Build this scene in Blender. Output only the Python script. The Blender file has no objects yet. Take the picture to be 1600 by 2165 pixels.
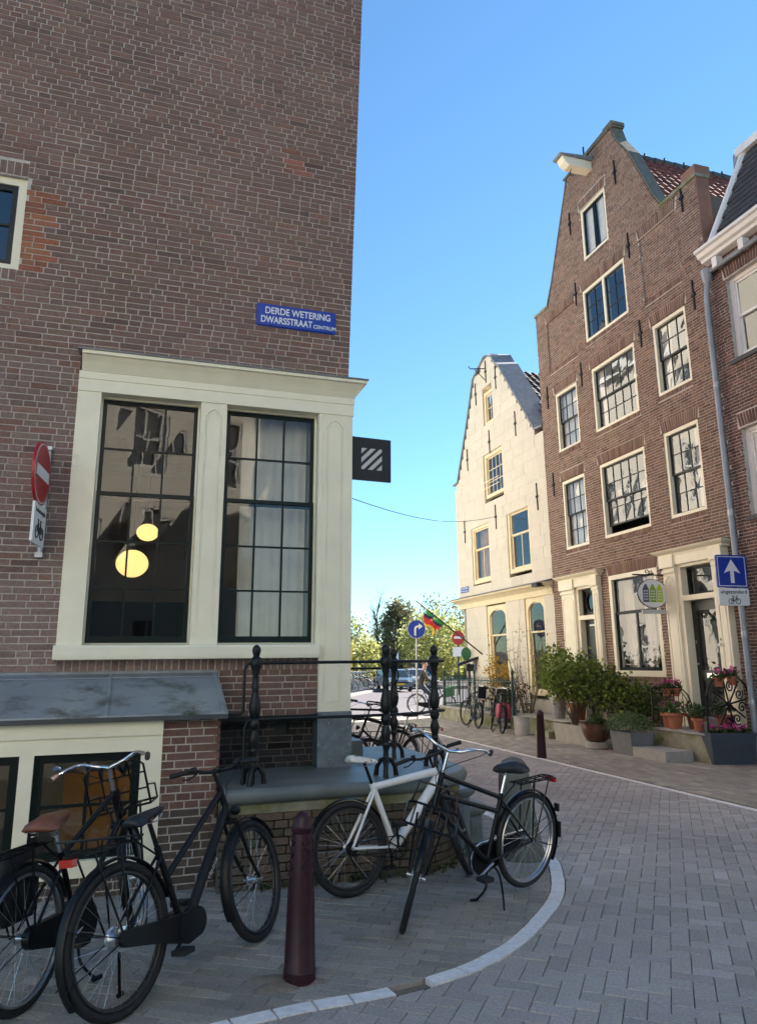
import bpy, bmesh, math, random
import numpy as np
from mathutils import Vector, Matrix
random.seed(11); rng = np.random.default_rng(7)
R = math.radians
SC = bpy.context.scene
COL = SC.collection

# ------------------------------------------------------------------ camera
cd = bpy.data.cameras.new('camera'); cam = bpy.data.objects.new('camera', cd); COL.objects.link(cam)
cd.sensor_fit = 'VERTICAL'; cd.sensor_height = 24.0; cd.lens = 24.0 * 1560 / 2165
cd.clip_start = .05; cd.clip_end = 2000
cam.location = (0, 0, 1.6); cam.rotation_euler = (R(90 + 11.7), 0, 0)
SC.camera = cam
# ------------------------------------------------------------------ sky and sun
SUN_AZ, SUN_EL = R(45), R(38)          # azimuth clockwise from +Y (towards +X)
wd = bpy.data.worlds.new('World'); SC.world = wd; wd.use_nodes = True
nt = wd.node_tree; nt.nodes.clear()
sky = nt.nodes.new('ShaderNodeTexSky'); sky.sky_type = 'NISHITA'; sky.sun_disc = False
sky.sun_elevation = SUN_EL; sky.sun_rotation = SUN_AZ
sky.air_density = 1.0; sky.dust_density = 0.; sky.ozone_density = 2.0; sky.altitude = 0
bg = nt.nodes.new('ShaderNodeBackground'); bg.inputs['Strength'].default_value = .05
wo = nt.nodes.new('ShaderNodeOutputWorld')
tint = nt.nodes.new('ShaderNodeMix'); tint.data_type = 'RGBA'; tint.blend_type = 'MULTIPLY'; tint.inputs[0].default_value = 1
tint.inputs[7].default_value = (.69, .97, 1.08, 1)      # the clear azure of the whole sky
nt.links.new(sky.outputs[0], tint.inputs[6]); nt.links.new(tint.outputs[2], bg.inputs[0]); nt.links.new(bg.outputs[0], wo.inputs[0])
sl = bpy.data.lights.new('sun', 'SUN'); sl.energy = 5.0; sl.angle = R(.53); sl.color = (1, .93, .82)
so = bpy.data.objects.new('sun', sl); COL.objects.link(so)
sd = Vector((math.sin(SUN_AZ) * math.cos(SUN_EL), math.cos(SUN_AZ) * math.cos(SUN_EL), math.sin(SUN_EL)))
so.rotation_euler = sd.to_track_quat('Z', 'Y').to_euler(); so.location = sd * 60
SC.view_settings.view_transform = 'Standard'; SC.view_settings.look = 'None'
SC.view_settings.gamma = 1; SC.view_settings.use_curve_mapping = False
SC.view_settings.exposure = 2.14
SC.render.engine = 'CYCLES'
SC.cycles.use_denoising = True
SC.cycles.max_bounces = 8; SC.cycles.diffuse_bounces = 5; SC.cycles.glossy_bounces = 4
SC.cycles.transparent_max_bounces = 16; SC.cycles.sample_clamp_indirect = 8

# ------------------------------------------------------------------ materials
MATS = {}
def mk(name, col, rough=.6, metal=0., var=.15, scale=8., bump=0., bscale=60., attr=False, spec=.5, stain=None, coat=0.):
    m = bpy.data.materials.new(name); m.use_nodes = True
    t = m.node_tree; n = t.nodes; l = t.links
    p = n['Principled BSDF']
    p.inputs['Roughness'].default_value = rough; p.inputs['Metallic'].default_value = metal
    p.inputs['Specular IOR Level'].default_value = spec
    if coat: p.inputs['Coat Weight'].default_value = coat; p.inputs['Coat Roughness'].default_value = .15
    tc = n.new('ShaderNodeTexCoord')
    nz = n.new('ShaderNodeTexNoise'); nz.inputs['Scale'].default_value = scale; nz.inputs['Detail'].default_value = 6
    l.new(tc.outputs['Object'], nz.inputs['Vector'])
    mr = n.new('ShaderNodeMapRange'); mr.inputs[1].default_value = .28; mr.inputs[2].default_value = .72
    mr.inputs[3].default_value = 1 - var; mr.inputs[4].default_value = 1 + var
    l.new(nz.outputs['Fac'], mr.inputs[0])
    mx = n.new('ShaderNodeMix'); mx.data_type = 'RGBA'; mx.blend_type = 'MULTIPLY'; mx.inputs[0].default_value = 1
    if attr:
        a = n.new('ShaderNodeAttribute'); a.attribute_name = 'Col'; l.new(a.outputs['Color'], mx.inputs[6])
    else:
        mx.inputs[6].default_value = (*col, 1)
    l.new(mr.outputs[0], mx.inputs[7])
    out = mx.outputs[2]
    if stain:                                  # (colour, noise scale, threshold low, high)
        sc, ss, lo, hi = stain
        n2 = n.new('ShaderNodeTexNoise'); n2.inputs['Scale'].default_value = ss; n2.inputs['Detail'].default_value = 8
        n2.inputs['Roughness'].default_value = .65
        l.new(tc.outputs['Object'], n2.inputs['Vector'])
        m2 = n.new('ShaderNodeMapRange'); m2.inputs[1].default_value = lo; m2.inputs[2].default_value = hi
        l.new(n2.outputs['Fac'], m2.inputs[0])
        x2 = n.new('ShaderNodeMix'); x2.data_type = 'RGBA'; l.new(m2.outputs[0], x2.inputs[0])
        l.new(out, x2.inputs[6]); x2.inputs[7].default_value = (*sc, 1); out = x2.outputs[2]
    l.new(out, p.inputs['Base Color'])
    if bump:
        b = n.new('ShaderNodeBump'); b.inputs['Strength'].default_value = bump; b.inputs['Distance'].default_value = .01
        n3 = n.new('ShaderNodeTexNoise'); n3.inputs['Scale'].default_value = bscale; n3.inputs['Detail'].default_value = 5
        l.new(tc.outputs['Object'], n3.inputs['Vector']); l.new(n3.outputs['Fac'], b.inputs['Height'])
        l.new(b.outputs[0], p.inputs['Normal'])
    MATS[name] = m
    return m
def mk_glass(name, ior=1.9, tint=.9, wav=.25, wscale=3.):
    m = bpy.data.materials.new(name); m.use_nodes = True
    t = m.node_tree; n = t.nodes; l = t.links; n.clear()
    o = n.new('ShaderNodeOutputMaterial'); mix = n.new('ShaderNodeMixShader')
    tr = n.new('ShaderNodeBsdfTransparent'); tr.inputs[0].default_value = (tint, tint, tint * .98, 1)
    gl = n.new('ShaderNodeBsdfGlossy'); gl.inputs['Roughness'].default_value = 0.02; gl.inputs[0].default_value = (1, 1, 1, 1)
    fr = n.new('ShaderNodeFresnel'); fr.inputs[0].default_value = ior
    tc = n.new('ShaderNodeTexCoord'); nz = n.new('ShaderNodeTexNoise'); nz.inputs['Scale'].default_value = wscale
    nz.inputs['Detail'].default_value = 2
    b = n.new('ShaderNodeBump'); b.inputs['Strength'].default_value = wav; b.inputs['Distance'].default_value = .02
    l.new(tc.outputs['Object'], nz.inputs[0]); l.new(nz.outputs[0], b.inputs['Height'])
    l.new(b.outputs[0], gl.inputs['Normal'])
    ge = n.new('ShaderNodeNewGeometry'); sb = n.new('ShaderNodeMath'); sb.operation = 'SUBTRACT'; sb.inputs[0].default_value = 1; l.new(ge.outputs['Backfacing'], sb.inputs[1])
    mu = n.new('ShaderNodeMath'); mu.operation = 'MULTIPLY'; l.new(fr.outputs[0], mu.inputs[0]); l.new(sb.outputs[0], mu.inputs[1])   # only the outer face reflects
    l.new(mu.outputs[0], mix.inputs[0]); l.new(tr.outputs[0], mix.inputs[1]); l.new(gl.outputs[0], mix.inputs[2])
    l.new(mix.outputs[0], o.inputs[0]); MATS[name] = m
    return m
def mk_emit(name, col, s):
    m = bpy.data.materials.new(name); m.use_nodes = True
    p = m.node_tree.nodes['Principled BSDF']; p.inputs['Base Color'].default_value = (*col, 1)
    p.inputs['Emission Color'].default_value = (*col, 1); p.inputs['Emission Strength'].default_value = s
    MATS[name] = m; return m
def mk_leaf(name, attr=True, col=(.08, .12, .03), trans=.45):
    m = bpy.data.materials.new(name); m.use_nodes = True
    t = m.node_tree; n = t.nodes; l = t.links; n.clear()
    o = n.new('ShaderNodeOutputMaterial'); mix = n.new('ShaderNodeMixShader'); mix.inputs[0].default_value = trans
    d = n.new('ShaderNodeBsdfPrincipled'); d.inputs['Roughness'].default_value = .5
    tl = n.new('ShaderNodeBsdfTranslucent')
    a = n.new('ShaderNodeAttribute'); a.attribute_name = 'Col'
    l.new(a.outputs['Color'], d.inputs['Base Color']); l.new(a.outputs['Color'], tl.inputs[0])
    l.new(d.outputs[0], mix.inputs[1]); l.new(tl.outputs[0], mix.inputs[2]); l.new(mix.outputs[0], o.inputs[0])
    MATS[name] = m; return m
mk('brick', (.2, .1, .08), .85, var=.22, scale=45, bump=.5, bscale=150, attr=True, spec=.25)
mk('mortar', (.50, .46, .42), .95, var=.2, scale=14, bump=.3, bscale=120, spec=.2)
mk('mortar_pale', (.46, .42, .37), .95, var=.15, scale=14, spec=.2)
mk('cream_tan', (.76, .66, .44), .5, var=.06, scale=5); mk('joint_cream', (.58, .53, .43), .9, var=.1); mk('mortar_dark', (.13, .12, .10), .95, var=.25, scale=10, spec=.2)
mk('cream', (.84, .79, .61), .42, var=.05, scale=5, bump=.05, bscale=25, stain=((.45, .41, .32), 3.2, .66, .86))
mk('cream_stone', (.80, .73, .58), .7, var=.05, scale=3, bump=.12, bscale=90, attr=True, stain=((.64, .57, .44), 1.4, .66, .95))
mk('white_paint', (.80, .79, .75), .4, var=.05, scale=4)
mk('sash_green', (.006, .012, .012), .35, var=.2, scale=6, spec=.22)
mk('sash_grey', (.022, .027, .027), .35, var=.2, scale=6, spec=.3)
mk('zinc', (.30, .34, .36), .42, metal=.3, var=.14, scale=3, bump=.06, bscale=8, stain=((.05, .065, .04), 2.6, .50, .66))
mk('lead', (.22, .24, .26), .55, metal=.2, var=.2, scale=7, bump=.2, bscale=20)
mk('bluestone', (.135, .152, .142), .5, var=.22, scale=4, bump=.15, bscale=40, stain=((.09, .10, .06), 2.4, .56, .75))
mk('plinth_stone', (.13, .16, .18), .5, var=.35, scale=9, bump=.25, bscale=40, stain=((.30, .33, .34), 14, .58, .75))
mk('moss_stone', (.27, .26, .20), .85, var=.25, scale=6, bump=.4, bscale=40, stain=((.15, .16, .045), 3.5, .42, .62))
mk('concrete', (.34, .33, .30), .85, var=.14, scale=7, bump=.2, bscale=60)
mk('iron', (.007, .0085, .009), .42, var=.3, scale=30, bump=.15, bscale=60, spec=.35)
mk('green_iron', (.012, .05, .045), .45, var=.2, scale=30)
mk('maroon', (.034, .009, .014), .40, var=.25, scale=16, bump=.12, bscale=30, stain=((.06, .03, .03), 22, .64, .74), spec=.35)
mk('bike_black', (.005, .005, .006), .32, var=.15, scale=12, spec=.3)
mk('bike_matte', (.007, .0075, .009), .45, var=.15, scale=12, spec=.3)
mk('bike_white', (.78, .77, .74), .3, var=.05, scale=8, stain=((.35, .33, .3), 9, .66, .8))
mk('bike_blue', (.03, .06, .11), .35); mk('bike_green', (.03, .12, .06), .35); mk('bike_silver', (.45, .46, .47), .3, metal=.7)
mk('rubber', (.0095, .0095, .010), .7, var=.25, scale=30, bump=.2, bscale=200)
mk('rim_steel', (.55, .56, .58), .28, metal=.95, var=.1)
mk('rim_black', (.03, .03, .032), .4)
mk('chrome', (.78, .79, .80), .16, metal=1., var=.06)
mk('saddle_black', (.009, .010, .012), .45, var=.2, scale=20)
mk('saddle_brown', (.17, .06, .028), .45, var=.25, scale=18)
mk('saddle_white', (.72, .69, .62), .4, var=.1, scale=14, stain=((.32, .22, .1), 16, .56, .62))
mk('grip_brown', (.05, .03, .024), .7); mk('red_lens', (.45, .01, .01), .2); mk('lamp_lens', (.75, .78, .8), .1, metal=.4)
mk('bag_black', (.006, .0065, .008), .6, var=.3, scale=10, bump=.4, bscale=14)
mk('bag_red', (.32, .045, .075), .6, var=.25, scale=12, bump=.3, bscale=20)
mk('sign_blue', (.01, .045, .36), .3, var=.04); mk('sign_white', (.80, .81, .82), .35, var=.03); mk('sign_red', (.42, .012, .02), .3, var=.05)
mk('sign_black', (.012, .014, .017), .5, var=.1); mk('sign_grey', (.55, .56, .56), .5, var=.05)
mk('lime', (.46, .58, .02), .4); mk('leaf_green', (.22, .38, .03), .4); mk('slate_violet', (.10, .09, .12), .4)
mk('galv', (.42, .44, .46), .45, metal=.6, var=.15, scale=9)
mk('pipe_grey', (.30, .34, .38), .5, metal=.2, var=.12, scale=4)
mk('terracotta', (.36, .13, .07), .8, var=.18, scale=10, bump=.1)
mk('glaze_brown', (.10, .045, .03), .3, var=.3, scale=6)
mk('bucket_white', (.55, .55, .52), .55, var=.12, scale=9, stain=((.3, .29, .25), 7, .58, .75))
mk('planter_grey', (.16, .17, .18), .7, var=.15, scale=6); mk('planter_blue', (.05, .065, .09), .55, var=.15, scale=6)
mk('soil', (.035, .025, .018), .95, var=.3, scale=30)
mk('paver', (.2, .2, .2), .85, var=.22, scale=70, bump=.5, bscale=220, attr=True, spec=.3)
mk('white_stone', (.74, .74, .72), .8, var=.14, scale=25, bump=.3, bscale=160, stain=((.25, .25, .24), 12, .62, .8))
mk('joint_sand', (.035, .034, .032), 1., var=.3, scale=12)
mk('sand', (.20, .17, .135), 1., var=.25, scale=30, bump=.5, bscale=150)
mk('asphalt', (.075, .066, .078), .9, var=.16, scale=2.5, bump=.3, bscale=200)
mk('guard_stone', (.13, .13, .105), .85, var=.25, scale=7, bump=.3); mk('kerb', (.2, .2, .2), .85, var=.12, scale=6)
mk('roof_red', (.2, .06, .04), .8, var=.2, scale=14, attr=True)
mk('tar', (.06, .065, .07), .7, var=.2, scale=5)
mk('bark', (.09, .07, .05), .9, var=.3, scale=12, bump=.5, bscale=20)
mk('twig', (.13, .10, .07), .9, var=.2)
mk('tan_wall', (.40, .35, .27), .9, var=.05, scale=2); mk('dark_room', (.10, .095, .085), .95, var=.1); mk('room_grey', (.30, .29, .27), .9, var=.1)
mk('wood_orange', (.34, .18, .05), .6, var=.15, scale=3)
mk('net_curtain', (.80, .80, .78), .9, var=.08, scale=6); mk('curtain', (.62, .60, .55), .9, var=.12, scale=4); mk('curtain_brown', (.32, .18, .09), .9, var=.2, scale=5)
mk('black_cloth', (.012, .011, .012), .9)
mk('jacket', (.05, .04, .033), .85, var=.2, scale=9); mk('jeans', (.025, .04, .075), .85, var=.2, scale=9); mk('skin', (.5, .28, .2), .55, var=.06)
mk('hair', (.16, .13, .11), .8); mk('shirt', (.1, .16, .2), .85); mk('bag_green', (.05, .19, .09), .6, var=.15)
mk('car_blue', (.09, .13, .17), .25, coat=.5, var=.03); mk('car_dark', (.03, .035, .045), .25, coat=.5, var=.03); mk('car_white', (.22, .26, .29), .25, coat=.5, var=.03)
mk('sunlit_pane', (.10, .105, .11), .08, var=.1, spec=.7); mk('car_glass', (.02, .028, .034), .06, var=0, spec=.8); mk('plate_yellow', (.62, .40, .01), .4)
mk('door_dark', (.012, .016, .015), .28, var=.15)
mk('pale_plaster', (.72, .67, .57), .85, var=.06, scale=1.2); mk('pale_plaster2', (.66, .61, .53), .85, var=.06, scale=1.2); mk('old_brick', (.26, .14, .10), .9, var=.2, scale=3)
mk('flag_red', (.55, .03, .04), .8); mk('flag_green', (.03, .25, .07), .8); mk('flag_yellow', (.70, .42, .02), .8); mk('flag_dark', (.03, .03, .06), .8)
mk('basket', (.10, .05, .03), .8, var=.3, scale=30)
mk('flower', (.5, .05, .25), .6, attr=True)
mk_leaf('leaf'); mk_glass('glass', 1.9, .93, .10, 2.5); mk_glass('glass_old', 2.2, .9, .055, 4.); mk_glass('glass_shop', 1.6, .96, .05, 2.5)
mk_emit('lamp_glow', (1, .66, .24), .36); mk_emit('bulb', (1, .7, .35), 3)

# ------------------------------------------------------------------ mesh helpers
class MB:
    def __init__(s): s.V = []; s.F = []; s.C = []; s.M = []
    def add(s, vs, fs, col=None, mi=0):
        b = len(s.V); s.V += [tuple(v) for v in vs]
        for f in fs: s.F.append(tuple(b + i for i in f)); s.C.append(col); s.M.append(mi)
    def hexa(s, p, col=None, back=True):
        # p: 8 points, bottom ring 0-3 then top ring 4-7
        f = [(0, 1, 5, 4), (1, 2, 6, 5), (3, 0, 4, 7), (0, 3, 2, 1), (4, 5, 6, 7)]
        if back: f.append((2, 3, 7, 6))
        s.add(p, f, col)
    def box(s, f, a0, a1, b0, b1, c0, c1, col=None):
        s.hexa([f(a0, b0, c0), f(a1, b0, c0), f(a1, b1, c0), f(a0, b1, c0), f(a0, b0, c1), f(a1, b0, c1), f(a1, b1, c1), f(a0, b1, c1)], col)
        return s
    def tube(s, pts, r, n=8, closed=False, col=None, M=None):
        P = [Vector(p) for p in pts]
        if M is not None: P = [M @ p for p in P]
        k = len(P); rs = r if isinstance(r, (list, tuple)) else [r] * k
        T = []
        for i in range(k):
            a = P[(i - 1) % k] if (closed or i > 0) else P[i]; b = P[(i + 1) % k] if (closed or i < k - 1) else P[i]
            d = (b - a); T.append(d.normalized() if d.length > 1e-9 else Vector((0, 0, 1)))
        ref = Vector((0, 0, 1)) if abs(T[0].z) < .9 else Vector((1, 0, 0))
        N = (ref - T[0] * ref.dot(T[0])).normalized(); vs = []
        for i in range(k):
            N = (N - T[i] * N.dot(T[i])); N = N.normalized() if N.length > 1e-6 else Vector((1, 0, 0))
            B = T[i].cross(N)
            for j in range(n):
                a = 2 * math.pi * j / n; vs.append(P[i] + (N * math.cos(a) + B * math.sin(a)) * rs[i])
        fs = []
        for i in range(k if closed else k - 1):
            i2 = (i + 1) % k
            for j in range(n): fs.append((i * n + j, i * n + (j + 1) % n, i2 * n + (j + 1) % n, i2 * n + j))
        if not closed: fs += [tuple(reversed(range(n))), tuple((k - 1) * n + j for j in range(n))]
        s.add(vs, fs, col); return s
    def lathe(s, prof, n=16, c=(0, 0, 0), M=None, col=None):
        vs = []; k = len(prof); c = Vector(c)
        for (r, z) in prof:
            for j in range(n):
                a = 2 * math.pi * j / n; v = Vector((r * math.cos(a), r * math.sin(a), z))
                if M is not None: v = M @ v
                vs.append(v + c)
        fs = [(i * n + j, i * n + (j + 1) % n, (i + 1) * n + (j + 1) % n, (i + 1) * n + j) for i in range(k - 1) for j in range(n)]
        if prof[0][0] > 1e-5: fs.append(tuple(reversed(range(n))))
        if prof[-1][0] > 1e-5: fs.append(tuple((k - 1) * n + j for j in range(n)))
        s.add(vs, fs, col); return s
    def prism(s, poly, f, d0, d1, col=None):
        n = len(poly); vs = [f(a, d0, b) for a, b in poly] + [f(a, d1, b) for a, b in poly]
        fs = [tuple(range(n)), tuple(reversed(range(n, 2 * n)))] + [(i, i + n, (i + 1) % n + n, (i + 1) % n) for i in range(n)]
        s.add(vs, fs, col); return s
    def ball(s, c, r, n=12, m=8, sc=(1, 1, 1), M=None, col=None):
        pr = [(max(r * math.sin(math.pi * i / m), 1e-6), -r * math.cos(math.pi * i / m)) for i in range(m + 1)]
        S = Matrix.Diagonal((*sc, 1));  S = (M @ S) if M is not None else S
        return s.lathe(pr, n, c, S, col)
    def build(s, name, mat, parent=None, smooth=None, world=True, extra=None):
        me = bpy.data.meshes.new(name); me.from_pydata(s.V, [], s.F)
        if any(c is not None for c in s.C):
            at = me.color_attributes.new('Col', 'FLOAT_COLOR', 'CORNER')
            ar = np.ones((len(me.loops), 4), np.float32); i = 0
            for f, c in zip(s.F, s.C):
                k = len(f)
                if c is not None: ar[i:i + k, :3] = c
                i += k
            at.data.foreach_set('color', ar.ravel())
        me.materials.append(MATS[mat] if isinstance(mat, str) else mat)
        for e in (extra or []): me.materials.append(MATS[e])
        if any(s.M): me.polygons.foreach_set('material_index', s.M)
        if smooth:
            me.shade_smooth(); me.set_sharp_from_angle(angle=R(smooth))
        o = bpy.data.objects.new(name, me); COL.objects.link(o)
        if parent is not None: attach(o, parent, world)
        return o
def wloc(p):
    v = Vector(p.location); q = p.parent
    while q is not None: v += Vector(q.location); q = q.parent
    return v
def attach(o, parent, world=True):
    o.parent = parent
    if world:
        # vertices are in world coordinates: undo the root's placement
        r = parent
        while r.parent is not None: r = r.parent
        if parent is r: o.matrix_parent_inverse = Matrix.Translation(-Vector(r.location))
        # a sub-part's parent already carries the inverse, so its own is the identity
def root(name, label, cat, loc=(0, 0, 0), group=None, rot=(0, 0, 0)):
    o = bpy.data.objects.new(name, None); COL.objects.link(o); o.location = loc; o.rotation_euler = rot
    o.empty_display_size = .2
    return tag(o, label, cat, group)
def tag(o, label, cat, group=None):
    o['label'] = label; o['category'] = cat
    if group: o['group'] = group
    return o
def kind(o, k): o['kind'] = k; return o
def W(a, b, c): return Vector((a, b, c))
def IDN(a, b, c): return Vector((a, b, c))
def copy_tree(o, parent=None):
    c = o.copy(); COL.objects.link(c)
    if parent is not None: c.parent = parent; c.matrix_parent_inverse = o.matrix_parent_inverse.copy()
    for ch in list(o.children): copy_tree(ch, c)
    return c

class Frame:                        # u along a facade, w outward, z up; tilt sags the courses, lean tips it outward
    def __init__(s, o, u, tilt=0., lean=0.):
        s.o = Vector((o[0], o[1], 0)); s.u = Vector((u[0], u[1], 0)).normalized()
        s.w = Vector((s.u.y, -s.u.x, 0)); s.tilt = tilt; s.lean = lean
    def __call__(s, u, w, z): return s.o + s.u * u + s.w * (w + s.lean * z) + Vector((0, 0, z + s.tilt * u))
class PathFrame:                    # u = arc length along a plan polyline given in another frame
    def __init__(s, fr, pts):
        s.fr = fr; s.p = [Vector((a, b)) for a, b in pts]; s.s = [0]
        for a, b in zip(s.p, s.p[1:]): s.s.append(s.s[-1] + (b - a).length)
        s.len = s.s[-1]
    def plan(s, u):
        k = 0
        while k < len(s.p) - 2 and u > s.s[k + 1]: k += 1
        d = (s.p[k + 1] - s.p[k]).normalized(); return s.p[k] + d * (u - s.s[k]), d
    def __call__(s, u, w, z):
        q, d = s.plan(u); n = Vector((-d.y, d.x)); q = q + n * w
        return s.fr(q.x, q.y, z)
L = Frame((-.30, 6.935), (.949, .316), tilt=.012)
_a = R(17)
RF = Frame((4.417, 19.6007), (math.sin(_a), -math.cos(_a)), lean=.02)
RG = Frame((4.417, 19.6007), (math.sin(_a), -math.cos(_a)))          # same plan, upright: for things on the ground
def rg(u, w): return RG(u, w, 0)
def lg(u, w, z=0): return L(u, w, z)
F_PX = 1560.; _cp, _sp = math.cos(R(11.7)), math.sin(R(11.7))
def seen(p, m=0):                   # is a point inside the picture of the camera above (used to pick the nearest pieces)
    y, z = p[1], p[2] - 1.6; d = y * _cp + z * _sp
    if d < .2: return False
    return abs(F_PX * p[0] / d) < 800 + m and abs(F_PX * (z * _cp - y * _sp) / d) < 1082 + m
def sweep_plan(mb, fr, path, prof, closed=False, caps=True, col=None):
    # path: plan points (u, w) in fr; prof: (outward offset, z)
    P = [Vector(p) for p in path]; n = len(P); off = []
    for i in range(n):
        d1 = (P[i] - P[i - 1]).normalized() if (i > 0 or closed) else (P[1] - P[0]).normalized()
        d2 = (P[(i + 1) % n] - P[i]).normalized() if (i < n - 1 or closed) else d1
        n1 = Vector((-d1.y, d1.x)); n2 = Vector((-d2.y, d2.x)); m = (n1 + n2)
        m = m / max(m.length_squared, .2) * 2
        off.append(m)
    vs = []
    for i in range(n):
        for d, z in prof: q = P[i] + off[i] * d; vs.append(fr(q.x, q.y, z))
    k = len(prof); fs = []
    for i in range(n if closed else n - 1):
        i2 = (i + 1) % n
        for j in range(k - 1): fs.append((i * k + j, i2 * k + j, i2 * k + j + 1, i * k + j + 1))
    if caps and not closed: fs += [tuple(range(k)), tuple(reversed(range((n - 1) * k, n * k)))]
    mb.add(vs, fs, col); return [P[i] + off[i] * prof[-1][0] for i in range(n)]
def intervals(a, b, cuts):
    iv = [(a, b)]
    for c0, c1 in cuts:
        nx = []
        for x0, x1 in iv:
            if c1 <= x0 or c0 >= x1: nx.append((x0, x1)); continue
            if c0 > x0: nx.append((x0, c0))
            if c1 < x1: nx.append((c1, x1))
        iv = nx
    return [i for i in iv if i[1] - i[0] > .012]
def hsvj(c, v, h=.06):
    k = 1 + random.gauss(0, v); return tuple(max(.004, x * k * (1 + random.gauss(0, h * .5))) for x in c)
def lay(parent, fr, bricks, mat, w0, proud, nsingle, name, stuffname, jit=.0012):
    """bricks: (u0,u1,z0,z1,col[,lean of the joint]); the nearest nsingle in view become parts, the rest one stuff part"""
    items = []
    for b in bricks:
        c = fr((b[0] + b[1]) / 2, w0, (b[2] + b[3]) / 2)
        vis = seen(c); items.append(((c - Vector((0, 0, 1.6))).length + (0 if vis else 1e4), b))
    items.sort(key=lambda t: t[0])
    mb = MB(); 
    for i, (d, b) in enumerate(items):
        u0, u1, z0, z1, col = b[:5]; sk = b[5] if len(b) > 5 else (0, 0)
        pw = w0 + proud + random.uniform(-.0025, .0025)
        j = lambda: random.uniform(-jit, jit)
        q = [(u0 + j(), z0 + j()), (u1 + j(), z0 + j()), (u1 + j() + sk[1], z1 + j()), (u0 + j() + sk[0], z1 + j())]
        bb = w0 - .02
        p = [fr(q[0][0], pw + j(), q[0][1]), fr(q[1][0], pw + j(), q[1][1]), fr(q[1][0], bb, q[1][1]), fr(q[0][0], bb, q[0][1]),
             fr(q[3][0], pw + j(), q[3][1]), fr(q[2][0], pw + j(), q[2][1]), fr(q[2][0], bb, q[2][1]), fr(q[3][0], bb, q[3][1])]
        if i < nsingle and d < 1e4:
            m1 = MB(); m1.hexa(p, col); m1.build(name, mat, parent)
        else: mb.hexa(p, col, back=False)
    if mb.F: kind(mb.build(stuffname, mat, parent), 'stuff')
def brick_wall(parent, fr, z0, z1, umin, umax, holes, colf, course=.0573, joint=.0095, Ls=.205, Hs=.0975, w0=0., proud=.004,
               nsingle=300, mortar='mortar', mat='brick', name='brick', stuffname='brickwork', depth=.22, ps=.42, extra=(), mname='mortar'):
    mm = MB(); br = list(extra); nz = int(round((z1 - z0) / course))
    for i in range(nz):
        a = z0 + i * course; b = a + course; zc = (a + b) / 2
        cuts = [(h[0], h[1]) for h in holes if h[2] < zc < h[3]]
        full = intervals(umin(zc), umax(zc), [(h[0], h[1]) for h in holes if h[2] < zc < h[3] and not (len(h) > 4 and h[4])])
        for x0, x1 in full:
            v = [fr(x0, w0, a), fr(x1, w0, a), fr(x1, w0, b), fr(x0, w0, b), fr(x0, w0 - depth, a), fr(x0, w0 - depth, b), fr(x1, w0 - depth, a), fr(x1, w0 - depth, b)]
            mm.add(v, [(0, 1, 2, 3), (4, 0, 3, 5), (1, 6, 7, 2)])
            mm.add([v[3], v[2], v[7], v[5]], [(0, 1, 2, 3)]); mm.add([v[0], v[1], v[6], v[4]], [(0, 3, 2, 1)])
        for x0, x1 in intervals(umin(zc), umax(zc), cuts):
            u = x0 - random.uniform(0, .15)
            while u < x1:
                ln = Ls if random.random() < ps else Hs
                e = u + ln
                c0, c1 = max(u, x0), min(e, x1)
                if x1 - c1 < .035: c1 = x1; e = x1
                if c1 - c0 > .028: br.append((c0, c1, a + joint / 2, b - joint / 2, colf(c0, zc)))
                u = e + joint
    mm.build(mname, mortar, parent)
    lay(parent, fr, br, mat, w0, proud, nsingle, name, stuffname)
def soldiers(u0, u1, z0, z1, colf, fan=0., bw=.052, j=.0095):
    n = max(1, int(round((u1 - u0) / (bw + j)))); s = (u1 - u0) / n; out = []
    for i in range(n):
        a = u0 + i * s + j / 2; b = a + s - j; m = ((a + b) / 2 - (u0 + u1) / 2) / ((u1 - u0) / 2)
        out.append((a, b, z0, z1, colf(a, z0), (m * fan - .0, m * fan + .0)))
    return out
def pane(parent, fr, u0, u1, z0, z1, w, mat='glass', tilt=.002):
    m = MB(); t = [random.uniform(-tilt, tilt) for _ in range(4)]; k = .004
    m.hexa([fr(u0, w + t[0], z0), fr(u1, w + t[1], z0), fr(u1, w + t[1] - k, z0), fr(u0, w + t[0] - k, z0),
            fr(u0, w + t[2], z1), fr(u1, w + t[3], z1), fr(u1, w + t[3] - k, z1), fr(u0, w + t[2] - k, z1)])
    return m.build('pane', mat, parent)
def sash(parent, fr, u0, u1, z0, z1, w, cols, rows, bar=.04, mun=.018, th=.035, mat='sash_green', gmat='glass', tilt=.002, bot=None, panes=True):
    m = MB(); bot = bot or bar
    m.box(fr, u0, u0 + bar, w, w - th, z0, z1); m.box(fr, u1 - bar, u1, w, w - th, z0, z1)
    m.box(fr, u0 + bar, u1 - bar, w - .001, w - th, z0, z0 + bot); m.box(fr, u0 + bar, u1 - bar, w - .001, w - th, z1 - bar, z1)
    iu0, iu1, iz0, iz1 = u0 + bar, u1 - bar, z0 + bot, z1 - bar
    us = [iu0 + (iu1 - iu0) * i / cols for i in range(cols + 1)]; zs = [iz0 + (iz1 - iz0) * i / rows for i in range(rows + 1)]
    for x in us[1:-1]: m.box(fr, x - mun / 2, x + mun / 2, w - .004, w - th + .004, iz0, iz1)
    for z in zs[1:-1]: m.box(fr, iu0, iu1, w - .006, w - th + .006, z - mun / 2, z + mun / 2)
    o = m.build('sash', mat, parent)
    if panes:
        for i in range(cols):
            for k in range(rows):
                pane(parent, fr, us[i] + (mun / 2 if i else 0), us[i + 1] - (mun / 2 if i < cols - 1 else 0), zs[k] + (mun / 2 if k else 0), zs[k + 1] - (mun / 2 if k < rows - 1 else 0), w - th * .5, gmat, tilt)
    return o
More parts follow.
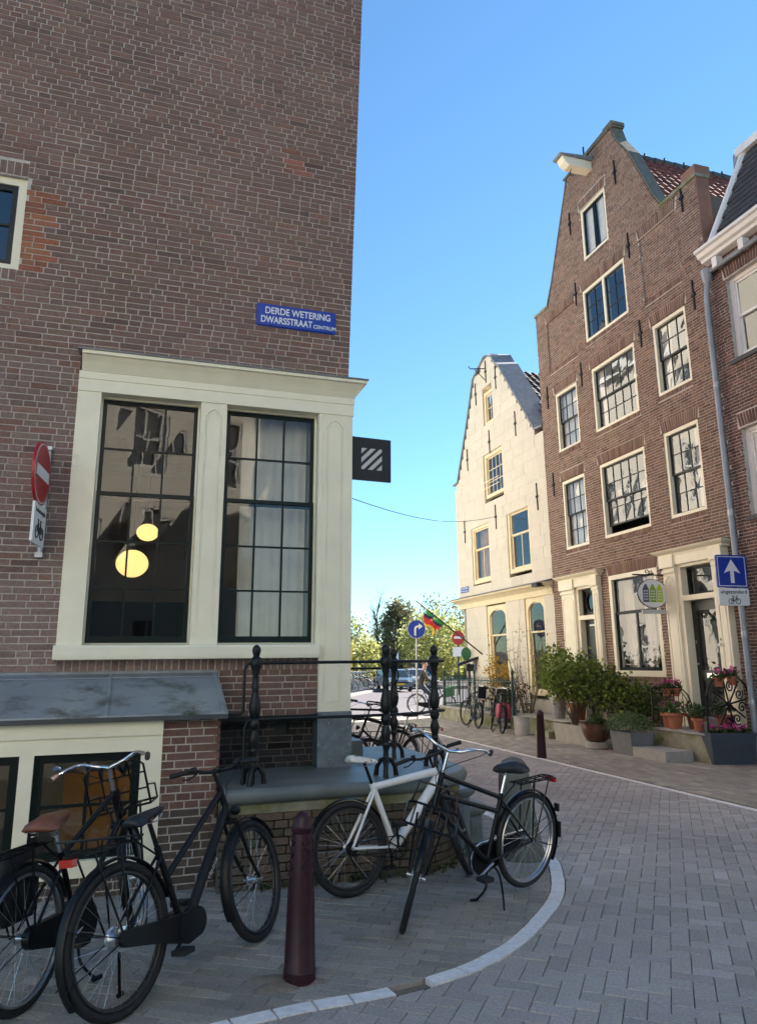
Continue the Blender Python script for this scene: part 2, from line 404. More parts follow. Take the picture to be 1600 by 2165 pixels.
def frame_box(fr, u0, u1, z0, z1, w0, w1, t, tb=None):
    m = MB(); tb = t if tb is None else tb
    m.box(fr, u0, u0 + t, w0, w1, z0, z1); m.box(fr, u1 - t, u1, w0, w1, z0, z1)
    m.box(fr, u0 + t, u1 - t, w0 - .001, w1, z1 - t, z1); m.box(fr, u0 + t, u1 - t, w0 - .001, w1, z0, z0 + tb)
    return m
_dg = None
def text_mesh(body, size, ext=.0008, align='LEFT', space=1.0):
    c = bpy.data.curves.new('t', 'FONT'); c.body = body; c.size = size; c.extrude = ext; c.align_x = align; c.space_character = space
    o = bpy.data.objects.new('t', c); COL.objects.link(o)
    me = bpy.data.meshes.new_from_object(o.evaluated_get(bpy.context.evaluated_depsgraph_get()))
    vs = [v.co.copy() for v in me.vertices]; fs = [tuple(p.vertices) for p in me.polygons]
    bpy.data.objects.remove(o); bpy.data.curves.remove(c); bpy.data.meshes.remove(me)
    return vs, fs
def lettering(parent, fr, body, size, u, w, z, mat='sign_white', align='LEFT', name='lettering', bold=0, space=1., flip=1, sx=1.):
    vs, fs = text_mesh(body, size, .0008, align, space); m = MB()
    offs = [(0, 0)] if not bold else [(-bold, 0), (bold, 0), (0, bold), (0, -bold)]
    for i, (a, b) in enumerate(offs): m.add([fr(u + flip * (v.x * sx + a), w + .0008 + i * .0002 + v.z, z + v.y + b) for v in vs], fs)
    return m.build(name, mat, parent)
def rrect(a0, a1, b0, b1, r, n=5):
    out = []
    for cx, cy, st in ((a1 - r, b1 - r, 0), (a0 + r, b1 - r, 90), (a0 + r, b0 + r, 180), (a1 - r, b0 + r, 270)):
        for i in range(n + 1):
            t = R(st + 90 * i / n); out.append((cx + r * math.cos(t), cy + r * math.sin(t)))
    return out
def circ(cx, cy, r, n=28, sy=1.): return [(cx + r * math.cos(2 * math.pi * i / n), cy + sy * r * math.sin(2 * math.pi * i / n)) for i in range(n)]
def leaves(mb, pts, size, cols, flat=0., ln=1.6):
    for p in pts:
        s = size * random.uniform(.6, 1.25); a = Vector((random.gauss(0, 1), random.gauss(0, 1), random.gauss(0, 1) * (1 - flat) + .2)).normalized()
        b = a.cross(Vector((random.gauss(0, 1), random.gauss(0, 1), random.gauss(0, 1)))); b = b.normalized() if b.length > 1e-3 else Vector((1, 0, 0))
        c = random.choice(cols); k = random.uniform(.75, 1.25); c = tuple(x * k for x in c); p = Vector(p)
        mb.add([p - a * s * ln / 2, p + b * s * .5 - a * s * .1, p + a * s * ln / 2, p - b * s * .5 - a * s * .1], [(0, 1, 2, 3)], c)
def clumps(c, rad, ncl, per, spread):
    """points in leaf clumps spread through an ellipsoid shell"""
    out = []; c = Vector(c)
    for _ in range(ncl):
        d = Vector((random.gauss(0, 1), random.gauss(0, 1), random.gauss(0, 1))).normalized() * random.uniform(.45, 1) ** .6
        q = c + Vector((d.x * rad[0], d.y * rad[1], d.z * rad[2]))
        for _ in range(per): out.append(q + Vector((random.gauss(0, spread), random.gauss(0, spread), random.gauss(0, spread))))
    return out

# ------------------------------------------------------------------ ground, road, pavements
def sheet(name, x0, x1, y0, y1, z, mat):
    m = MB(); m.add([(x0, y0, z), (x1, y0, z), (x1, y1, z), (x0, y1, z)], [(0, 1, 2, 3)])
    return kind(m.build(name, mat), 'structure')
def poly_sheet(name, pts, z, mat):
    m = MB(); m.add([(p[0], p[1], z) for p in pts], [tuple(range(len(pts)))]); return kind(m.build(name, mat), 'structure')
ground = sheet('ground', -500, 500, -500, 900, -.034, 'joint_sand')
CURVE = [(-6, 1.2), (-3, 2.45), (-1.7, 3.15), (-.9, 3.62), (-.63, 3.78), (-.34, 3.93), (-.09, 4.03), (.08, 4.11), (.27, 4.22), (.52, 4.42), (.77, 4.71), (1.03, 5.16),
         (1.27, 5.70), (1.41, 6.32), (1.45, 6.75), (1.40, 7.5), (1.30, 8.2), (1.12, 8.83), (.75, 10.2), (.2, 12.5), (-.6, 15.5), (-2.6, 23.0)]
CPOLY = CURVE + [(-9, 23), (-9, 1.2)]
def inpoly(x, y, P):
    c = False; n = len(P)
    for i in range(n):
        x1, y1 = P[i]; x2, y2 = P[i - 1]
        if (y1 > y) != (y2 > y) and x < (x2 - x1) * (y - y1) / (y2 - y1) + x1: c = not c
    return c
def distline(x, y, P):
    b = 9
    for (x1, y1), (x2, y2) in zip(P, P[1:]):
        dx, dy = x2 - x1, y2 - y1; t = max(0, min(1, ((x - x1) * dx + (y - y1) * dy) / (dx * dx + dy * dy)))
        b = min(b, math.hypot(x - x1 - t * dx, y - y1 - t * dy))
    return b
IDN3 = lambda a, b, z: Vector((a, b, z))
def smooth_path(P, n=6):
    out = []
    for i in range(len(P) - 1):
        p0 = Vector(P[max(i - 1, 0)]); p1 = Vector(P[i]); p2 = Vector(P[i + 1]); p3 = Vector(P[min(i + 2, len(P) - 1)])
        for k in range(n):
            t = k / n; out.append(tuple(.5 * ((2 * p1) + (p2 - p0) * t + (2 * p0 - 5 * p1 + 4 * p2 - p3) * t * t + (3 * p1 - p0 - 3 * p2 + p3) * t ** 3)))
    out.append(tuple(P[-1])); return out
CS = smooth_path(CURVE); _pf = PathFrame(IDN3, CS)
def arc_at(x, y): return min(range(len(CS)), key=lambda i: (CS[i][0] - x) ** 2 + (CS[i][1] - y) ** 2)
def inview(x, y): return y > 2.2 and abs(x) < .62 * y + 1.6 and y < 24
road = sheet('road', -40, 60, 24.0, 140, -.012, 'asphalt')
pave_root = road  # pieces hang from the surface they belong to
def cut(P, p, n, d):                 # keep the part of polygon P with (x - p).n >= d
    out = []
    for i in range(len(P)):
        a, b = P[i], P[(i + 1) % len(P)]; da = (a - p).dot(n) - d; db = (b - p).dot(n) - d
        if da >= 0: out.append(a)
        if da * db < 0: out.append(a.lerp(b, da / (da - db)))
    return out
def edge_cut(P, line, side, d):
    if len(P) < 3: return []
    c = sum(P, Vector((0, 0))) / len(P)
    if distline(c.x, c.y, line) > .3: return P
    best = min(zip(line, line[1:]), key=lambda s: distline(c.x, c.y, s)); p = Vector(best[0]); t = (Vector(best[1]) - p).normalized(); n = Vector((-t.y, t.x)) * side
    return cut(P, p, n, d)
def paver_piece(mb, P, col, zj):
    k = len(P); c = sum(P, Vector((0, 0))) / k; z = [zj + random.gauss(0, .0009) for _ in range(k)]; q = []
    for p in P: v = c - p; q.append(p + v.normalized() * min(.006, v.length * .3))
    v = [(p.x, p.y, -.03) for p in P] + [(p.x, p.y, zz - .004) for p, zz in zip(P, z)] + [(p.x, p.y, zz) for p, zz in zip(q, z)]
    mb.add(v, [tuple(range(2 * k, 3 * k))] + [(i, (i + 1) % k, k + (i + 1) % k, k + i) for i in range(k)] + [(k + i, k + (i + 1) % k, 2 * k + (i + 1) % k, 2 * k + i) for i in range(k)], col)
def tone(x, y): return 1 + .10 * math.sin(1.7 * x + .9 * y + 1.1 * math.sin(.8 * y)) * math.sin(1.3 * y - .7 * x) + .06 * math.sin(4.1 * x + 2.3) * math.sin(3.3 * y)
def emit_pavers(parent, name, stuff, items, f, n=300, trim=None):
    items.sort(key=lambda t: t[0]); mb = MB(); k = 0
    for d, a0, a1, b0, b1, col in items:
        zj = random.gauss(0, .0013); P = [f(a, b, 0).xy for a, b in ((a0, b0), (a1, b0), (a1, b1), (a0, b1))]
        tn = tone(P[0].x, P[0].y); col = tuple(c_ * tn for c_ in col)
        if trim: P = trim(P)
        if len(P) < 3 or max((p - P[0]).length for p in P) < .03: continue
        if k < n and d < 1e3: m = MB(); paver_piece(m, P, col, zj); m.build(name, 'paver', parent); k += 1
        else: paver_piece(mb, P, col, zj)
    if mb.F: kind(mb.build(stuff, 'paver', parent), 'stuff')
def dist_item(x, y): return math.hypot(x, y) if seen((x, y, 0)) else 1e4
# the street: herringbone of grey concrete pavers
street = poly_sheet('street', [(-9, 1), (20, 1), (20, 24), (-9, 24)], -.029, 'joint_sand')
ha = R(-21); hc, hs = math.cos(ha), math.sin(ha)
HF = lambda a, b, z: Vector((a * hc - b * hs, a * hs + b * hc, z))
items = []; A = .105; J = .0035
for i in range(-260, 260):
    for j in range(-40, 300):
        k = (i - j) % 4
        if k not in (0, 2): continue
        if k == 0: a0, a1, b0, b1 = i * A, (i + 2) * A, j * A, (j + 1) * A
        else: a0, a1, b0, b1 = i * A, (i + 1) * A, (j - 1) * A, (j + 1) * A
        c = HF((a0 + a1) / 2, (b0 + b1) / 2, 0); x, y = c.x, c.y
        if not inview(x, y): continue
        q = c - RG.o; wv = q.dot(RG.w)
        near = distline(x, y, CS)
        if wv < 3.28 or (near > .16 and inpoly(x, y, CPOLY)): continue
        t = random.random()
        col = hsvj((.375, .345, .315), .06, .02) if t < .95 else hsvj((.44, .41, .38), .06, .02)
        items.append((dist_item(x, y), a0 + J / 2, a1 - J / 2, b0 + J / 2, b1 - J / 2, col))
RLINE = [tuple(rg(u, 3.335).xy) for u in (-6, 16)]
emit_pavers(street, 'paver', 'herringbone_paving', items, HF, trim=lambda P: edge_cut(edge_cut(P, CS, -1, .055), RLINE, -1, .042))
# the corner pavement round the stoop: small dull pavers in running bond
pavement = poly_sheet('pavement', CPOLY, -.027, 'sand')
items = []
PF = lambda a, b, z: Vector((L.o.x, L.o.y, 0)) + L.u * a + L.w * b + Vector((0, 0, z))
ca, sa = math.cos(R(33)), math.sin(R(33))
PG = lambda a, b, z: PF(a * ca - b * sa, a * sa + b * ca, z)
for j in range(-160, 160):
    for i in range(-50, 50):
        a0 = i * .205 + (j % 2) * .1025; b0 = j * .082; c = PG(a0 + .1, b0 + .04, 0); x, y = c.x, c.y
        if not inview(x, y) or (not inpoly(x, y, CPOLY) and distline(x, y, CS) > .16): continue
        q = c - L.o; u, w_ = q.dot(L.u), q.dot(L.w)
        if w_ < .55 and u < .0: continue
        s_ = .5 + .5 * math.sin(x * 2.1 + y * 1.3)
        col = hsvj((.275, .262, .228), .08, .03) if random.random() < .93 else hsvj((.33, .31, .27), .08, .03)
        items.append((dist_item(x, y), a0 + .001, a0 + .204, b0 + .001, b0 + .0805, col))
emit_pavers(pavement, 'paver', 'pavement_pavers', items, PG, trim=lambda P: edge_cut(P, CS, 1, .055))
# the far pavement along the houses
sidewalk = poly_sheet('sidewalk', [tuple(rg(u, w).xy) for u, w in ((-6, 3.3), (16, 3.3), (16, -.5), (-6, -.5))], -.0275, 'joint_sand')
items = []
SG = lambda a, b, z: RG(a, b, z)
for j in range(0, 33):
    for i in range(-28, 62):
        a0 = i * .205 + (j % 2) * .1; b0 = j * .1
        c = RG(a0 + .1, b0 + .05, 0)
        if b0 + .1 > 3.28 or not inview(c.x, c.y): continue
        col = hsvj((.32, .29, .24), .09, .03) if random.random() < .85 else hsvj((.38, .345, .29), .1, .04)
        items.append((dist_item(c.x, c.y), a0 + .0015, a0 + .2035, b0 + .0015, b0 + .0985, col))
emit_pavers(sidewalk, 'paver', 'sidewalk_pavers', items, SG, 200)
# white edge stones
def edge_stones(parent, path, s0, s1, ln, wd, gaps=()):
    pf = PathFrame(IDN3, path); u = s0
    while u < s1:
        l_ = ln * random.uniform(.9, 1.1)
        if not any(g0 < u + l_ / 2 < g1 for g0, g1 in gaps):
            m = MB(); k = 3
            pts0 = [pf(u + .006 + (l_ - .012) * t / k, -wd / 2 + random.uniform(-.002, .002), 0) for t in range(k + 1)]; pts1 = [pf(u + .006 + (l_ - .012) * t / k, wd / 2 + random.uniform(-.002, .002), 0) for t in range(k + 1)]
            h = .0035 + random.gauss(0, .0007); vs = []
            for a, b in zip(pts0, pts1): vs += [(a.x, a.y, h), (b.x, b.y, h), (a.x, a.y, -.03), (b.x, b.y, -.03)]
            fs = []
            for t in range(k): o = 4 * t; fs += [(o, o + 4, o + 5, o + 1), (o, o + 2, o + 6, o + 4), (o + 1, o + 5, o + 7, o + 3)]
            fs += [(0, 1, 3, 2), (4 * k, 4 * k + 2, 4 * k + 3, 4 * k + 1)]
            m.add(vs, fs); m.build('white_stone', 'white_stone', parent)
        u += l_
edge_stones(pavement, CS, _pf.s[arc_at(-1.7, 3.15)], _pf.len - 1, .205, .094, gaps=((_pf.s[arc_at(.08, 4.1)], _pf.s[arc_at(.25, 4.2)]),))
edge_stones(sidewalk, [tuple(rg(u, 3.335).xy) for u in (-4, 14)], 0, 18, .32, .09)
# kerb by the far road
m = MB(); sweep_plan(m, IDN3, smooth_path([(-7, 27), (-3.6, 31.5), (-1.75, 37.5), (-.1, 47), (2.1, 58), (6, 75)], 5), [(0, -.03), (0, .11), (.18, .11), (.18, -.03)])
kind(m.build('kerb', 'kerb'), 'structure')
quay = poly_sheet('quay', [(-7, 27), (-3.6, 31.5), (-1.75, 37.5), (-.1, 47), (2.1, 58), (6, 75), (-30, 75), (-30, 27)], .10, 'asphalt')

# ------------------------------------------------------------------ corner building on the left
CB = root('corner_building', 'purple-brown brick corner building with cream framed shop windows and street name plate', 'building', L(-1, 0, 0))
def cb_col(u, z):
    t = random.random()
    if u < -2.9 and 5.05 < z < 5.85 and u > -3.2: return hsvj((.30, .125, .075), .12, .1)
    if abs(u + .72) < .12 and (abs(z - 6.66) < .1 or abs(z - 6.82) < .04) and t < .7: return hsvj((.28, .12, .085), .1, .08)
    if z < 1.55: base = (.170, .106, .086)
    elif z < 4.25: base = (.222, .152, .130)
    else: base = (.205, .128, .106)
    if t < .08: base = (.225, .125, .10)
    elif t < .14: base = (.165, .106, .092)
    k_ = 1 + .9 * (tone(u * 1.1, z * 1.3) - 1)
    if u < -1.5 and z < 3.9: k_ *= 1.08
    return hsvj(tuple(c * k_ for c in base), .065, .035)
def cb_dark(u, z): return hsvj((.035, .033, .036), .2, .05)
cb_end = lambda z: 0.0 + max(0, z - 4.4) * .027
holes = [(-2.47, .2, 1.668, 4.335), (-2.46, -.268, 1.56, 1.665, 1), (-.268, .2, .6, 1.7), (-4.2, -3.045, 5.07, 5.99), (-4.2, -3.045, 5.99, 6.13, 1), (-4.2, -3.06, 4.96, 5.07, 1),
         (-9, -1.16, 0, 1.50)]
extra = soldiers(-2.46, -.268, 1.563, 1.662, cb_col) + soldiers(-4.2, -3.045, 5.995, 6.125, cb_col) + soldiers(-4.2, -3.06, 4.965, 5.065, cb_col)
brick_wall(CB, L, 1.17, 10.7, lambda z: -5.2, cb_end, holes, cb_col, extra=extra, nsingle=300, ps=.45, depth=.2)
# dark painted brick in the recess beside the stoop
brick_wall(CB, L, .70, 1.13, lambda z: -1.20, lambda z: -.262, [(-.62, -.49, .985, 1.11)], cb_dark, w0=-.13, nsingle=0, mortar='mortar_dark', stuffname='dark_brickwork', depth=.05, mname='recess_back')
m = MB(); m.box(L, -1.2, -.266, -.2, .03, 1.128, 1.172); m.build('stone_lintel', 'iron', CB)
m = MB(); m.box(L, -.63, -.48, -.30, -.185, .97, 1.12); m.build('vent', 'sign_black', CB)
m = MB()   # plain masses behind the brick skin: side wall, back, floors
m.box(L, -5.2, -.02, -9.0, -8.8, 0, 10.7); m.box(L, -5.4, -5.2, -9, -.02, 0, 10.7); m.box(L, -5.2, -.02, -8.8, -.2, 10.5, 10.7)
m.box(L, -5.2, -.02, -8.8, -.22, 4.35, 4.6); m.box(L, -5.2, -.02, -8.8, -.3, 1.1, 1.15)
m.build('floor_slab', 'room_grey', CB)
m = MB()
for z0, z1 in ((0, 4.4), (4.4, 10.7)):
    e0, e1 = cb_end(z0), cb_end(z1)
    m.hexa([L(-.25, -.21, z0), L(e0 - .004, -.015, z0), L(e0 - .004, -9, z0), L(-.25, -9, z0), L(-.25, -.21, z1), L(e1 - .004, -.015, z1), L(e1 - .004, -9, z1), L(-.25, -9, z1)])
m.build('side_wall', 'old_brick', CB)
# --- cornice, frieze, pilasters
path = [(-2.452, .0), (.0, .0), (.0, -3.0)]
m = MB(); sweep_plan(m, L, path, [(-.02, 4.17), (.055, 4.172), (.062, 4.195), (.072, 4.205), (.078, 4.235), (.105, 4.262), (.128, 4.295), (.150, 4.302), (.152, 4.330), (-.02, 4.345)], caps=True); m.build('cornice', 'cream', CB, smooth=35)
m = MB(); sweep_plan(m, L, [(-2.49, 0), (0, 0), (0, -3)], [(0, 4.346), (.162, 4.332), (.166, 4.345), (.01, 4.372), (0, 4.372)]); m.build('lead_flashing', 'lead', CB)
m = MB(); sweep_plan(m, L, [(-2.47, 0), (0, 0), (0, -3.)], [(-.1, 3.99), (.045, 3.99), (.045, 4.10), (.052, 4.105), (.052, 4.17), (-.1, 4.17)]); m.build('frieze', 'cream', CB)
m = MB(); m.box(L, -2.47, -2.275, -.12, .036, 1.785, 3.99); m.build('jamb', 'cream', CB)
def arch_line(mb, uc, hw, z0, z1, w, r=.0055):
    pts = [(uc - hw, z0), (uc - hw, z1 - .07)] + [(uc - hw + .018, z1 - .062), (uc - hw + .024, z1 - .035), (uc - hw + .05 * hw / .07, z1 - .012), (uc, z1), (uc + hw - .05 * hw / .07, z1 - .012), (uc + hw - .024, z1 - .035), (uc + hw - .018, z1 - .062)] + [(uc + hw, z1 - .07), (uc + hw, z0)]
    mb.tube([L(a, w, b) for a, b in pts], r, 6, closed=True)
m = MB(); m.box(L, -1.412, -1.178, -.12, .036, 1.785, 3.99); p = m.build('mullion', 'cream', CB)
m = MB(); arch_line(m, -1.295, .072, 1.93, 3.93, .037); arch_line(m, -1.295, .056, 1.95, 3.90, .036, .003); m.build('moulding', 'cream', p, smooth=60)
m = MB(); m.box(L, -.300, .0, -.12, .036, 1.666, 3.99); m.box(L, -.268, .0, -.2, .0355, 1.19, 1.666); m.box(L, -.1, .036, -1.4, .0352, 1.19, 3.99); p = m.build('pilaster', 'cream', CB)
m = MB(); arch_line(m, -.140, .078, 1.28, 3.93, .037); arch_line(m, -.140, .062, 1.30, 3.90, .036, .003)
m.tube([L(-.262, .037, 1.21), L(-.262, .037, 3.97)], .006, 6); m.build('moulding', 'cream', p, smooth=60)
m = MB(); m.prism([(.03, 1.668), (.125, 1.668), (.13, 1.70), (.13, 1.765), (.12, 1.782), (-.12, 1.80), (-.12, 1.668)], lambda a, b, c: L(b, a, c), -2.482, -.282); m.build('sill', 'cream', CB)
m = MB(); m.box(L, -.272, .045, -.5, .055, .60, 1.188); m.build('plinth', 'plinth_stone', CB)
# --- shop windows
for u0, u1 in ((-2.275, -1.412), (-1.178, -.300)):
    wf = frame_box(L, u0, u1, 1.79, 3.99, -.075, -.13, .016); win = wf.build('window', 'cream', CB)
    sash(win, L, u0 + .016, u1 - .016, 3.065, 3.974, -.10, 3, 2, .034, .017, .035, gmat='glass_shop', tilt=.003)
    sash(win, L, u0 + .016, u1 - .016, 1.806, 3.12, -.065, 3, 3, .034, .017, .034, gmat='glass_shop', tilt=.003, bot=.055)
# --- the room behind them
m = MB(); m.box(L, -5.0, -.3, -4.6, -4.5, 1.1, 4.4); m.box(L, -3.3, -3.2, -4.5, -.2, 1.15, 4.35); m.box(L, -.32, -.26, -4.5, -.21, 1.15, 4.35); m.build('inner_wall', 'tan_wall', CB)
m = MB(); m.box(L, -2.9, -.4, -3.8, -3.4, 1.16, 2.42); m.box(L, -2.9, -2.35, -3.3, -3.0, 1.16, 2.2); m.box(L, -1.18, -.98, -.6, -.3, 1.16, 2.32)
tag(m.build('cabinet', 'black_cloth'), 'low black cabinet in the lamplit shop room behind left window', 'cabinet')
for nm, lab, c, rr, sz in (('paper_lamp', 'large yellow glowing paper globe lamp hanging behind the left shop window', L(-1.927, -2.0, 2.735), .175, (1, 1, .88)),
                           ('paper_lamp', 'smaller glowing paper lamp hanging higher behind the left shop window', L(-1.780, -2.2, 3.13), .125, (1, 1, .80))):
    rt = root(nm, lab, 'lamp', c); m = MB(); m.ball(c, rr, 20, 12, sz); m.build('shade', 'lamp_glow', rt, smooth=60)
    m = MB(); m.tube([c + Vector((0, 0, rr * .7)), Vector((c.x, c.y, 4.32))], .004, 5); m.build('cord', 'sign_black', rt)
m = MB(); n_ = 26; vs = []
for i in range(n_ + 1):
    u = -.98 + .64 * i / n_; ww = -.32 + .010 * math.sin(i * 1.7) + .01 * math.sin(i * .6); vs += [L(u, ww, 1.75), L(u, ww, 4.02)]
m.add(vs, [(2 * i, 2 * i + 2, 2 * i + 3, 2 * i + 1) for i in range(n_)]); m.build('curtain', 'curtain', CB, smooth=70)
# --- upper window at the left edge
wf = frame_box(L, -4.2, -3.045, 5.07, 5.99, -.04, -.14, .075, .06); win = wf.build('window', 'cream', CB)
sash(win, L, -4.125, -3.12, 5.13, 5.915, -.06, 2, 2, .05, .02, .04, gmat='glass_old', mat='sash_grey')
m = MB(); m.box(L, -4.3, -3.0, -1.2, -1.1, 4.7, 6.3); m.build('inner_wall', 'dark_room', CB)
# --- basement bay with zinc top
def bay_pier(z): return -1.62
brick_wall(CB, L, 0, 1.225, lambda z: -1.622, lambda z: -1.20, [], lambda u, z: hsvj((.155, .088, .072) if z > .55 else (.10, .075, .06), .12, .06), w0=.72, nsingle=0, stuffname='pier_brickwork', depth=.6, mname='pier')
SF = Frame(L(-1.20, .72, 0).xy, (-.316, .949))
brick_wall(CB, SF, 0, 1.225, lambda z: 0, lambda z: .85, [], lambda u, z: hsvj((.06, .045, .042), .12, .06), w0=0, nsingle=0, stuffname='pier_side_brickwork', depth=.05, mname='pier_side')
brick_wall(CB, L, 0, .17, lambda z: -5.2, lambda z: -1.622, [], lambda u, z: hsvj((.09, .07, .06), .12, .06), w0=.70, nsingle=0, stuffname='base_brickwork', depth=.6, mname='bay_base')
m = MB(); m.box(L, -5.2, -1.62, .6, .752, 1.112, 1.226); m.build('fascia', 'cream', CB)
m = MB(); m.box(L, -5.2, -1.62, .6, .735, 1.0, 1.112); m.box(L, -1.768, -1.62, .6, .734, .28, 1.0); m.box(L, -2.582, -2.488, .6, .734, .28, 1.0); m.box(L, -5.2, -1.62, .6, .75, .17, .28); m.box(L, -3.6, -3.5, .6, .734, .28, 1.); m.build('bay_frame', 'cream', CB)
for u0, u1 in ((-2.488, -1.768), (-3.5, -2.582)):
    wf = frame_box(L, u0, u1, .28, 1.0, .70, .64, .028); win = wf.build('window', 'sash_green', CB)
    sash(win, L, u0 + .028, u1 - .028, .308, .972, .69, 2, 2, .035, .024, .035, gmat='glass')
m = MB(); m.box(L, -5, -1.3, -2.2, -2.1, -.6, 1.1); m.box(L, -1.66, -1.62, -2.1, .6, -.6, 1.1); m.box(L, -5, -1.3, -2.1, .55, -.62, -.6); m.box(L, -5, -1.2, -2.1, .58, 1.08, 1.1); m.box(L, -5, -4.9, -2.1, .6, -.6, 1.1); m.build('basement_wall', 'tan_wall', CB)
m = MB(); m.box(L, -2.35, -1.75, -.5, -.44, -.5, .72); tag(m.build('wood_board', 'wood_orange'), 'orange wooden board standing inside the basement window', 'board')
m = MB(); m.lathe([(.05, 0), (.06, .02), (.001, .05)], 12, L(-1.95, -.2, .99)); m.build('ceiling_light', 'bulb', CB)
m = MB(); a = [(0, 1.54), (.80, 1.262), (.80, 1.226), (.75, 1.226), (0, 1.48)]
m.prism([(x, z) for x, z in a], lambda p, q, r: L(q, p, r), -5.3, -1.155); zr = m.build('zinc_canopy', 'zinc', CB)
for u in (-2.03, -3.25, -1.19):
    m = MB(); m.hexa([L(u - .012, 0, 1.54), L(u + .012, 0, 1.54), L(u + .012, .80, 1.262), L(u - .012, .80, 1.262), L(u - .012, .0, 1.556), L(u + .012, .0, 1.556), L(u + .012, .802, 1.278), L(u - .012, .802, 1.278)]); m.build('seam', 'zinc', zr)
m = MB(); sweep_plan(m, L, [(-5.3, .0), (-1.16, .0)], [(.0, 1.50), (.09, 1.512), (.085, 1.522), (.012, 1.550), (.012, 1.572), (0, 1.574)]); m.build('flashing', 'lead', zr)
m = MB(); m.box(L, -5.3, -1.157, .755, .806, 1.215, 1.25); m.build('drip_edge', 'tar', zr)
# --- street name plate
FS = Frame(L(-.94, 0, 0).xy, (.949, .316), tilt=.012)
sp = root('street_name_plate', 'blue enamel street name plate with white capitals on the brick corner', 'street sign', L(-.55, .02, 4.95))
SZ = lambda u, w, z: L(u, w, z - .10 * (u + .55) * 0)
m = MB(); m.prism(rrect(-.925, -.152, 4.845, 5.062, .015), L, .010, .022); m.build('plate', 'sign_blue', sp)
m = MB(); m.prism(rrect(-.935, -.142, 4.835, 5.072, .02), L, .004, .0095); m.build('rim', 'sign_blue', sp)
lettering(sp, L, 'DERDE WETERING', .098, -.855, .0225, 4.968, bold=.0014, sx=.80)
lettering(sp, L, 'DWARSSTRAAT', .098, -.895, .0225, 4.872, bold=.0014, sx=.735)
lettering(sp, L, 'CENTRUM', .054, -.372, .0225, 4.872, bold=.0008, sx=.92)
# --- no-entry sign seen edge on, with its sub-plate
ne = root('no_entry_sign', 'round red no-entry sign with white bar fixed edge-on to the brick wall', 'road sign', L(-2.62, .1, 3.15))
NF = Frame(L(-2.64, .06, 0).xy, L.w.xy)             # plate spans outward from the wall, faces along the street
NFr = lambda a, b, c: L(-2.625, .05, 0) + (L.w * .993 - L.u * .12) * a + (L.u * .993 + L.w * .12) * b + Vector((0, 0, c))
m = MB(); m.prism(circ(.26, 3.15, .262, 36), NFr, -.022, .0); m.build('plate', 'sign_red', ne)
m = MB(); m.prism(circ(.26, 3.15, .245, 36), NFr, .0, .0015); m.build('border', 'sign_white', ne)
m = MB(); m.prism(circ(.26, 3.15, .236, 36), NFr, .0, .003); m.build('face', 'sign_red', ne)
m = MB(); m.box(NFr, .06, .46, .0, .0045, 3.105, 3.195); m.build('bar', 'sign_white', ne)
m = MB(); m.tube([NFr(-.005, -.03, 2.52), NFr(-.005, -.03, 3.44)], .022, 10); m.box(NFr, -.07, .03, -.06, -.0, 3.42, 3.45); m.box(NFr, -.07, .03, -.06, -.0, 2.50, 2.54); m.build('bracket', 'galv', ne, smooth=40)
sb = root('sub_plate', 'white sub-plate with bicycle symbol and uitgezonderd below no-entry sign on brick wall', 'road sign', L(-2.6, .1, 2.7))
m = MB(); m.prism(rrect(.02, .40, 2.575, 2.90, .012), NFr, -.02, .0); m.build('plate', 'sign_white', sb)
def bike_symbol(parent, f, cu, cz, s, w, mat='sign_black', flip=1):
    m = MB(); r = .0055 * s / .2
    P = lambda a, b: f(cu + flip * a * s, w, cz + b * s)
    for c in (-.3, .3): m.tube([P(c + .2 * math.cos(t * math.pi / 10), .2 * math.sin(t * math.pi / 10)) for t in range(20)], r, 5, closed=True)
    for a in ([(-.3, 0), (-.03, 0), (.2, .3), (-.1, .3), (-.3, 0)], [(-.03, 0), (-.13, .4)], [(-.2, .41), (-.06, .41)], [(.3, 0), (.18, .42), (.27, .42)]): m.tube([P(*q) for q in a], r, 5)
    return m.build('bicycle_symbol', mat, parent)
bike_symbol(sb, NFr, .21, 2.67, .24, .001); lettering(sb, NFr, 'uitgezonderd', .058, .21, .0005, 2.825, 'sign_black', 'CENTER')
# --- black square shop sign on the side wall
sg = root('shop_sign', 'square black projecting shop sign with white diagonal stripes on building corner', 'shop sign', L(.3, -.1, 3.62))
QF = lambda a, b, c: L(a, b - .10 - a * .08, c)
m = MB(); m.box(QF, .075, .495, -.03, .0, 3.395, 3.835); m.build('plate', 'sign_black', sg)
m = MB()
def clip_stripe(c0, c1, lo=-.11, hi=.11):
    # polygon of lo<a,b<hi with c0 < b-a < c1
    P = [(lo, lo), (hi, lo), (hi, hi), (lo, hi)]
    for k, sgn in ((c0, 1), (c1, -1)):
        out = []
        for i in range(len(P)):
            p, q = P[i], P[(i + 1) % len(P)]; dp = sgn * (p[1] - p[0] - k); dq = sgn * (q[1] - q[0] - k)
            if dp >= 0: out.append(p)
            if dp * dq < 0: t = dp / (dp - dq); out.append((p[0] + t * (q[0] - p[0]), p[1] + t * (q[1] - p[1])))
        P = out
    return P
for c in (-.212, -.119, -.026, .067, .160):
    P = clip_stripe(c, c + .052)
    if len(P) > 2: m.prism([(.285 + a, 3.615 + b) for a, b in P], QF, .0005, .003)
m.build('stripes', 'sign_grey', sg)
m = MB()
for z in (3.74, 3.50): m.box(QF, .03, .08, -.022, -.008, z - .008, z + .008)
m.build('bracket', 'iron', sg)

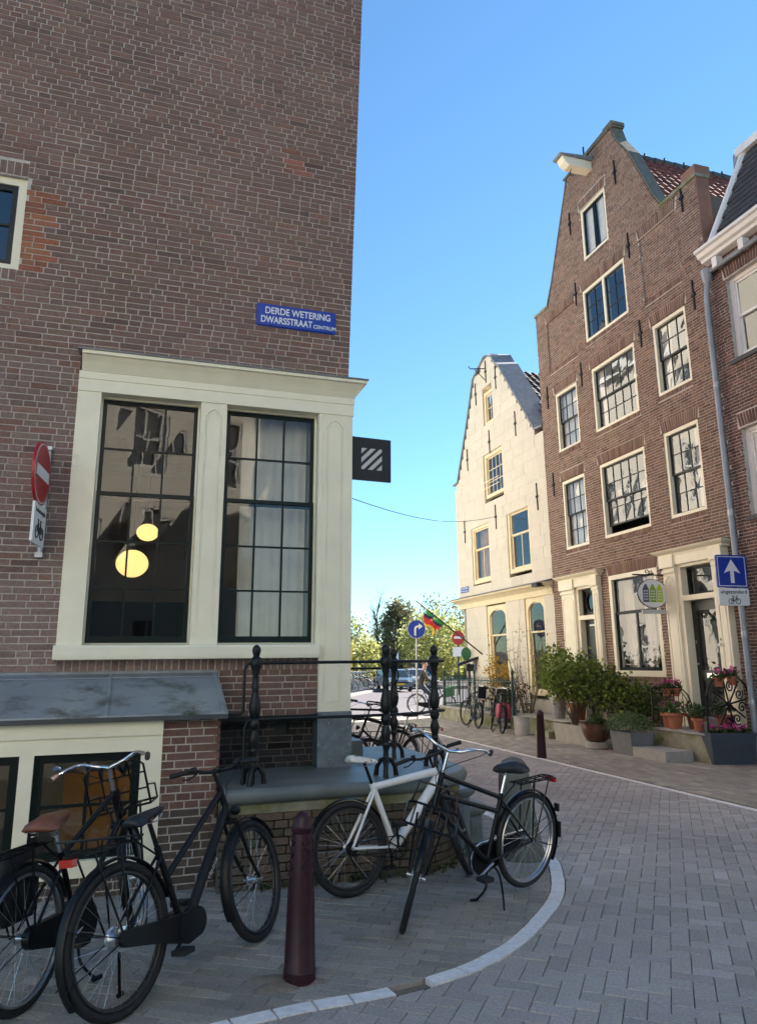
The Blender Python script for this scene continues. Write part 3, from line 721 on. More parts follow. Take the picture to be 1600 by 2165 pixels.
# ------------------------------------------------------------------ stoop
ST = root('stone_stoop', 'rounded bluestone stoop on a mossy curved brick base with iron railing', 'stoop', L(.2, .4, 0))
def stoop_path(off, u0=-1.198, wend=-1.35):
    p = [(u0, .89 + off), (.25, .89 + off)]
    for i in range(1, 12):
        t = R(90 - 90 * i / 12); p.append((.25 + (.68 + off) * math.cos(t), .21 + (.68 + off) * math.sin(t)))
    return p + [(.93 + off, .21), (.93 + off, wend)]
def slab(name, path, prof, parent, mat, inner):
    m = MB(); top = sweep_plan(m, L, path, prof, caps=True); z = prof[-1][1]
    m.add([L(q.x, q.y, z) for q in top] + [L(a, b, z) for a, b in inner], [tuple(range(len(top) + len(inner)))])
    return m.build(name, mat, parent, smooth=40)
slab('platform', stoop_path(0), [(-.05, .615), (.055, .612), (.078, .628), (.088, .655), (.085, .685), (.07, .706), (.045, .716)], ST, 'bluestone', [(-.02, -1.35), (-.02, -.14), (-1.198, -.14)])
m = MB(); sweep_plan(m, L, stoop_path(0), [(-.1, .535), (.018, .535), (.022, .56), (.03, .600), (.045, .614), (-.1, .614)]); m.build('stone_band', 'moss_stone', ST)
PFm = PathFrame(L, stoop_path(0))
brick_wall(ST, PFm, 0, .536, lambda z: 0, lambda z: PFm.len, [], lambda u, z: hsvj((.115, .088, .066) if random.random() < .8 else (.085, .08, .058), .16, .06), course=.0596, w0=0, nsingle=300, mortar='mortar_dark', depth=.1)
for z, u1, w0, w1, nm in ((.50, 1.14, -1.0, .30, 'step'), (.315, 1.33, -.95, .16, 'step')):
    P = [(.9, w1), (u1 - .18, w1)] + [(u1 - .18 + .18 * math.sin(R(t)), w1 - .18 + .18 * math.cos(R(t))) for t in (20, 40, 60, 80)] + [(u1, w1 - .2), (u1, w0)]
    slab(nm, P, [(-.05, z - .07), (.03, z - .07), (.05, z - .045), (.05, z - .02), (.03, z), (.02, z + .001)], ST, 'bluestone', [(.9, w0)])
    m = MB(); sweep_plan(m, L, P, [(.0, 0), (.0, z - .071)]); m.build('riser', 'plinth_stone', ST)
m = MB(); m.box(L, -.02, .36, -2.4, -.62, .70, .86); m.build('door_step', 'bluestone', ST)
# railing
RL = root('iron_railing', 'black cast-iron railing with turned balusters and two rails on the stoop', 'railing', L(.2, .6, .71))
POST = [(0.0, 0), (.0, 0)]
prof = [(.012, .0), (.012, .09), (.020, .10), (.022, .12), (.017, .14), (.015, .20), (.020, .235), (.024, .245), (.019, .26), (.020, .27), (.027, .31), (.030, .345), (.022, .38), (.018, .40), (.026, .415), (.032, .445), (.027, .475), (.018, .49), (.024, .50), (.030, .525),
        (.034, .56), (.032, .60), (.022, .66), (.018, .70), (.024, .72), (.020, .735), (.017, .77), (.018, .82), (.024, .835), (.022, .85), (.030, .875), (.036, .905), (.034, .935), (.022, .955), (.017, .962), (.022, .985), (.026, 1.005), (.022, 1.03), (.010, 1.048), (.001, 1.052)]
def rail_post(u, w, s=1.0):
    b = L(u, w, .715); m = MB(); m.lathe([(r * 1.38, z * s) for r, z in prof], 14, b)
    p = m.build('baluster', 'iron', RL, smooth=50)
    m = MB()
    for k in range(3):
        a = 2 * math.pi * k / 3 + .5
        m.tube([b + Vector((math.cos(a) * r, math.sin(a) * r, z)) for r, z in ((.012, .135), (.05, .125), (.085, .07), (.095, .0))], [.016, .020, .019, .022], 8)
    m.build('foot', 'iron', p, smooth=60)
for u, w in ((-.944, .74), (.135, .735), (.716, .38), (.58, -.318)): rail_post(u, w, 1.0 if w > -.1 else .985)
def spline(P, n=8): return [Vector(q) for q in smooth_path3(P, n)]
def smooth_path3(P, n):
    out = []; P = [Vector(p) for p in P]
    for i in range(len(P) - 1):
        p0 = P[max(i - 1, 0)]; p1 = P[i]; p2 = P[i + 1]; p3 = P[min(i + 2, len(P) - 1)]
        for k in range(n):
            t = k / n; out.append(.5 * ((2 * p1) + (p2 - p0) * t + (2 * p0 - 5 * p1 + 4 * p2 - p3) * t * t + (3 * p1 - p0 - 3 * p2 + p3) * t ** 3))
    out.append(P[-1]); return out
for z in (1.625, 1.195):
    q = [L(-1.21, .74, z - .385), L(-1.05, .74, z - .385), L(-1.035, .74, z - .365), L(-1.032, .74, z - .05), L(-1.015, .74, z - .01), L(-.98, .74, z)] if z > 1.5 else [L(-1.02, .74, .72), L(-1.018, .74, z - .06), L(-1.0, .74, z - .012), L(-.96, .74, z)]
    q += spline([L(-.5, .74, z), L(.135, .735, z), L(.45, .655, z), L(.66, .53, z), L(.775, .44, z), L(.79, .385, z), L(.716, .38, z)], 6)
    m = MB(); m.tube(q, .0125, 8); m.build('rail', 'iron', RL, smooth=60)
for z in (1.56, 1.16):
    m = MB(); m.tube([L(.58, -.318, z), L(.02, -.9, z)], .011, 8); m.build('rail', 'iron', RL, smooth=60)
for (u, w) in ((.58, -.318), (.716, .38)):
    m = MB(); c = L(u, w, 1.28); d = (L.u * .3 + L.w * (-.95 if w > 0 else .95) + Vector((0, 0, 0))).normalized()
    m.tube([c + d * a + Vector((0, 0, b)) for a, b in ((.0, .30), (.05, .27), (.075, .22), (.06, .17), (.02, .12), (.0, .06), (.03, .02), (.07, .0))], .008, 6); m.build('scroll', 'iron', RL, smooth=60)

# ------------------------------------------------------------------ bollards
def bollard(loc, label, s=1.0, hi=True, cross=True):
    rt = root('bollard', label, 'bollard', loc); b = Vector(loc)
    m = MB(); m.lathe([(.085, 0), (.085, .05), (.083, .052), (.0815, .055), (.072, .40), (.055, .70), (.053, .715), (.058, .722), (.059, .745), (.053, .752), (.050, .765), (.044, .79), (.030, .81), (.015, .822), (.001, .825)] if hi else [(.088, 0), (.085, .05), (.064, .72), (.069, .73), (.06, .77), (.03, .81), (.001, .82)], 28 if hi else 14, b)
    m.build('post', 'maroon', rt, smooth=35)
    if cross:
        for k in range(4):
            a = R(-100 + 90 * k + 40)
            for j in range(3):
                z = .655 - j * .062; r = .0565 + (.70 - z) * .055; m = MB()
                for s_ in (1, -1):
                    pts = []
                    for t in (-1, 0, 1):
                        aa = a + t * .024 / r; pts.append(b + Vector((r * math.cos(aa), r * math.sin(aa), z + s_ * t * .024)))
                    m.tube(pts, .0055, 5)
                m.build('cross', 'maroon', rt)
    return rt
bb = bollard((-.41, 4.24, 0), 'dark maroon cast-iron bollard with three crosses standing between the parked bicycles')
m = MB(); m.add([(-.41 - .060, 4.24 - .018, .655), (-.41 - .054, 4.24 - .032, .655), (-.41 - .0585, 4.24 - .022, .69)], [(0, 1, 2)]); m.build('sticker', 'sign_white', bb)
bollard(tuple(rg(5.3, 3.24)), 'slim dark bollard by the white edge line opposite the potted plants', hi=False, cross=False)
# grey stone guard post behind the black roadster bicycle
gp = Vector((1.22, 6.75, 0)); m = MB()
m.lathe([(.21, 0), (.19, .06), (.155, .35), (.135, .65), (.12, .74), (.085, .79), (.03, .81), (.001, .812)], 20, gp, Matrix.Rotation(R(-4), 4, 'Y'))
tag(m.build('guard_stone', 'guard_stone', smooth=50), 'grey tapered guard stone standing behind the black roadster at street corner', 'stone post')
# loose sand and weeds at the foot of the stoop
m = MB()
for k in range(60):
    a = random.uniform(-.9, 1.6); q, d = PFm.plan(max(0, min(PFm.len - .9, a + 1.2))); nrm = Vector((-d.y, d.x)); q = q + nrm * random.uniform(.01, .05); b = L(q.x, q.y, 0); b.z = 0
    leaves(m, [b + Vector((random.gauss(0, .02), random.gauss(0, .02), random.uniform(.005, .05))) for _ in range(6)], .022, [(.05, .09, .02), (.07, .10, .03), (.04, .06, .02)], ln=2)
kind(m.build('weeds', 'leaf'), 'stuff')
m = MB(); c = Vector((-.50, 4.20, -.004)); ring = []
for i in range(24):
    a = i / 24 * 2 * math.pi; r = .22 * (1 + .35 * math.sin(3 * a + 1) + .2 * math.sin(5 * a)); ring.append(c + Vector((r * 1.2 * math.cos(a), r * .8 * math.sin(a), -.02)))
m.add([c + Vector((0, 0, .022))] + [c.lerp(q, .55) + Vector((0, 0, .018)) for q in ring] + ring, [(0, 1 + i, 1 + (i + 1) % 24) for i in range(24)] + [(1 + i, 25 + i, 25 + (i + 1) % 24, 1 + (i + 1) % 24) for i in range(24)])
kind(m.build('sand_heap', 'sand', smooth=60), 'stuff')

# ------------------------------------------------------------------ houses on the right
def lerp_prof(P):
    def f(z):
        if z <= P[0][1]: return P[0][0]
        for (a, z0), (b, z1) in zip(P, P[1:]):
            if z <= z1: return a + (b - a) * (z - z0) / max(z1 - z0, 1e-6)
        return P[-1][0]
    return f
def anchor(parent, fr, u, z, h=.62, w=.03):
    m = MB(); m.box(fr, u - .016, u + .016, .004, w, z - h / 2, z + h / 2); m.box(fr, u - .05, u + .05, .004, w + .01, z - .03, z + .03); return m.build('wall_anchor', 'iron', parent)
def house_window(parent, fr, u0, u1, z0, z1, cols, up, low, ft=.075, wf=-.02, mat='cream', smat='sash_grey', curtain=None, split=.5, raise_=0., gm='glass_old', sill=True):
    wf_ = frame_box(fr, u0, u1, z0, z1, wf, wf - .14, ft, ft * .9); win = wf_.build('window', mat, parent)
    a0, a1, b0, b1 = u0 + ft, u1 - ft, z0 + ft * .9, z1 - ft; zm = b0 + (b1 - b0) * split
    if low:
        sash(win, fr, a0, a1, zm - .02, b1, wf - .06, cols, up, .035, .02, .03, smat, gm, .003)
        sash(win, fr, a0, a1, b0 + raise_, zm + .02 + raise_, wf - .092, cols, low, .035, .02, .03, smat, gm, .003)
    else: sash(win, fr, a0, a1, b0, b1, wf - .06, cols, up, .04, .022, .03, smat, gm, .003)
    if curtain:
        m = MB(); n = 14
        for k, (c0, c1) in enumerate(curtain):
            vs = []
            for i in range(n + 1):
                u = a0 + (a1 - a0) * (c0 + (c1 - c0) * i / n); ww = wf - .165 + .012 * math.sin(i * 2.1)
                vs += [fr(u, ww, b0), fr(u, ww, b1)]
            m.add(vs, [(2 * i, 2 * i + 2, 2 * i + 3, 2 * i + 1) for i in range(n)])
        m.build('curtain', 'net_curtain', win, smooth=60)
    return win
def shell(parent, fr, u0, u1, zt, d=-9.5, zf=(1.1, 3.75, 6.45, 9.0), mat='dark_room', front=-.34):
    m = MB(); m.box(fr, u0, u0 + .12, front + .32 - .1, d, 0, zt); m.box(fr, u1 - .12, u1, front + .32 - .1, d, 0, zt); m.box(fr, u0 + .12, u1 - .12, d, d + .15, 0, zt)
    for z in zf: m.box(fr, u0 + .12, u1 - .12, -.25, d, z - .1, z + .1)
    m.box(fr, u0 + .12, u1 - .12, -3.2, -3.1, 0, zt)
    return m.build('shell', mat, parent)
def door_case(parent, fr, u0, u1, zb, ztop, wd, door_u0, door_u1, ztr, label=None):
    """moulded cream door surround with pilasters, frieze and cornice"""
    m = MB(); pw = (door_u0 - u0) - .10; pr = (u1 - door_u1) - .10
    m.box(fr, u0, u0 + pw, -.05, wd, zb, ztop - .30); m.box(fr, u1 - pr, u1, -.05, wd, zb, ztop - .30); p = m.build('pilaster', 'cream', parent)
    m = MB(); m.box(fr, u0 + pw, door_u0, -.2, wd - .05, zb, ztop - .30); m.box(fr, door_u1, u1 - pr, -.2, wd - .05, zb, ztop - .30); m.box(fr, door_u0, door_u1, -.2, wd - .04, ztop - .30 - .06, ztop - .30); m.build('door_frame', 'cream', parent)
    m = MB()
    for a, b in ((u0, u0 + pw), (u1 - pr, u1)):
        c = (a + b) / 2; h = (b - a) / 2 - .05
        if h > .02: m.tube([fr(c + x, wd, z) for x, z in ((-h, zb + .25), (-h, ztop - .62), (-h * .5, ztop - .54), (0, ztop - .51), (h * .5, ztop - .54), (h, ztop - .62), (h, zb + .25))], .012, 6, closed=True)
        m.box(fr, a - .02, b + .02, wd, wd + .03, zb, zb + .18)
        m.box(fr, a - .02, b + .02, 0, wd + .03, ztop - .44, ztop - .38)
    m.build('moulding', 'cream', p, smooth=60)
    m = MB(); m.box(fr, u0 - .01, u1 + .01, 0, wd + .02, ztop - .30, ztop - .12)
    for a, b in ((u0 - .03, u0 + pw + .03), (u1 - pr - .03, u1 + .03)): m.box(fr, a, b, wd + .02, wd + .06, ztop - .34, ztop - .10)
    m.build('frieze', 'cream', parent)
    m = MB(); sweep_plan(m, fr, [(u0 - .03, 0), (u0 - .03, wd), (u1 + .03, wd), (u1 + .03, 0)], [(0, ztop - .12), (.03, ztop - .12), (.04, ztop - .08), (.10, ztop - .045), (.13, ztop - .02), (.14, ztop), (-.1, ztop + .02)])
    m.add([fr(u0 - .2, 0, ztop + .021), fr(u1 + .2, 0, ztop + .021), fr(u1 + .16, wd + .13, ztop + .002), fr(u0 - .16, wd + .13, ztop + .002)], [(0, 1, 2, 3)])
    m.build('cornice', 'cream', parent, smooth=30)
    m = MB(); m.box(fr, door_u0, door_u1, -.2, wd - .05, ztr - .05, ztr + .05); m.build('transom', 'cream', parent)
def roof_tiles(parent, P0, du, dv, nu, nv, col, nsingle=150, sag=.03, mat='roof_red', name='roof_tile', amp=.022):
    """P0 corner, du one tile along the eave, dv one course up the slope"""
    du = Vector(du); dv = Vector(dv); nn = du.cross(dv).normalized(); mb = MB(); items = []
    for i in range(nu):
        for j in range(nv):
            p = P0 + du * i + dv * j; items.append(((p - Vector((0, 0, 1.6))).length + (0 if seen(p) else 1e4), i, j))
    items.sort()
    for k, (d, i, j) in enumerate(items):
        m = MB() if (k < nsingle and d < 1e4) else mb; c = hsvj(col, .16, .06); vs = []
        for t in range(7):
            x = t / 6; h = amp * math.sin(x * 2 * math.pi) + amp
            a = P0 + du * (i + x * 1.06) + dv * j + nn * (h + sag); b = P0 + du * (i + x * 1.06) + dv * (j + 1.15) + nn * (h + .002)
            vs += [a, b, a - nn * .016]
        fs = []
        for t in range(6): o = t * 3; fs += [(o, o + 3, o + 4, o + 1), (o + 2, o + 5, o + 3, o)]
        m.add(vs, fs, c)
        if m is not mb: m.build(name, mat, parent, smooth=60)
    if mb.F: kind(mb.build('roof_tiling', mat, parent), 'stuff')

# ================= brown gabled house
BH = root('gabled_house', 'tall brown brick canal house with flat-topped gable, hoist beam and red tiled roof', 'house', RF(3.6, 0, 0))
def bh_col(u, z):
    t = random.random(); base = (.190, .120, .088)
    if t < .16: base = (.235, .14, .098)
    elif t < .3: base = (.15, .085, .062)
    elif z > 9 and t < .45: base = (.23, .135, .10)
    return hsvj(base, .12, .05)
gl = lerp_prof([(.55, 0), (.55, 11.0), (1.22, 11.02), (1.54, 11.66), (1.97, 12.63), (2.42, 13.62), (2.56, 13.9), (2.56, 14.1)])
gr = lerp_prof([(6.93, 0), (6.93, 11.05), (5.88, 11.07), (5.64, 11.5), (5.45, 11.95), (5.02, 12.95), (4.62, 13.6), (4.5, 13.85), (4.5, 14.1)])
WINS = [(1.25, 2.29, 6.95, 8.54, 3, 2, 2), (2.93, 4.61, 6.98, 8.57, 5, 2, 2), (5.23, 6.27, 7.05, 8.63, 3, 2, 2),
        (1.28, 2.33, 4.42, 6.17, 3, 2, 2), (2.95, 4.64, 4.44, 6.18, 5, 2, 2), (5.25, 6.29, 4.47, 6.25, 3, 2, 2)]
holes = [(a, b, c, d) for a, b, c, d, *_ in WINS] + [(2.82, 4.54, 9.30, 10.66), (3.0, 4.07, 11.38, 12.78), (2.98, 4.68, 1.36, 3.57)]
extra = []
for a, b, c, d, *_ in WINS + [(2.82, 4.54, 9.3, 10.66), (3.0, 4.07, 11.38, 12.78), (2.98, 4.68, 1.36, 3.57), (5.10, 6.28, 9.25, 10.74), (1.10, 2.45, 9.25, 10.6)]:
    holes.append((a - .06, b + .06, d, d + .25, 1)); extra += soldiers(a, b, d + .006, d + .245, bh_col, fan=.055)
    holes.append((a, b, c - .11, c, 1)); extra += soldiers(a, b, c - .105, c - .005, bh_col)
holes += [(1.08, 2.68, 0, 3.74), (5.03, 6.68, 0, 3.82)]
NI = [(5.10, 6.28, 9.25, 10.74), (1.10, 2.45, 9.25, 10.6)]
holes += NI
brick_wall(BH, RF, .0, 14.01, gl, gr, holes, bh_col, course=.0596, joint=.0125, nsingle=300, extra=extra, mortar='mortar_pale', proud=.004, depth=.24)
for a, b, c, d in NI: brick_wall(BH, RF, c, d, lambda z: a, lambda z: b, [], bh_col, course=.0596, joint=.0125, nsingle=0, w0=-.035, mortar='mortar_pale', stuffname='niche_brickwork', mname='niche_back', depth=.05)
curt = [[(0, 1)], [(0, .16), (.84, 1)], [(0, .3)], [(0, 1)], None, [(.7, 1)]]
for k, (a, b, c, d, n, u_, l_) in enumerate(WINS): house_window(BH, RF, a, b, c, d, n, u_, l_, curtain=curt[k], raise_=.20 if k == 4 else 0)
# casement pair and attic shutters
wf = frame_box(RF, 2.82, 4.54, 9.30, 10.66, -.02, -.16, .08); wf.box(RF, 3.64, 3.72, -.02, -.16, 9.38, 10.58); win = wf.build('window', 'cream', BH)
sash(win, RF, 2.90, 3.64, 9.38, 10.58, -.05, 2, 3, .04, .02, .035, 'sash_grey', 'glass_old', .003); sash(win, RF, 3.72, 4.46, 9.38, 10.58, -.05, 2, 3, .04, .02, .035, 'sash_grey', 'glass_old', .003)
wf = frame_box(RF, 3.0, 4.07, 11.38, 12.78, -.02, -.16, .085); win = wf.build('window', 'cream', BH)
sash(win, RF, 3.085, 3.53, 11.465, 12.695, -.045, 1, 1, .045, .02, .04, 'sash_green', 'glass', .003); sash(win, RF, 3.54, 3.985, 11.465, 12.695, -.045, 1, 1, .045, .02, .04, 'sash_green', 'glass', .003)
m = MB(); m.add([RF(3.1, -.125, 11.4), RF(3.5, -.11, 11.4), RF(3.46, -.12, 12.7), RF(3.1, -.12, 12.7)], [(0, 1, 2, 3)]); m.add([RF(3.62, -.12, 11.4), RF(3.98, -.11, 11.4), RF(3.98, -.115, 12.7), RF(3.56, -.125, 12.7)], [(0, 1, 2, 3)]); kind(m.build('curtains', 'net_curtain', win), 'stuff')
# ground floor shop window
wf = frame_box(RF, 2.98, 4.68, 1.36, 3.57, .01, -.16, .10, .12); win = wf.build('window', 'cream', BH)
sash(win, RF, 3.08, 4.58, 2.72, 3.47, -.06, 1, 1, .04, .03, .04, 'sash_green', 'glass', .004); sash(win, RF, 3.08, 4.58, 1.48, 2.74, -.04, 2, 1, .05, .045, .04, 'sash_green', 'glass', .004, bot=.07)
m = MB(); n = 18
for c0, c1 in ((0, .22), (.46, .66), (.86, 1)):
    vs = []
    for i in range(n + 1): u = 3.08 + 1.5 * (c0 + (c1 - c0) * i / n); ww = -.32 + .03 * math.sin(i * 1.9); vs += [RF(u, ww, 1.5), RF(u, ww, 3.46)]
    m.add(vs, [(2 * i, 2 * i + 2, 2 * i + 3, 2 * i + 1) for i in range(n)])
m.build('curtain', 'curtain', win, smooth=60)
m = MB()
for k in range(6):
    for j in range(5): m.box(RF, 3.75 + k * .13, 3.80 + k * .13, -.24, -.235, 1.55 + j * .12, 1.61 + j * .12)
m.build('lattice', 'sash_grey', win)
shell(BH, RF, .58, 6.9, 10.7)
# coping
for P, nm in (([(2.44, 14.2), (4.62, 14.2)], 'coping'),):
    m = MB(); m.prism([(2.46, 13.99), (4.60, 13.99), (4.60, 14.04), (4.62, 14.04), (4.62, 14.12), (4.2, 14.10), (2.42, 14.05)], RF, -.3, .045); m.build('coping', 'guard_stone', BH)
m = MB(); m.prism([(4.25, 14.03), (4.60, 14.03), (4.60, 14.13), (4.27, 14.13)], RF, -.32, .055); m.build('finial_stone', 'guard_stone', BH)
for a, b in ((.52, 1.25), (5.85, 6.97)): m = MB(); m.box(RF, a, b, -.30, .035, 11.03, 11.10); m.build('coping', 'moss_stone', BH)
m = MB(); m.box(RF, 6.55, 6.955, -.35, .008, 11.1, 11.30); m.build('coping', 'old_brick', BH); m = MB(); m.box(RF, 6.931, 6.95, -.30, -.001, 9.2, 11.04); m.build('gable_return', 'old_brick', BH)
m = MB(); rp = [(4.52, 14.0), (4.64, 13.60), (5.04, 12.97), (5.47, 11.97), (5.66, 11.52), (5.9, 11.1)]
for (a, z0), (b, z1) in zip(rp, rp[1:]): m.hexa([RF(a, .02, z0), RF(b, .02, z1), RF(b, -.3, z1), RF(a, -.3, z0), RF(a + .02, .02, z0 + .02), RF(b + .02, .02, z1 + .02), RF(b + .02, -.3, z1 + .02), RF(a + .02, -.3, z0 + .02)])
m.build('gable_edge', 'guard_stone', BH); m = MB()
rp = [(2.54, 14.0), (2.40, 13.62), (1.95, 12.63), (1.52, 11.66), (1.2, 11.1)]
for (a, z0), (b, z1) in zip(rp, rp[1:]): m.hexa([RF(a, .02, z0), RF(b, .02, z1), RF(b, -.4, z1), RF(a, -.4, z0), RF(a - .03, .02, z0 + .02), RF(b - .03, .02, z1 + .02), RF(b - .03, -.4, z1 + .02), RF(a - .03, -.4, z0 + .02)])
m.build('gable_edge', 'lead', BH)
# hoist beam
hb = MB(); hb.prism([(.0, 13.72), (.0, 13.50), (.62, 13.50), (.74, 13.58), (.80, 13.72)], lambda p, q, r: RF(q, p, r), 3.40, 3.66); hbo = hb.build('hoist_beam', 'cream', BH)
m = MB(); m.prism([(-.02, 13.721), (.86, 13.721), (.90, 13.75), (.0, 13.83)], lambda p, q, r: RF(q, p, r), 3.35, 3.71); m.build('beam_cover', 'lead', hbo)
m = MB(); m.tube([RF(3.53, .5, 13.5)] + [RF(3.53, .5 + .05 * math.sin(t), 13.36 - .06 * math.cos(t)) for t in (2.6, 1.6, .6, -.4, -1.4)], .012, 6); m.build('hook', 'iron', hbo)
for u, z in ((3.40, 14.0), (4.52, 12.82), (2.56, 12.7), (4.76, 10.8), (2.58, 10.73), (4.88, 8.63), (6.55, 8.69), (6.52, 10.83), (.91, 8.58), (2.55, 8.6), (.92, 6.2)): anchor(BH, RF, u, z, .62)
# red tiled roof: ridge runs back from the gable
zr, ze, ur, ue = 14.2, 10.95, 3.53, 7.0
ue, ze = 6.06, 10.42; P0 = RF(ue, -.33, ze); up = (RF(ur, -.33, zr) - P0); nv = 17; back = -RF.w * .235; nu = 38
m = MB(); A0, A1 = RF(ue, -.3, ze), RF(ur, -.3, zr); A2, A3 = RF(ur, -9.4, zr), RF(ue, -9.4, ze); B0, B3 = RF(.95, -.3, ze), RF(.95, -9.4, ze)
m.add([A0, A1, A2, A3, B0, B3], [(0, 1, 2, 3), (1, 4, 5, 2)]); m.add([RF(.5, -9.4, ze), RF(ue, -9.4, ze), RF(ur, -9.4, zr)], [(0, 1, 2)]); m.add([RF(ue - .05, -.3, ze + .02), RF(ue - .05, -9.4, ze + .02), RF(7.02, -9.4, 10.0), RF(7.02, -.3, 10.0)], [(0, 1, 2, 3)]); rf = m.build('roof', 'tar', BH)
roof_tiles(rf, P0, -back * -1, up / nv, nu, nv, (.22, .065, .045), 150, name='roof_tile')
m = MB()
for k in range(30): m.tube([RF(ur, -.45 - k * .3, zr + .05), RF(ur, -.73 - k * .3, zr + .05)], [.09, .075], 8)
for k in range(0, 30, 2): m.lathe([(.03, 0), (.035, .05), (.02, .09), (.001, .12)], 6, RF(ur, -.5 - k * .3, zr + .12))
m.build('ridge_tiles', 'tar', rf)
m = MB(); m.box(RF, 6.9, 7.12, -9.4, -.36, 9.95, 10.1); m.box(RF, 6.93, 7.0, -9, -.3, 9.3, 9.95); m.build('gutter', 'zinc', BH)
# --- left door
door_case(BH, RF, 1.08, 2.68, .36, 3.74, .10, 1.76, 2.36, 2.70)
m = MB(); m.box(RF, 1.76, 2.36, -.16, -.10, .42, 2.65); dr = m.build('door', 'door_dark', BH)
m = MB(); m.box(RF, 1.86, 2.26, -.10, -.085, 1.5, 2.5); m.box(RF, 1.86, 2.26, -.10, -.085, .6, 1.3); m.build('panel', 'door_dark', dr)
m = MB(); m.box(RF, 1.95, 2.17, -.085, -.08, 2.50, 2.54); m.build('number_plate', 'sign_white', dr)
wf = frame_box(RF, 1.76, 2.36, 2.75, 3.38, -.06, -.14, .05); fl = wf.build('fanlight', 'sash_green', BH); pane(fl, RF, 1.81, 2.31, 2.80, 3.33, -.10, 'glass')
m = MB(); m.tube([RF(2.06 + .16 * math.cos(t * math.pi / 10), -.07, 3.06 + .22 * math.sin(t * math.pi / 10)) for t in range(20)], .02, 6, closed=True); m.build('oval_grille', 'iron', fl)
m = MB(); m.box(RF, 1.0, 1.08, .0, .11, 1.55, 1.85); m.build('letter_box', 'sign_black', BH)
# --- right door
door_case(BH, RF, 5.03, 6.68, .45, 3.82, .14, 5.48, 6.32, 2.86)
m = MB(); m.box(RF, 5.48, 5.60, -.16, -.09, .66, 2.80); m.box(RF, 6.20, 6.32, -.16, -.09, .66, 2.80); m.box(RF, 5.60, 6.20, -.16, -.09, 2.62, 2.80); m.box(RF, 5.60, 6.20, -.16, -.09, 1.32, 1.50); m.box(RF, 5.60, 6.20, -.155, -.11, .66, 1.32); dr = m.build('door', 'door_dark', BH)
pane(dr, RF, 5.60, 6.20, 1.50, 2.62, -.12, 'glass'); m = MB(); m.box(RF, 5.72, 6.05, -.088, -.082, 1.36, 1.45); m.build('letter_slot', 'chrome', dr)
m = MB(); m.tube([RF(5.54, -.08, 1.62), RF(5.54, -.04, 1.62), RF(5.62, -.03, 1.61)], .012, 6); m.box(RF, 5.53, 5.55, -.09, -.07, 2.0, 2.06); m.build('handle', 'chrome', dr)
m = MB(); m.tube([RF(5.60 + .55 * t / 12, -.10, 2.52 + .05 * math.sin(t * 1.3)) for t in range(13)], .012, 6); m.build('door_grille', 'iron', dr)
wf = frame_box(RF, 5.48, 6.32, 2.91, 3.46, -.06, -.14, .05); fl = wf.build('fanlight', 'sash_green', BH); pane(fl, RF, 5.53, 6.27, 2.96, 3.41, -.10, 'glass')
m = MB(); m.box(RF, 5.48, 6.32, -.3, .2, .45, .655); m.build('door_sill', 'concrete', BH)
lettering(BH, RF, '46', .085, 6.40, .142, 2.02, 'mortar_dark', name='house_number'); lettering(BH, RF, 'BG', .085, 6.40, .142, 1.92, 'mortar_dark', name='house_number')
m = MB(); m.box(RF, 2.7, 5.0, -.02, .012, .0, .35); m.build('plinth', 'concrete', BH)

# ================= cream gabled house
CH = root('cream_house', 'cream plastered house with pointed neck gable, iron wall anchors and dark tiled roof', 'house', RF(-2.6, 0, 0))
cl = lerp_prof([(-5.55, 0), (-5.55, 7.62), (-5.22, 7.66), (-4.24, 9.5), (-3.62, 10.8), (-3.2, 11.0), (-2.75, 11.22)])
cr = lerp_prof([(.545, 0), (.545, 7.86), (.13, 7.88), (-1.84, 10.55), (-2.05, 10.7), (-2.3, 11.05), (-2.65, 11.22)])
cc = lambda u, z: hsvj((.62, .58, .485), .012, .008)
CW = [(-3.05, -2.37, 9.04, 10.12), (-3.23, -1.92, 6.70, 8.10), (-4.37, -3.05, 4.13, 5.96), (-1.84, -.50, 4.18, 6.03), (-3.50, -2.18, .8, 3.36), (-1.05, .05, .8, 3.40)]
holes = CW + [(-6, 1, 3.42, 3.76)]
brick_wall(CH, RF, 3.76, 11.20, cl, cr, CW, cc, course=.62 / 2, joint=.010, Ls=.78, Hs=.62, ps=.6, nsingle=300, mat='cream_stone', mortar='joint_cream', name='plaster_block', stuffname='plaster_blocks', proud=.005, mname='wall', depth=.24)
brick_wall(CH, RF, .36, 3.42, lambda z: -5.05, lambda z: .545, CW, cc, course=.34, joint=.012, Ls=.9, Hs=.7, ps=.6, nsingle=100, mat='cream_stone', mortar='joint_cream', name='plaster_block', stuffname='plaster_blocks', proud=.006, mname='wall', depth=.24)
m = MB(); m.box(RF, -5.05, .545, -.2, .02, 0, .36); m.build('plinth', 'concrete', CH)
shell(CH, RF, -5.5, .52, 8.2, zf=(.4, 3.6, 6.3), mat='room_grey')
m = MB(); m.box(RF, -5.55, -5.43, -9.5, -.24, 3.7, 7.7); m.build('side_wall', 'pale_plaster', CH)
m = MB(); sweep_plan(m, RF, [(-5.55, -6), (-5.55, 0), (.54, 0)][::1], [(-.1, 3.40), (.03, 3.40), (.05, 3.55), (.09, 3.58), (.14, 3.63), (.24, 3.66), (.26, 3.70), (-.05, 3.76)]); m.build('cornice', 'cream_tan', CH, smooth=30)
m = MB(); sweep_plan(m, RF, [(-5.57, -6), (-5.57, .0), (.54, .0)], [(.0, 3.775), (.27, 3.705), (.28, 3.72), (.0, 3.80)]); m.build('cornice_lead', 'lead', CH)
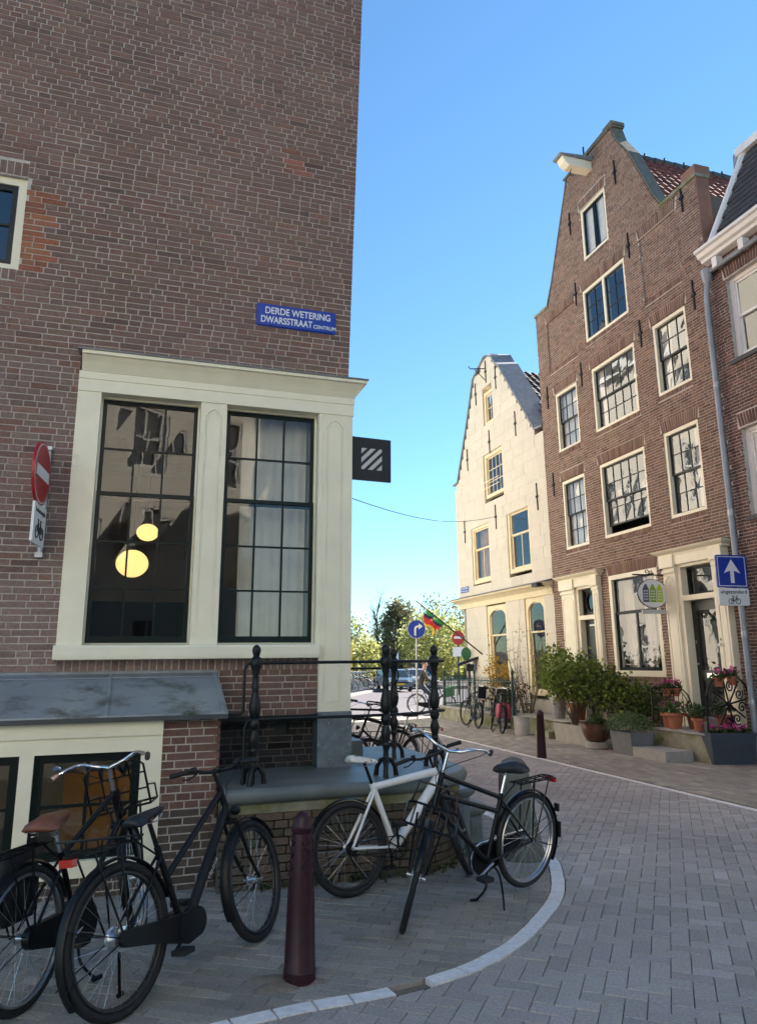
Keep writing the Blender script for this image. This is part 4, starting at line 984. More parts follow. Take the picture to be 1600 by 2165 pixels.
for k, (a, b, c, d) in enumerate(CW):
    if k == 0: house_window(CH, RF, a, b, c, d, 2, 2, 0, .10, -.05, 'cream_tan', 'cream_tan', gm='glass')
    elif k == 1:
        w_ = house_window(CH, RF, a, b, c, d, 4, 3, 0, .11, -.05, 'cream_tan', 'cream_tan', gm='glass')
        m = MB(); m.tube([RF(a + .05, .12, 7.15), RF(b - .05, .12, 7.15)], .012, 6); m.tube([RF(a + .05, .12, 6.95), RF(b - .05, .12, 6.95)], .012, 6); m.build('window_guard', 'cream', w_)
    elif k in (2, 3):
        wf = frame_box(RF, a, b, c, d, -.03, -.16, .11, .12); w_ = wf.build('window', 'cream_tan', CH); zm = c + (d - c) * .58
        sash(w_, RF, a + .11, b - .11, zm, d - .11, -.07, 1, 1, .05, .03, .03, 'cream_tan', 'glass', .003); sash(w_, RF, a + .11, b - .11, c + .12, zm + .04, -.10, 2, 1, .05, .03, .03, 'cream_tan', 'glass', .003)
        if k == 2: m = MB(); m.add([RF(a + .1, -.25, c), RF(a + .75, -.25, c), RF(a + .75, -.25, d), RF(a + .1, -.25, d)], [(0, 1, 2, 3)]); m.build('curtain', 'curtain_brown', w_)
    else:
        wf = frame_box(RF, a, b, c, d, -.03, -.16, .12, .12); um = (a + b) / 2; hw = (b - a) / 2 - .12
        ar = [(a + .12, d - .12), (a + .12, d - .38)] + [(um + hw * math.cos(math.pi - t * math.pi / 10), d - .38 + .26 * math.sin(t * math.pi / 10)) for t in range(11)] + [(b - .12, d - .12)]
        for i in range(len(ar) - 1): pass
        for i in range(10):
            t0, t1 = math.pi - i * math.pi / 10, math.pi - (i + 1) * math.pi / 10
            p0 = (um + hw * math.cos(t0), d - .38 + .26 * math.sin(t0)); p1 = (um + hw * math.cos(t1), d - .38 + .26 * math.sin(t1))
            wf.prism([p0, p1, (p1[0], d - .119), (p0[0], d - .119)], RF, -.16, -.034)
        w_ = wf.build('window', 'cream_tan', CH)
        sash(w_, RF, a + .12, b - .12, 2.45, d - .12, -.07, 1, 1, .04, .03, .03, 'cream_tan', 'glass', .003); sash(w_, RF, a + .12, b - .12, c + .12, 2.50, -.10, 1, 1, .05, .03, .03, 'cream_tan', 'glass', .003)
m = MB()
lp = [(-5.6, 7.66), (-5.24, 7.68), (-4.26, 9.52), (-3.64, 10.82), (-2.72, 11.25)]
for (a, z0), (b, z1) in zip(lp, lp[1:]): m.hexa([RF(a, .06, z0), RF(b, .06, z1), RF(b, -.35, z1), RF(a, -.35, z0), RF(a - .03, .06, z0 + .05), RF(b - .03, .06, z1 + .05), RF(b - .03, -.35, z1 + .05), RF(a - .03, -.35, z0 + .05)])
rp = [(-2.66, 11.25), (-2.25, 11.05), (-2.02, 10.72), (-1.82, 10.58), (.12, 7.93), (.53, 7.90)]
for (a, z0), (b, z1) in zip(rp, rp[1:]): m.hexa([RF(a, .05, z0), RF(b, .05, z1), RF(b, -.65, z1 + .1), RF(a, -.65, z0 + .1), RF(a + .03, .05, z0 + .05), RF(b + .03, .05, z1 + .05), RF(b + .03, -.65, z1 + .15), RF(a + .03, -.65, z0 + .15)])
m.build('coping', 'lead', CH)
for u, z in ((-2.71, 10.75), (-2.05, 10.3), (-3.52, 10.28), (-.95, 8.46), (-2.69, 8.42), (-4.39, 8.29), (.04, 6.07), (-2.51, 6.0), (-4.85, 5.93)): anchor(CH, RF, u, z, .75)
m = MB(); m.tube([RF(-2.71, .03, 10.85), RF(-2.71, .55, 10.78), RF(-2.71, .60, 10.86)], .018, 6); m.tube([RF(-2.71, .03, 10.45), RF(-2.71, .40, 10.79)], .014, 6); m.build('hoist_hook', 'iron', CH)
m = MB(); A0, A1, A2, A3 = RF(.55, -.4, 7.9), RF(-2.55, -.4, 10.75), RF(-2.55, -9.4, 10.75), RF(.55, -9.4, 7.9); B0, B3 = RF(-5.6, -.4, 7.7), RF(-5.6, -9.4, 7.7)
m.add([A0, A1, A2, A3, B0, B3], [(0, 1, 2, 3), (1, 4, 5, 2)]); m.add([B3, A3, A2], [(0, 1, 2)]); rf = m.build('roof', 'tar', CH)
roof_tiles(rf, RF(.55, -.55, 7.95), RF.w * -.25, (A1 - A0) / 13, 14, 13, (.05, .042, .042), 100, name='roof_tile')
m = MB(); m.prism(rrect(-5.35, -4.75, 3.93, 4.12, .01), RF, .006, .018); sn = m.build('street_plate', 'sign_blue', CH); lettering(sn, RF, '3e WETERING', .085, -5.3, .019, 4.04, bold=.001); lettering(sn, RF, 'DWARSSTRAAT', .075, -5.3, .019, 3.95, bold=.001)
m = MB(); m.box(RF, .20, .48, .28, .44, 3.58, 3.68); m.tube([RF(.3, .1, 3.62), RF(.3, .3, 3.62)], .02, 6); m.build('camera_box', 'sign_black', CH)
# flag on its pole
fl = root('flag', 'rainbow flag with red yellow and green hanging from a slanting pole on the cream house', 'flag', RF(-4.5, .1, 2.6))
p0, p1 = RF(-3.9, .02, 1.92), RF(-5.0, 1.75, 3.62)
m = MB(); m.tube([p0, p1], .022, 8); m.build('pole', 'sash_grey', fl, smooth=60)
d = (p0 - p1).normalized()
for k, mt in enumerate(('flag_green', 'flag_dark', 'flag_red', 'flag_red', 'flag_yellow')):
    m = MB(); n = 10; vs = []
    for i in range(n + 1):
        for e in (0, 1):
            s = .35 + .30 * (i / n) * 3.4 * .8; tt = (k + e) / 5
            q = p1 + d * (.42 + .72 * i / n * (1 - .35 * tt)) + Vector((-.10 * tt, 0, -.50 * tt - .10 * math.sin(i * .9) * tt)) + RG.w * .06 * math.sin(i * 1.1 + k)
            vs.append(q)
    m.add(vs, [(2 * i, 2 * i + 2, 2 * i + 3, 2 * i + 1) for i in range(n)]); m.build('stripe', mt, fl, smooth=70)

# ================= brick house at the right edge
DH = root('brick_house', 'dark brown brick house with white cornice and slate mansard at the right edge', 'house', RF(9, 0, 0))
dh_col = lambda u, z: hsvj((.125, .072, .058) if random.random() < .8 else (.17, .09, .07), .14, .05)
DW = [(7.36, 8.30, 7.0, 8.6), (7.30, 8.25, 4.14, 5.75), (7.45, 8.4, 1.2, 3.2), (9.2, 10.2, 7.0, 8.6), (9.2, 10.2, 4.14, 5.75)]
holes = list(DW); extra = []
for a, b, c, d_ in DW: holes.append((a - .05, b + .05, d_, d_ + .25, 1)); extra += soldiers(a, b, d_ + .006, d_ + .245, dh_col, fan=.05)
brick_wall(DH, RF, .0, 9.1, lambda z: 6.955, lambda z: 11.5, holes, dh_col, course=.0596, joint=.011, nsingle=200, extra=extra, mortar='mortar', depth=.24)
for a, b, c, d_ in DW:
    wf = frame_box(RF, a, b, c, d_, -.10, -.2, .09, .10); w_ = wf.build('window', 'white_paint', DH); zm = (c + d_) / 2
    sash(w_, RF, a + .09, b - .09, zm, d_ - .09, -.13, 1, 1, .05, .03, .03, 'white_paint', 'glass', .003); sash(w_, RF, a + .09, b - .09, c + .1, zm + .05, -.16, 1, 1, .05, .03, .03, 'white_paint', 'glass', .003)
    m = MB(); m.box(RF, a - .05, b + .05, -.1, .05, c - .08, c); m.build('sill', 'tar', w_)
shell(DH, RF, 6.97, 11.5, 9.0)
m = MB(); sweep_plan(m, RF, [(6.99, .02), (11.5, .02)], [(-.02, 9.06), (.12, 9.08), (.14, 9.13), (.20, 9.16), (.23, 9.23), (.28, 9.25), (.28, 9.31), (-.1, 9.36)]); m.build('cornice', 'white_paint', DH, smooth=25)
for u in (7.25, 7.9, 8.6, 9.3): m = MB(); m.box(RF, u, u + .12, .005, .15, 8.85, 9.05); m.build('bracket', 'white_paint', DH)
m = MB(); m.tube([RF(7.05, .10, 8.86), RF(11, .10, 8.86)], .05, 8); m.build('gutter_pipe', 'lead', DH, smooth=60)
m = MB(); v = [RF(7.05, .0, 9.36), RF(11.5, .0, 9.36), RF(11.5, -.65, 11.25), RF(7.55, -.65, 11.25), RF(7.05, -9, 9.36), RF(7.55, -9, 11.25), RF(11.5, -9, 11.25), RF(11.5, -9, 9.36)]
m.add(v, [(0, 1, 2, 3), (0, 3, 5, 4), (3, 2, 6, 5), (1, 7, 6, 2), (4, 5, 6, 7)]); mr = m.build('mansard', 'tar', DH)
P0 = RF(7.18, .0, 9.38); upv = RF(7.62, -.65, 11.25) - P0; n_ = upv.cross(RF.u).normalized()
for j in range(14):
    for i in range(9):
        m = MB(); a = P0 + RF.u * (.26 * i + (.13 if j % 2 else 0)) + upv * (j / 14); b = a + upv * (1.15 / 14); du = RF.u * .25
        nn = RF.w * .93 + Vector((0, 0, .35))
        m.hexa([a + nn * .03, a + du + nn * .03, a + du, a, b + nn * .012, b + du + nn * .012, b + du, b], hsvj((.05, .05, .055), .15)); m.build('slate', 'roof_red', mr)
m = MB()
for a, b in ((RF(7.09, .03, 9.36), RF(7.57, -.63, 11.25)),): m.tube([a, b], .07, 8)
m.box(RF, 7.45, 11.5, -.75, -.52, 11.2, 11.36); m.build('mansard_edge', 'white_paint', DH)
m = MB(); m.tube([RF(7.04, -.12, 9.3), RF(7.2, -.35, 10.2), RF(7.38, -.6, 11.0), RF(7.40, -.6, 11.3)], .06, 8); m.build('vent_pipe', 'pipe_grey', DH, smooth=60)
# drainpipe
dp = root('drainpipe', 'grey drainpipe with hopper running down between the two brick houses', 'drainpipe', RF(6.95, .1, 0))
m = MB(); m.tube([RF(7.06, .12, 8.95), RF(7.06, .12, 8.65), RF(6.99, .11, 8.4), RF(6.98, .11, 8.0), RF(6.95, .10, .05)], .052, 10); m.build('pipe', 'pipe_grey', dp, smooth=50)
m = MB(); m.lathe([(.06, 8.66), (.09, 8.74), (.105, 8.90), (.11, 8.92)], 10, RF(7.06, .12, 0) + RF.w * .17 ); m.build('hopper', 'pipe_grey', dp, smooth=50)
for z in (.9, 2.05, 4.2, 6.6):
    m = MB(); m.lathe([(.057, z), (.062, z + .02), (.062, z + .10), (.057, z + .12)], 10, Vector((0, 0, 0)) + RF(6.95 + .03 * z / 8, .10, 0) + RF.w * (.02 * z)); m.build('collar', 'galv', dp, smooth=50)

# ------------------------------------------------------------------ houses out of view, mirrored in window panes, and one added for its shade
def mirror_house(label, fr, u0, u1, zt, mat, cols, rows, d=-8):
    rt = root('row_house', label, 'house', fr((u0 + u1) / 2, 0, 0)); m = MB()
    m.box(fr, u0, u1, d, -.2, 0, zt); m.build('shell', mat, rt)
    holes = []
    du = (u1 - u0) / cols
    for i in range(cols):
        for j in range(rows): holes.append((u0 + du * (i + .28), u0 + du * (i + .72), 1.0 + j * 3.1, 2.9 + j * 3.1))
    m = MB(); us = sorted({u0, u1, *[h[0] for h in holes], *[h[1] for h in holes]}); zs = sorted({0, zt, *[h[2] for h in holes], *[h[3] for h in holes]})
    for a, b in zip(us, us[1:]):
        for c, e in zip(zs, zs[1:]):
            if not any(h[0] <= a and b <= h[1] and h[2] <= c and e <= h[3] for h in holes): m.box(fr, a, b, -.199, 0, c, e)
    m.build('wall', mat, rt)
    for h in holes:
        wf = frame_box(fr, h[0], h[1], h[2], h[3], -.03, -.15, .08); w_ = wf.build('window', 'white_paint', rt)
        m = MB(); m.box(fr, h[0] + .08, h[1] - .08, -.10, -.12, h[2] + .08, h[3] - .08); m.build('pane', 'sunlit_pane', w_)
        m = MB(); m.box(fr, h[0] + .08, h[1] - .08, -.06, -.11, (h[2] + h[3]) / 2 - .03, (h[2] + h[3]) / 2 + .03); m.box(fr, (h[0] + h[1]) / 2 - .02, (h[0] + h[1]) / 2 + .02, -.065, -.115, h[2] + .08, h[3] - .08); m.build('bar', 'white_paint', w_)
    m = MB(); m.prism([(u0 - .1, zt), (u1 + .1, zt), ((u0 + u1) / 2, zt + 2.2)], fr, d, .15); m.build('roof', 'tar', rt)
    m = MB(); m.box(fr, u0 - .05, u1 + .05, .0, .25, zt - .35, zt); m.build('cornice', 'white_paint', rt)
    return rt
LS = Frame(L(0, -9.05, 0).xy, (-.316, .949)); LS.w = L.u.copy()
mirror_house('pale sunlit plastered house mirrored in the brown house windows', LS, 0.2, 6.4, 14.5, 'pale_plaster', 3, 4)
mirror_house('pale ochre house further along the canal side, mirrored in upper panes', LS, 6.6, 12.4, 13.5, 'pale_plaster2', 3, 3)
BK = Frame((6.4, -8.5), (-1, .0)); BK.w = Vector((0, 1, 0))
mirror_house('tall cream house across the street mirrored in left shop window', BK, 0, 6.6, 13, 'pale_plaster', 3, 4)
mirror_house('ochre house beside it mirrored at the left edge of the shop window', BK, 6.8, 14, 11.5, 'pale_plaster2', 3, 3)
mirror_house('tall unseen house added to the row to shade the facade mirrored in shop window', Frame(RG(15.2, 0, 0).xy, RG.u.xy), 0, 8.6, 12.5, 'pale_plaster2', 3, 4)  # added unseen house: its shadow falls on the lower cream front behind the camera
mirror_house('low house down the street mirrored in the right shop window', Frame(RG(24.2, 0, 0).xy, RG.u.xy), 0, 7, 8.0, 'pale_plaster2', 3, 2)

# ------------------------------------------------------------------ bicycles
def bike(label, loc, heading, lean=0., steer=0., style=None, group=None, detail=True, lift=0., name='bicycle'):
    S = dict(r=.35, wb=1.12, tyre=.021, sa=69., paint='bike_black', rim='rim_black', frame='dutch', saddle='saddle_black', saddle_h=1.0, bar='dutch', bar_mat='chrome', grip='rubber',
             fender='bike_black', rack=True, front_rack=None, chaincase=True, lamp=True, tail=True, stand='side', bb=(.46, .285), bar_z=1.10, bar_y=.30, bars_back=.18)
    S.update(style or {})
    rt = root(name, label, 'bicycle', (loc[0], loc[1], (loc[2] if len(loc) > 2 else 0)), group)
    rt.rotation_euler = (Matrix.Rotation(heading, 4, 'Z') @ Matrix.Rotation(lean, 4, 'X') @ Matrix.Rotation(-lift, 4, 'Y')).to_euler()
    rt.scale = (.92, .92, .92)
    def B(m, n, mat, parent=None, smooth=45): return m.build(n, S.get(mat, mat) if isinstance(mat, str) else mat, parent or rt, smooth=smooth, world=False)
    r, wb = S['r'], S['wb']; sa = R(S['sa']); sd = Vector((-math.cos(sa), 0, math.sin(sa)))
    P0 = Vector((wb - .055, 0, r)); st = lambda z: P0 + sd * ((z - r) / sd.z)
    MS = Matrix.Translation(P0) @ Matrix.Rotation(steer, 4, sd) @ Matrix.Translation(-P0)
    zb = 2 * r + .055; zt = zb + S.get('head', .19); hb, ht = st(zb), st(zt)
    RA = Vector((0, 0, r)); FA = Vector((wb, 0, r)); BB = Vector((S['bb'][0], 0, S['bb'][1])); su = Vector((-math.cos(R(70)), 0, math.sin(R(70))))
    sh = S['saddle_h']; sc = BB + su * ((sh - .20 - BB.z) / su.z); sp = BB + su * ((sh - .05 - BB.z) / su.z)
    # wheels
    def wheel(c, M, nm):
        seg = 44 if detail else 24
        m = MB(); m.tube([c + Vector(((r - S['tyre']) * math.cos(2 * math.pi * i / seg), 0, (r - S['tyre']) * math.sin(2 * math.pi * i / seg))) for i in range(seg)], S['tyre'], 10 if detail else 6, closed=True, M=M)
        t = B(m, nm, 'rubber')
        rr = r - 2 * S['tyre'] - .006; m = MB()
        for y in (-.011, .011): m.tube([c + Vector((rr * math.cos(2 * math.pi * i / seg), y, rr * math.sin(2 * math.pi * i / seg))) for i in range(seg)], .0095, 6, closed=True, M=M)
        B(m, 'rim', S['rim'], t)
        m = MB(); n = 32 if detail else 12; rsp = .00095 if detail else .003
        for i in range(n):
            a = 2 * math.pi * i / n; b = a + (.55 if i % 4 < 2 else -.55); y = .03 if i % 2 else -.03
            m.tube([c + Vector((.025 * math.cos(b), y, .025 * math.sin(b))), c + Vector(((rr - .004) * math.cos(a), 0, (rr - .004) * math.sin(a)))], rsp, 3, M=M)
        B(m, 'spokes', 'rim_steel', t, None)
        m = MB(); H = Matrix.Rotation(R(90), 4, 'X'); h = S.get('hub', .022) if nm == 'rear_wheel' else .02
        m.lathe([(.012, -.065), (.012, -.04), (h + .01, -.036), (h, -.03), (h * .8, 0), (h, .03), (h + .01, .036), (.012, .04), (.012, .065)], 12, (0, 0, 0), Matrix.Translation(c) @ H if M is None else M @ Matrix.Translation(c) @ H)
        B(m, 'hub', 'rim_steel', t)
        return t
    wheel(RA, None, 'rear_wheel'); wheel(FA, MS, 'front_wheel')
    # fenders
    def fender(c, a0, a1, M, w=.028):
        m = MB(); n = 26; k = 5; vs = []; R0 = r + .012
        for i in range(n + 1):
            a = R(a0 + (a1 - a0) * i / n)
            for j in range(k):
                y = (j / (k - 1) - .5) * 2; rr = R0 + .012 * (1 - y * y)
                v = c + Vector((rr * math.cos(a), y * w, rr * math.sin(a))); vs.append(M @ v if M is not None else v)
        m.add(vs, [(i * k + j, i * k + j + 1, (i + 1) * k + j + 1, (i + 1) * k + j) for i in range(n) for j in range(k - 1)])
        return m
    if S['fender']:
        f = B(fender(RA, *S.get('rf', (-8 + 0, 0))) if False else fender(RA, 15, 215 if not S.get('short') else 150, None), 'rear_fender', S['fender'])
        if not S.get('short'):
            f2 = B(fender(FA, -25 + 0, 0, MS) if False else fender(FA, 30, 205, MS), 'front_fender', S['fender'])
        if detail and not S.get('short'):
            m = MB()
            for y in (-.035, .035):
                for a in (198, 160): m.tube([RA + Vector((0, y * 1.5, 0)), RA + Vector(((r + .02) * math.cos(R(a)), y, (r + .02) * math.sin(R(a))))], .003, 5)
            B(m, 'fender_stay', S['fender'], f)
            m = MB()
            for y in (-.035, .035): m.tube([FA + Vector((0, y * 1.5, 0)), FA + Vector(((r + .02) * math.cos(R(195)), y, (r + .02) * math.sin(R(195))))], .003, 5, M=MS)
            B(m, 'fender_stay', S['fender'], f2)
    # frame
    m = MB(); t = S.get('t', .016)
    mid = hb.lerp(ht, .5)
    F = S['frame']
    if F == 'dutch':
        m.tube([BB, sc], t, 10); m.tube([hb, BB + Vector((0, 0, .0))], t * 1.1, 10); m.tube([ht - sd * .02, sc - su * .03], t, 10)
        if S.get('double'): m.tube([hb.lerp(ht, .35), sc - su * .13], t, 10)
    elif F == 'ebike':
        m.tube([BB, sc], t * 1.15, 10); m.tube([hb.lerp(ht, .3), hb.lerp(BB, .5) + Vector((.0, 0, .02)), BB + Vector((.06, 0, .02))], [t * 1.5, t * 1.9, t * 1.8], 12); m.tube([ht - sd * .04, BB.lerp(sc, .62)], t * 1.15, 10)
    elif F == 'step':
        m.tube([BB, sc], t, 10); q = hb.lerp(BB, .5) - Vector((.03, 0, .05)); m.tube([hb, q, BB], t, 10); q = hb.lerp(BB, .5) + Vector((-.06, 0, .03)); m.tube([ht - sd * .03, q, BB.lerp(sc, .3)], t, 10)
    elif F == 'mtb':
        m.tube([BB, sc], t, 10); m.tube([hb.lerp(ht, .3), BB], [t * 1.7, t * 1.5], 12); m.tube([ht - sd * .03, sc - su * .03], [t * 1.35, t * 1.1], 12)
    for y in (-.055, .055):
        m.tube([BB + Vector((0, y * .6, 0)), RA + Vector((0, y, 0))], .010, 8); m.tube([sc - su * .05 + Vector((0, y * .35, 0)), RA + Vector((0, y, 0))], .0085 if F != 'mtb' else .011, 8)
    m.tube([hb, ht], .021, 12); m.tube([BB + Vector((0, -.04, 0)), BB + Vector((0, .04, 0))], .024, 12)
    fr_ = B(m, 'frame', S['paint'])
    # fork
    m = MB(); crown = hb - sd * .03; m.tube([hb, crown], .017, 10, M=MS); m.tube([crown + Vector((0, -.05, 0)), crown + Vector((0, .05, 0))], .016, 8, M=MS)
    for y in (-.05, .05): m.tube([crown + Vector((0, y, 0)), (crown * .35 + (P0 + Vector((0, 0, .02))) * .65) + Vector((.004, y, 0)), FA + Vector((0, y, 0))], [.013, .011, .009], 8, M=MS)
    B(m, 'fork', S.get('fork', S['paint']))
    # handlebar
    bz = S['bar_z']; stem = st(bz); m = MB(); by = S['bar_y']; bk = S['bars_back']
    m.tube([ht, stem], .012, 8, M=MS)
    if S['bar'] == 'dutch':
        pts = lambda s: [stem + Vector((.03, 0, 0)), stem + Vector((.05, s * .09, .025)), stem + Vector((.02, s * .17, .055)), stem + Vector((-.06, s * (by - .05), .05)), stem + Vector((-bk + .02, s * by, .03)), stem + Vector((-bk - .08, s * (by + .015), .015))]
    else:
        pts = lambda s: [stem + Vector((.06, 0, .0)), stem + Vector((.06, s * .08, .0)), stem + Vector((.05, s * .16, .02)), stem + Vector((.02, s * (by - .02), .025)), stem + Vector((-.0, s * (by + .09), .02))]
    if S['bar'] != 'dutch': m.tube([stem, stem + Vector((.06, 0, 0))], .018, 8, M=MS)
    for s in (-1, 1): m.tube(smooth_path3(pts(s), 5), .0115, 8, M=MS)
    hbar = B(m, 'handlebar', S['bar_mat'], None, 60)
    for s in (-1, 1):
        p = smooth_path3(pts(s), 5); m = MB(); d = (p[-1] - p[-4]).normalized(); a = p[-1] - d * .115; m.tube([a, p[-1] + d * .012], .0165, 10, M=MS); B(m, 'grip', S['grip'], hbar)
        if S['bar'] != 'dutch':
            m = MB(); q = a - d * .03; m.tube([q + Vector((0, 0, -.01)), q + Vector((.045, 0, -.025)), q + d * .07 + Vector((.06, 0, -.045)), q + d * .11 + Vector((.055, 0, -.04))], .006, 6, M=MS); m.ball(q, .024, 8, 6, (1, 1, 1), M=None) if False else None
            m.tube([q - d * .025, q + d * .012], .021, 8, M=MS); B(m, 'brake_lever', 'rubber', hbar)
    if S.get('bell'):
        m = MB(); p = smooth_path3(pts(S['bell']), 5); q = MS @ (p[-6] + Vector((.0, 0, .03))); m.lathe([(.026, 0), (.028, .008), (.022, .02), (.001, .026)], 12, q); B(m, 'bell', 'bike_blue', hbar)
    # seat post and saddle
    m = MB(); m.tube([sc - su * .03, sp + su * .02], .0135, 8); B(m, 'seat_post', S.get('post', 'chrome'))
    sad = [(-.14, .02, .0, .0), (-.135, .075, .02, .012), (-.10, .098, .036, .02), (-.05, .09, .045, .02), (.0, .062, .042, .016), (.06, .036, .036, .012), (.11, .024, .03, .008), (.135, .018, .018, .004), (.142, .005, .0, .0)]
    if S.get('sport'): sad = [(a * 1.02, b * .72, c * .7 + (.012 if a < -.09 else 0), d) for a, b, c, d in sad]
    m = MB(); vs = []; k = 10; ssc = S.get('sscale', 1.)
    tilt = Matrix.Rotation(R(S.get('stilt', -2)), 4, 'Y')
    for x, hw, th, dr in sad:
        for j in range(k):
            a = 2 * math.pi * j / k; y = hw * math.cos(a); z = th * math.sin(a) * (1.0 if math.sin(a) > 0 else .75) - dr * (y / max(hw, .001)) ** 2
            vs.append(sp + Vector((0, 0, .03)) + (tilt @ Vector((x - .02, y, z))) * ssc)
    n = len(sad); fs = [(i * k + j, i * k + (j + 1) % k, (i + 1) * k + (j + 1) % k, (i + 1) * k + j) for i in range(n - 1) for j in range(k)] + [tuple(range(k)), tuple((n - 1) * k + j for j in range(k))]
    m.add(vs, fs); sdl = B(m, 'saddle', S['saddle'], None, 60)
    m = MB()
    for y in (-.025, .025): m.tube([sp + Vector((-.09, y * 1.6, .005)), sp + Vector((-.03, y, -.012)), sp + Vector((.05, y, -.01)), sp + Vector((.1, y * .5, .02))], .004, 5)
    if S.get('springs'):
        for y in (-.06, .06): m.tube([sp + Vector((-.09 + .018 * math.cos(t * 1.2), y + .018 * math.sin(t * 1.2), -.045 + t * .0035)) for t in range(22)], .0035, 5)
    B(m, 'saddle_rail', 'chrome', sdl)
    # cranks, pedals, chain
    m = MB(); ca = R(S.get('crank', 35)); cr = .17; dx, dz = math.cos(ca) * cr, math.sin(ca) * cr
    m.tube([BB + Vector((0, -.06, 0)), BB + Vector((dx, -.075, dz))], .0095, 8); m.tube([BB + Vector((0, .06, 0)), BB + Vector((-dx, .075, -dz))], .0095, 8)
    ring = [BB + Vector((.085 * math.cos(2 * math.pi * i / 24), -.05, .085 * math.sin(2 * math.pi * i / 24))) for i in range(24)]
    m.tube(ring, .006, 6, closed=True)
    for i in range(5): m.tube([BB + Vector((0, -.05, 0)), ring[i * 5 - i // 5]], .006, 5)
    ck = B(m, 'crank', S.get('crank_mat', 'rim_steel'))
    for s, e in ((-1, 1), (1, -1)):
        c = BB + Vector((dx * e, s * .125, dz * e)); m = MB(); m.box(lambda a, b, z: c + Vector((a, b, z)), -.045, .045, -.045, .045, -.013, .013); B(m, 'pedal', 'rubber', ck)
    def hull(c0, r0, c1, r1, n=12):
        pts = []
        for i in range(n + 1): a = R(-90) + R(180) * i / n; pts.append((c0[0] + r0 * math.cos(a), c0[1] + r0 * math.sin(a)))
        for i in range(n + 1): a = R(90) + R(180) * i / n; pts.append((c1[0] + r1 * math.cos(a), c1[1] + r1 * math.sin(a)))
        return pts
    if S['chaincase']:
        m = MB(); m.prism(hull((BB.x, BB.z), S.get('ccf', .112), (0, r), S.get('cc', .055)), lambda a, d, b: Vector((a, d, b)), -.03, -.072); cc_ = B(m, 'chaincase', S.get('case', 'bike_black'), None, 30)
        if S.get('case_trim'):
            m = MB(); m.tube([Vector((a, -.051, b)) for a, b in hull((BB.x, BB.z), .114, (0, r), .057)], .005, 5, closed=True); B(m, 'chaincase_trim', 'chrome', cc_)
    else:
        m = MB(); m.tube([Vector((a, -.05, b)) for a, b in hull((BB.x, BB.z), .085, (0, r), .035)], .004, 4, closed=True); B(m, 'chain', 'bike_black')
        m = MB(); m.lathe([(.055, -.02), (.05, -.01), (.04, .0), (.03, .01)], 14, (0, 0, 0), Matrix.Translation(RA + Vector((0, -.03, 0))) @ Matrix.Rotation(R(-90), 4, 'X')); m.tube([RA + Vector((0, -.05, 0)), RA + Vector((-.02, -.055, -.06)), RA + Vector((.03, -.06, -.14))], .008, 6); B(m, 'derailleur', 'bike_black')
    if S.get('motor'):
        m = MB(); m.prism(hull((BB.x + .05, BB.z + .01), .078, (BB.x - .03, BB.z), .08), lambda a, d, b: Vector((a, d, b)), .06, -.076); B(m, 'motor', 'bike_matte', None, 30)
    # carriers
    if S['rack']:
        m = MB(); z = 2 * r + .085; x0, x1 = .14, -.30; w_ = .065; rr = .006
        m.tube([Vector(p) for p in ((x0, -.05, z), (x1 + .03, -w_, z), (x1, -w_ + .03, z), (x1, w_ - .03, z), (x1 + .03, w_, z), (x0, .05, z))], rr, 6)
        for y in (-.025, .025): m.tube([(x0, y * .8, z), (x1, y, z)], rr * .8, 6)
        for i in range(4): x = x0 - .04 - i * .105; m.tube([(x, -w_ * .95, z), (x, w_ * .95, z)], rr * .8, 6)
        for y in (-1, 1):
            for x in (-.02, -.20): m.tube([(x, y * w_, z), (0 + (x + .1) * .15, y * .065, r)], rr, 6)
        if S.get('rack_big'):
            zz = z + .075
            m.tube([Vector(p) for p in ((x0, -.07, z + .02), (x1 - .02, -.075, zz), (x1 - .02, .075, zz), (x0, .07, z + .02))], rr, 6)
            for i in range(4):
                x = x0 - .08 - i * .105
                for y in (-1, 1): m.tube([(x, y * w_, z), (x, y * .073, z + .02 + (zz - z - .02) * (x0 - x) / (x0 - x1))], rr * .8, 5)
        m.tube([(x0, 0, z), sc - su * .06], rr, 6)
        rk = B(m, 'rear_rack', S.get('rack_mat', 'bike_black'))
    if S['tail']:
        m = MB(); z = 2 * r + (.06 if S['rack'] else -.02); c = Vector((-.31 if S['rack'] else -.26, 0, z)); f = lambda a, b, e: c + Vector((a, b, e)); m.box(f, -.012, .02, -.045, .045, -.018, .018); B(m, 'tail_light', 'red_lens')
    if S['lamp']:
        c = MS @ (hb + Vector((.09, 0, .03))); MM = MS.to_3x3().to_4x4() @ Matrix.Rotation(R(90), 4, 'Y'); m = MB(); m.lathe([(.012, -.05), (.028, -.03), (.034, .0), (.034, .014)], 12, c, MM); lp = B(m, 'headlight', 'bike_black'); m = MB(); m.lathe([(.031, .0145), (.02, .019), (.001, .021)], 12, c, MM); B(m, 'lens', 'lamp_lens', lp)
    fk = S['front_rack']
    if fk == 'tray':
        m = MB(); z = 2 * r + .085; x0, x1, w_ = wb - .12, wb + .26, .175; rr = .0085
        m.tube([Vector(p) for p in ((x0, -w_ + .03, z), (x0, w_ - .03, z), (x0 + .03, w_, z), (x1 - .03, w_, z), (x1, w_ - .03, z), (x1, -w_ + .03, z), (x1 - .03, -w_, z), (x0 + .03, -w_, z))], rr, 6, closed=True, M=MS)
        for i in range(5): y = -w_ + .055 * (i + 1); m.tube([(x0, y, z - .004), (x1, y, z - .004)], rr * .75, 6, M=MS)
        m.tube([(x0, -w_ + .02, z), (x0 - .05, -w_ + .04, z + .13), (x0 - .05, w_ - .04, z + .13), (x0, w_ - .02, z)], rr, 6, M=MS)
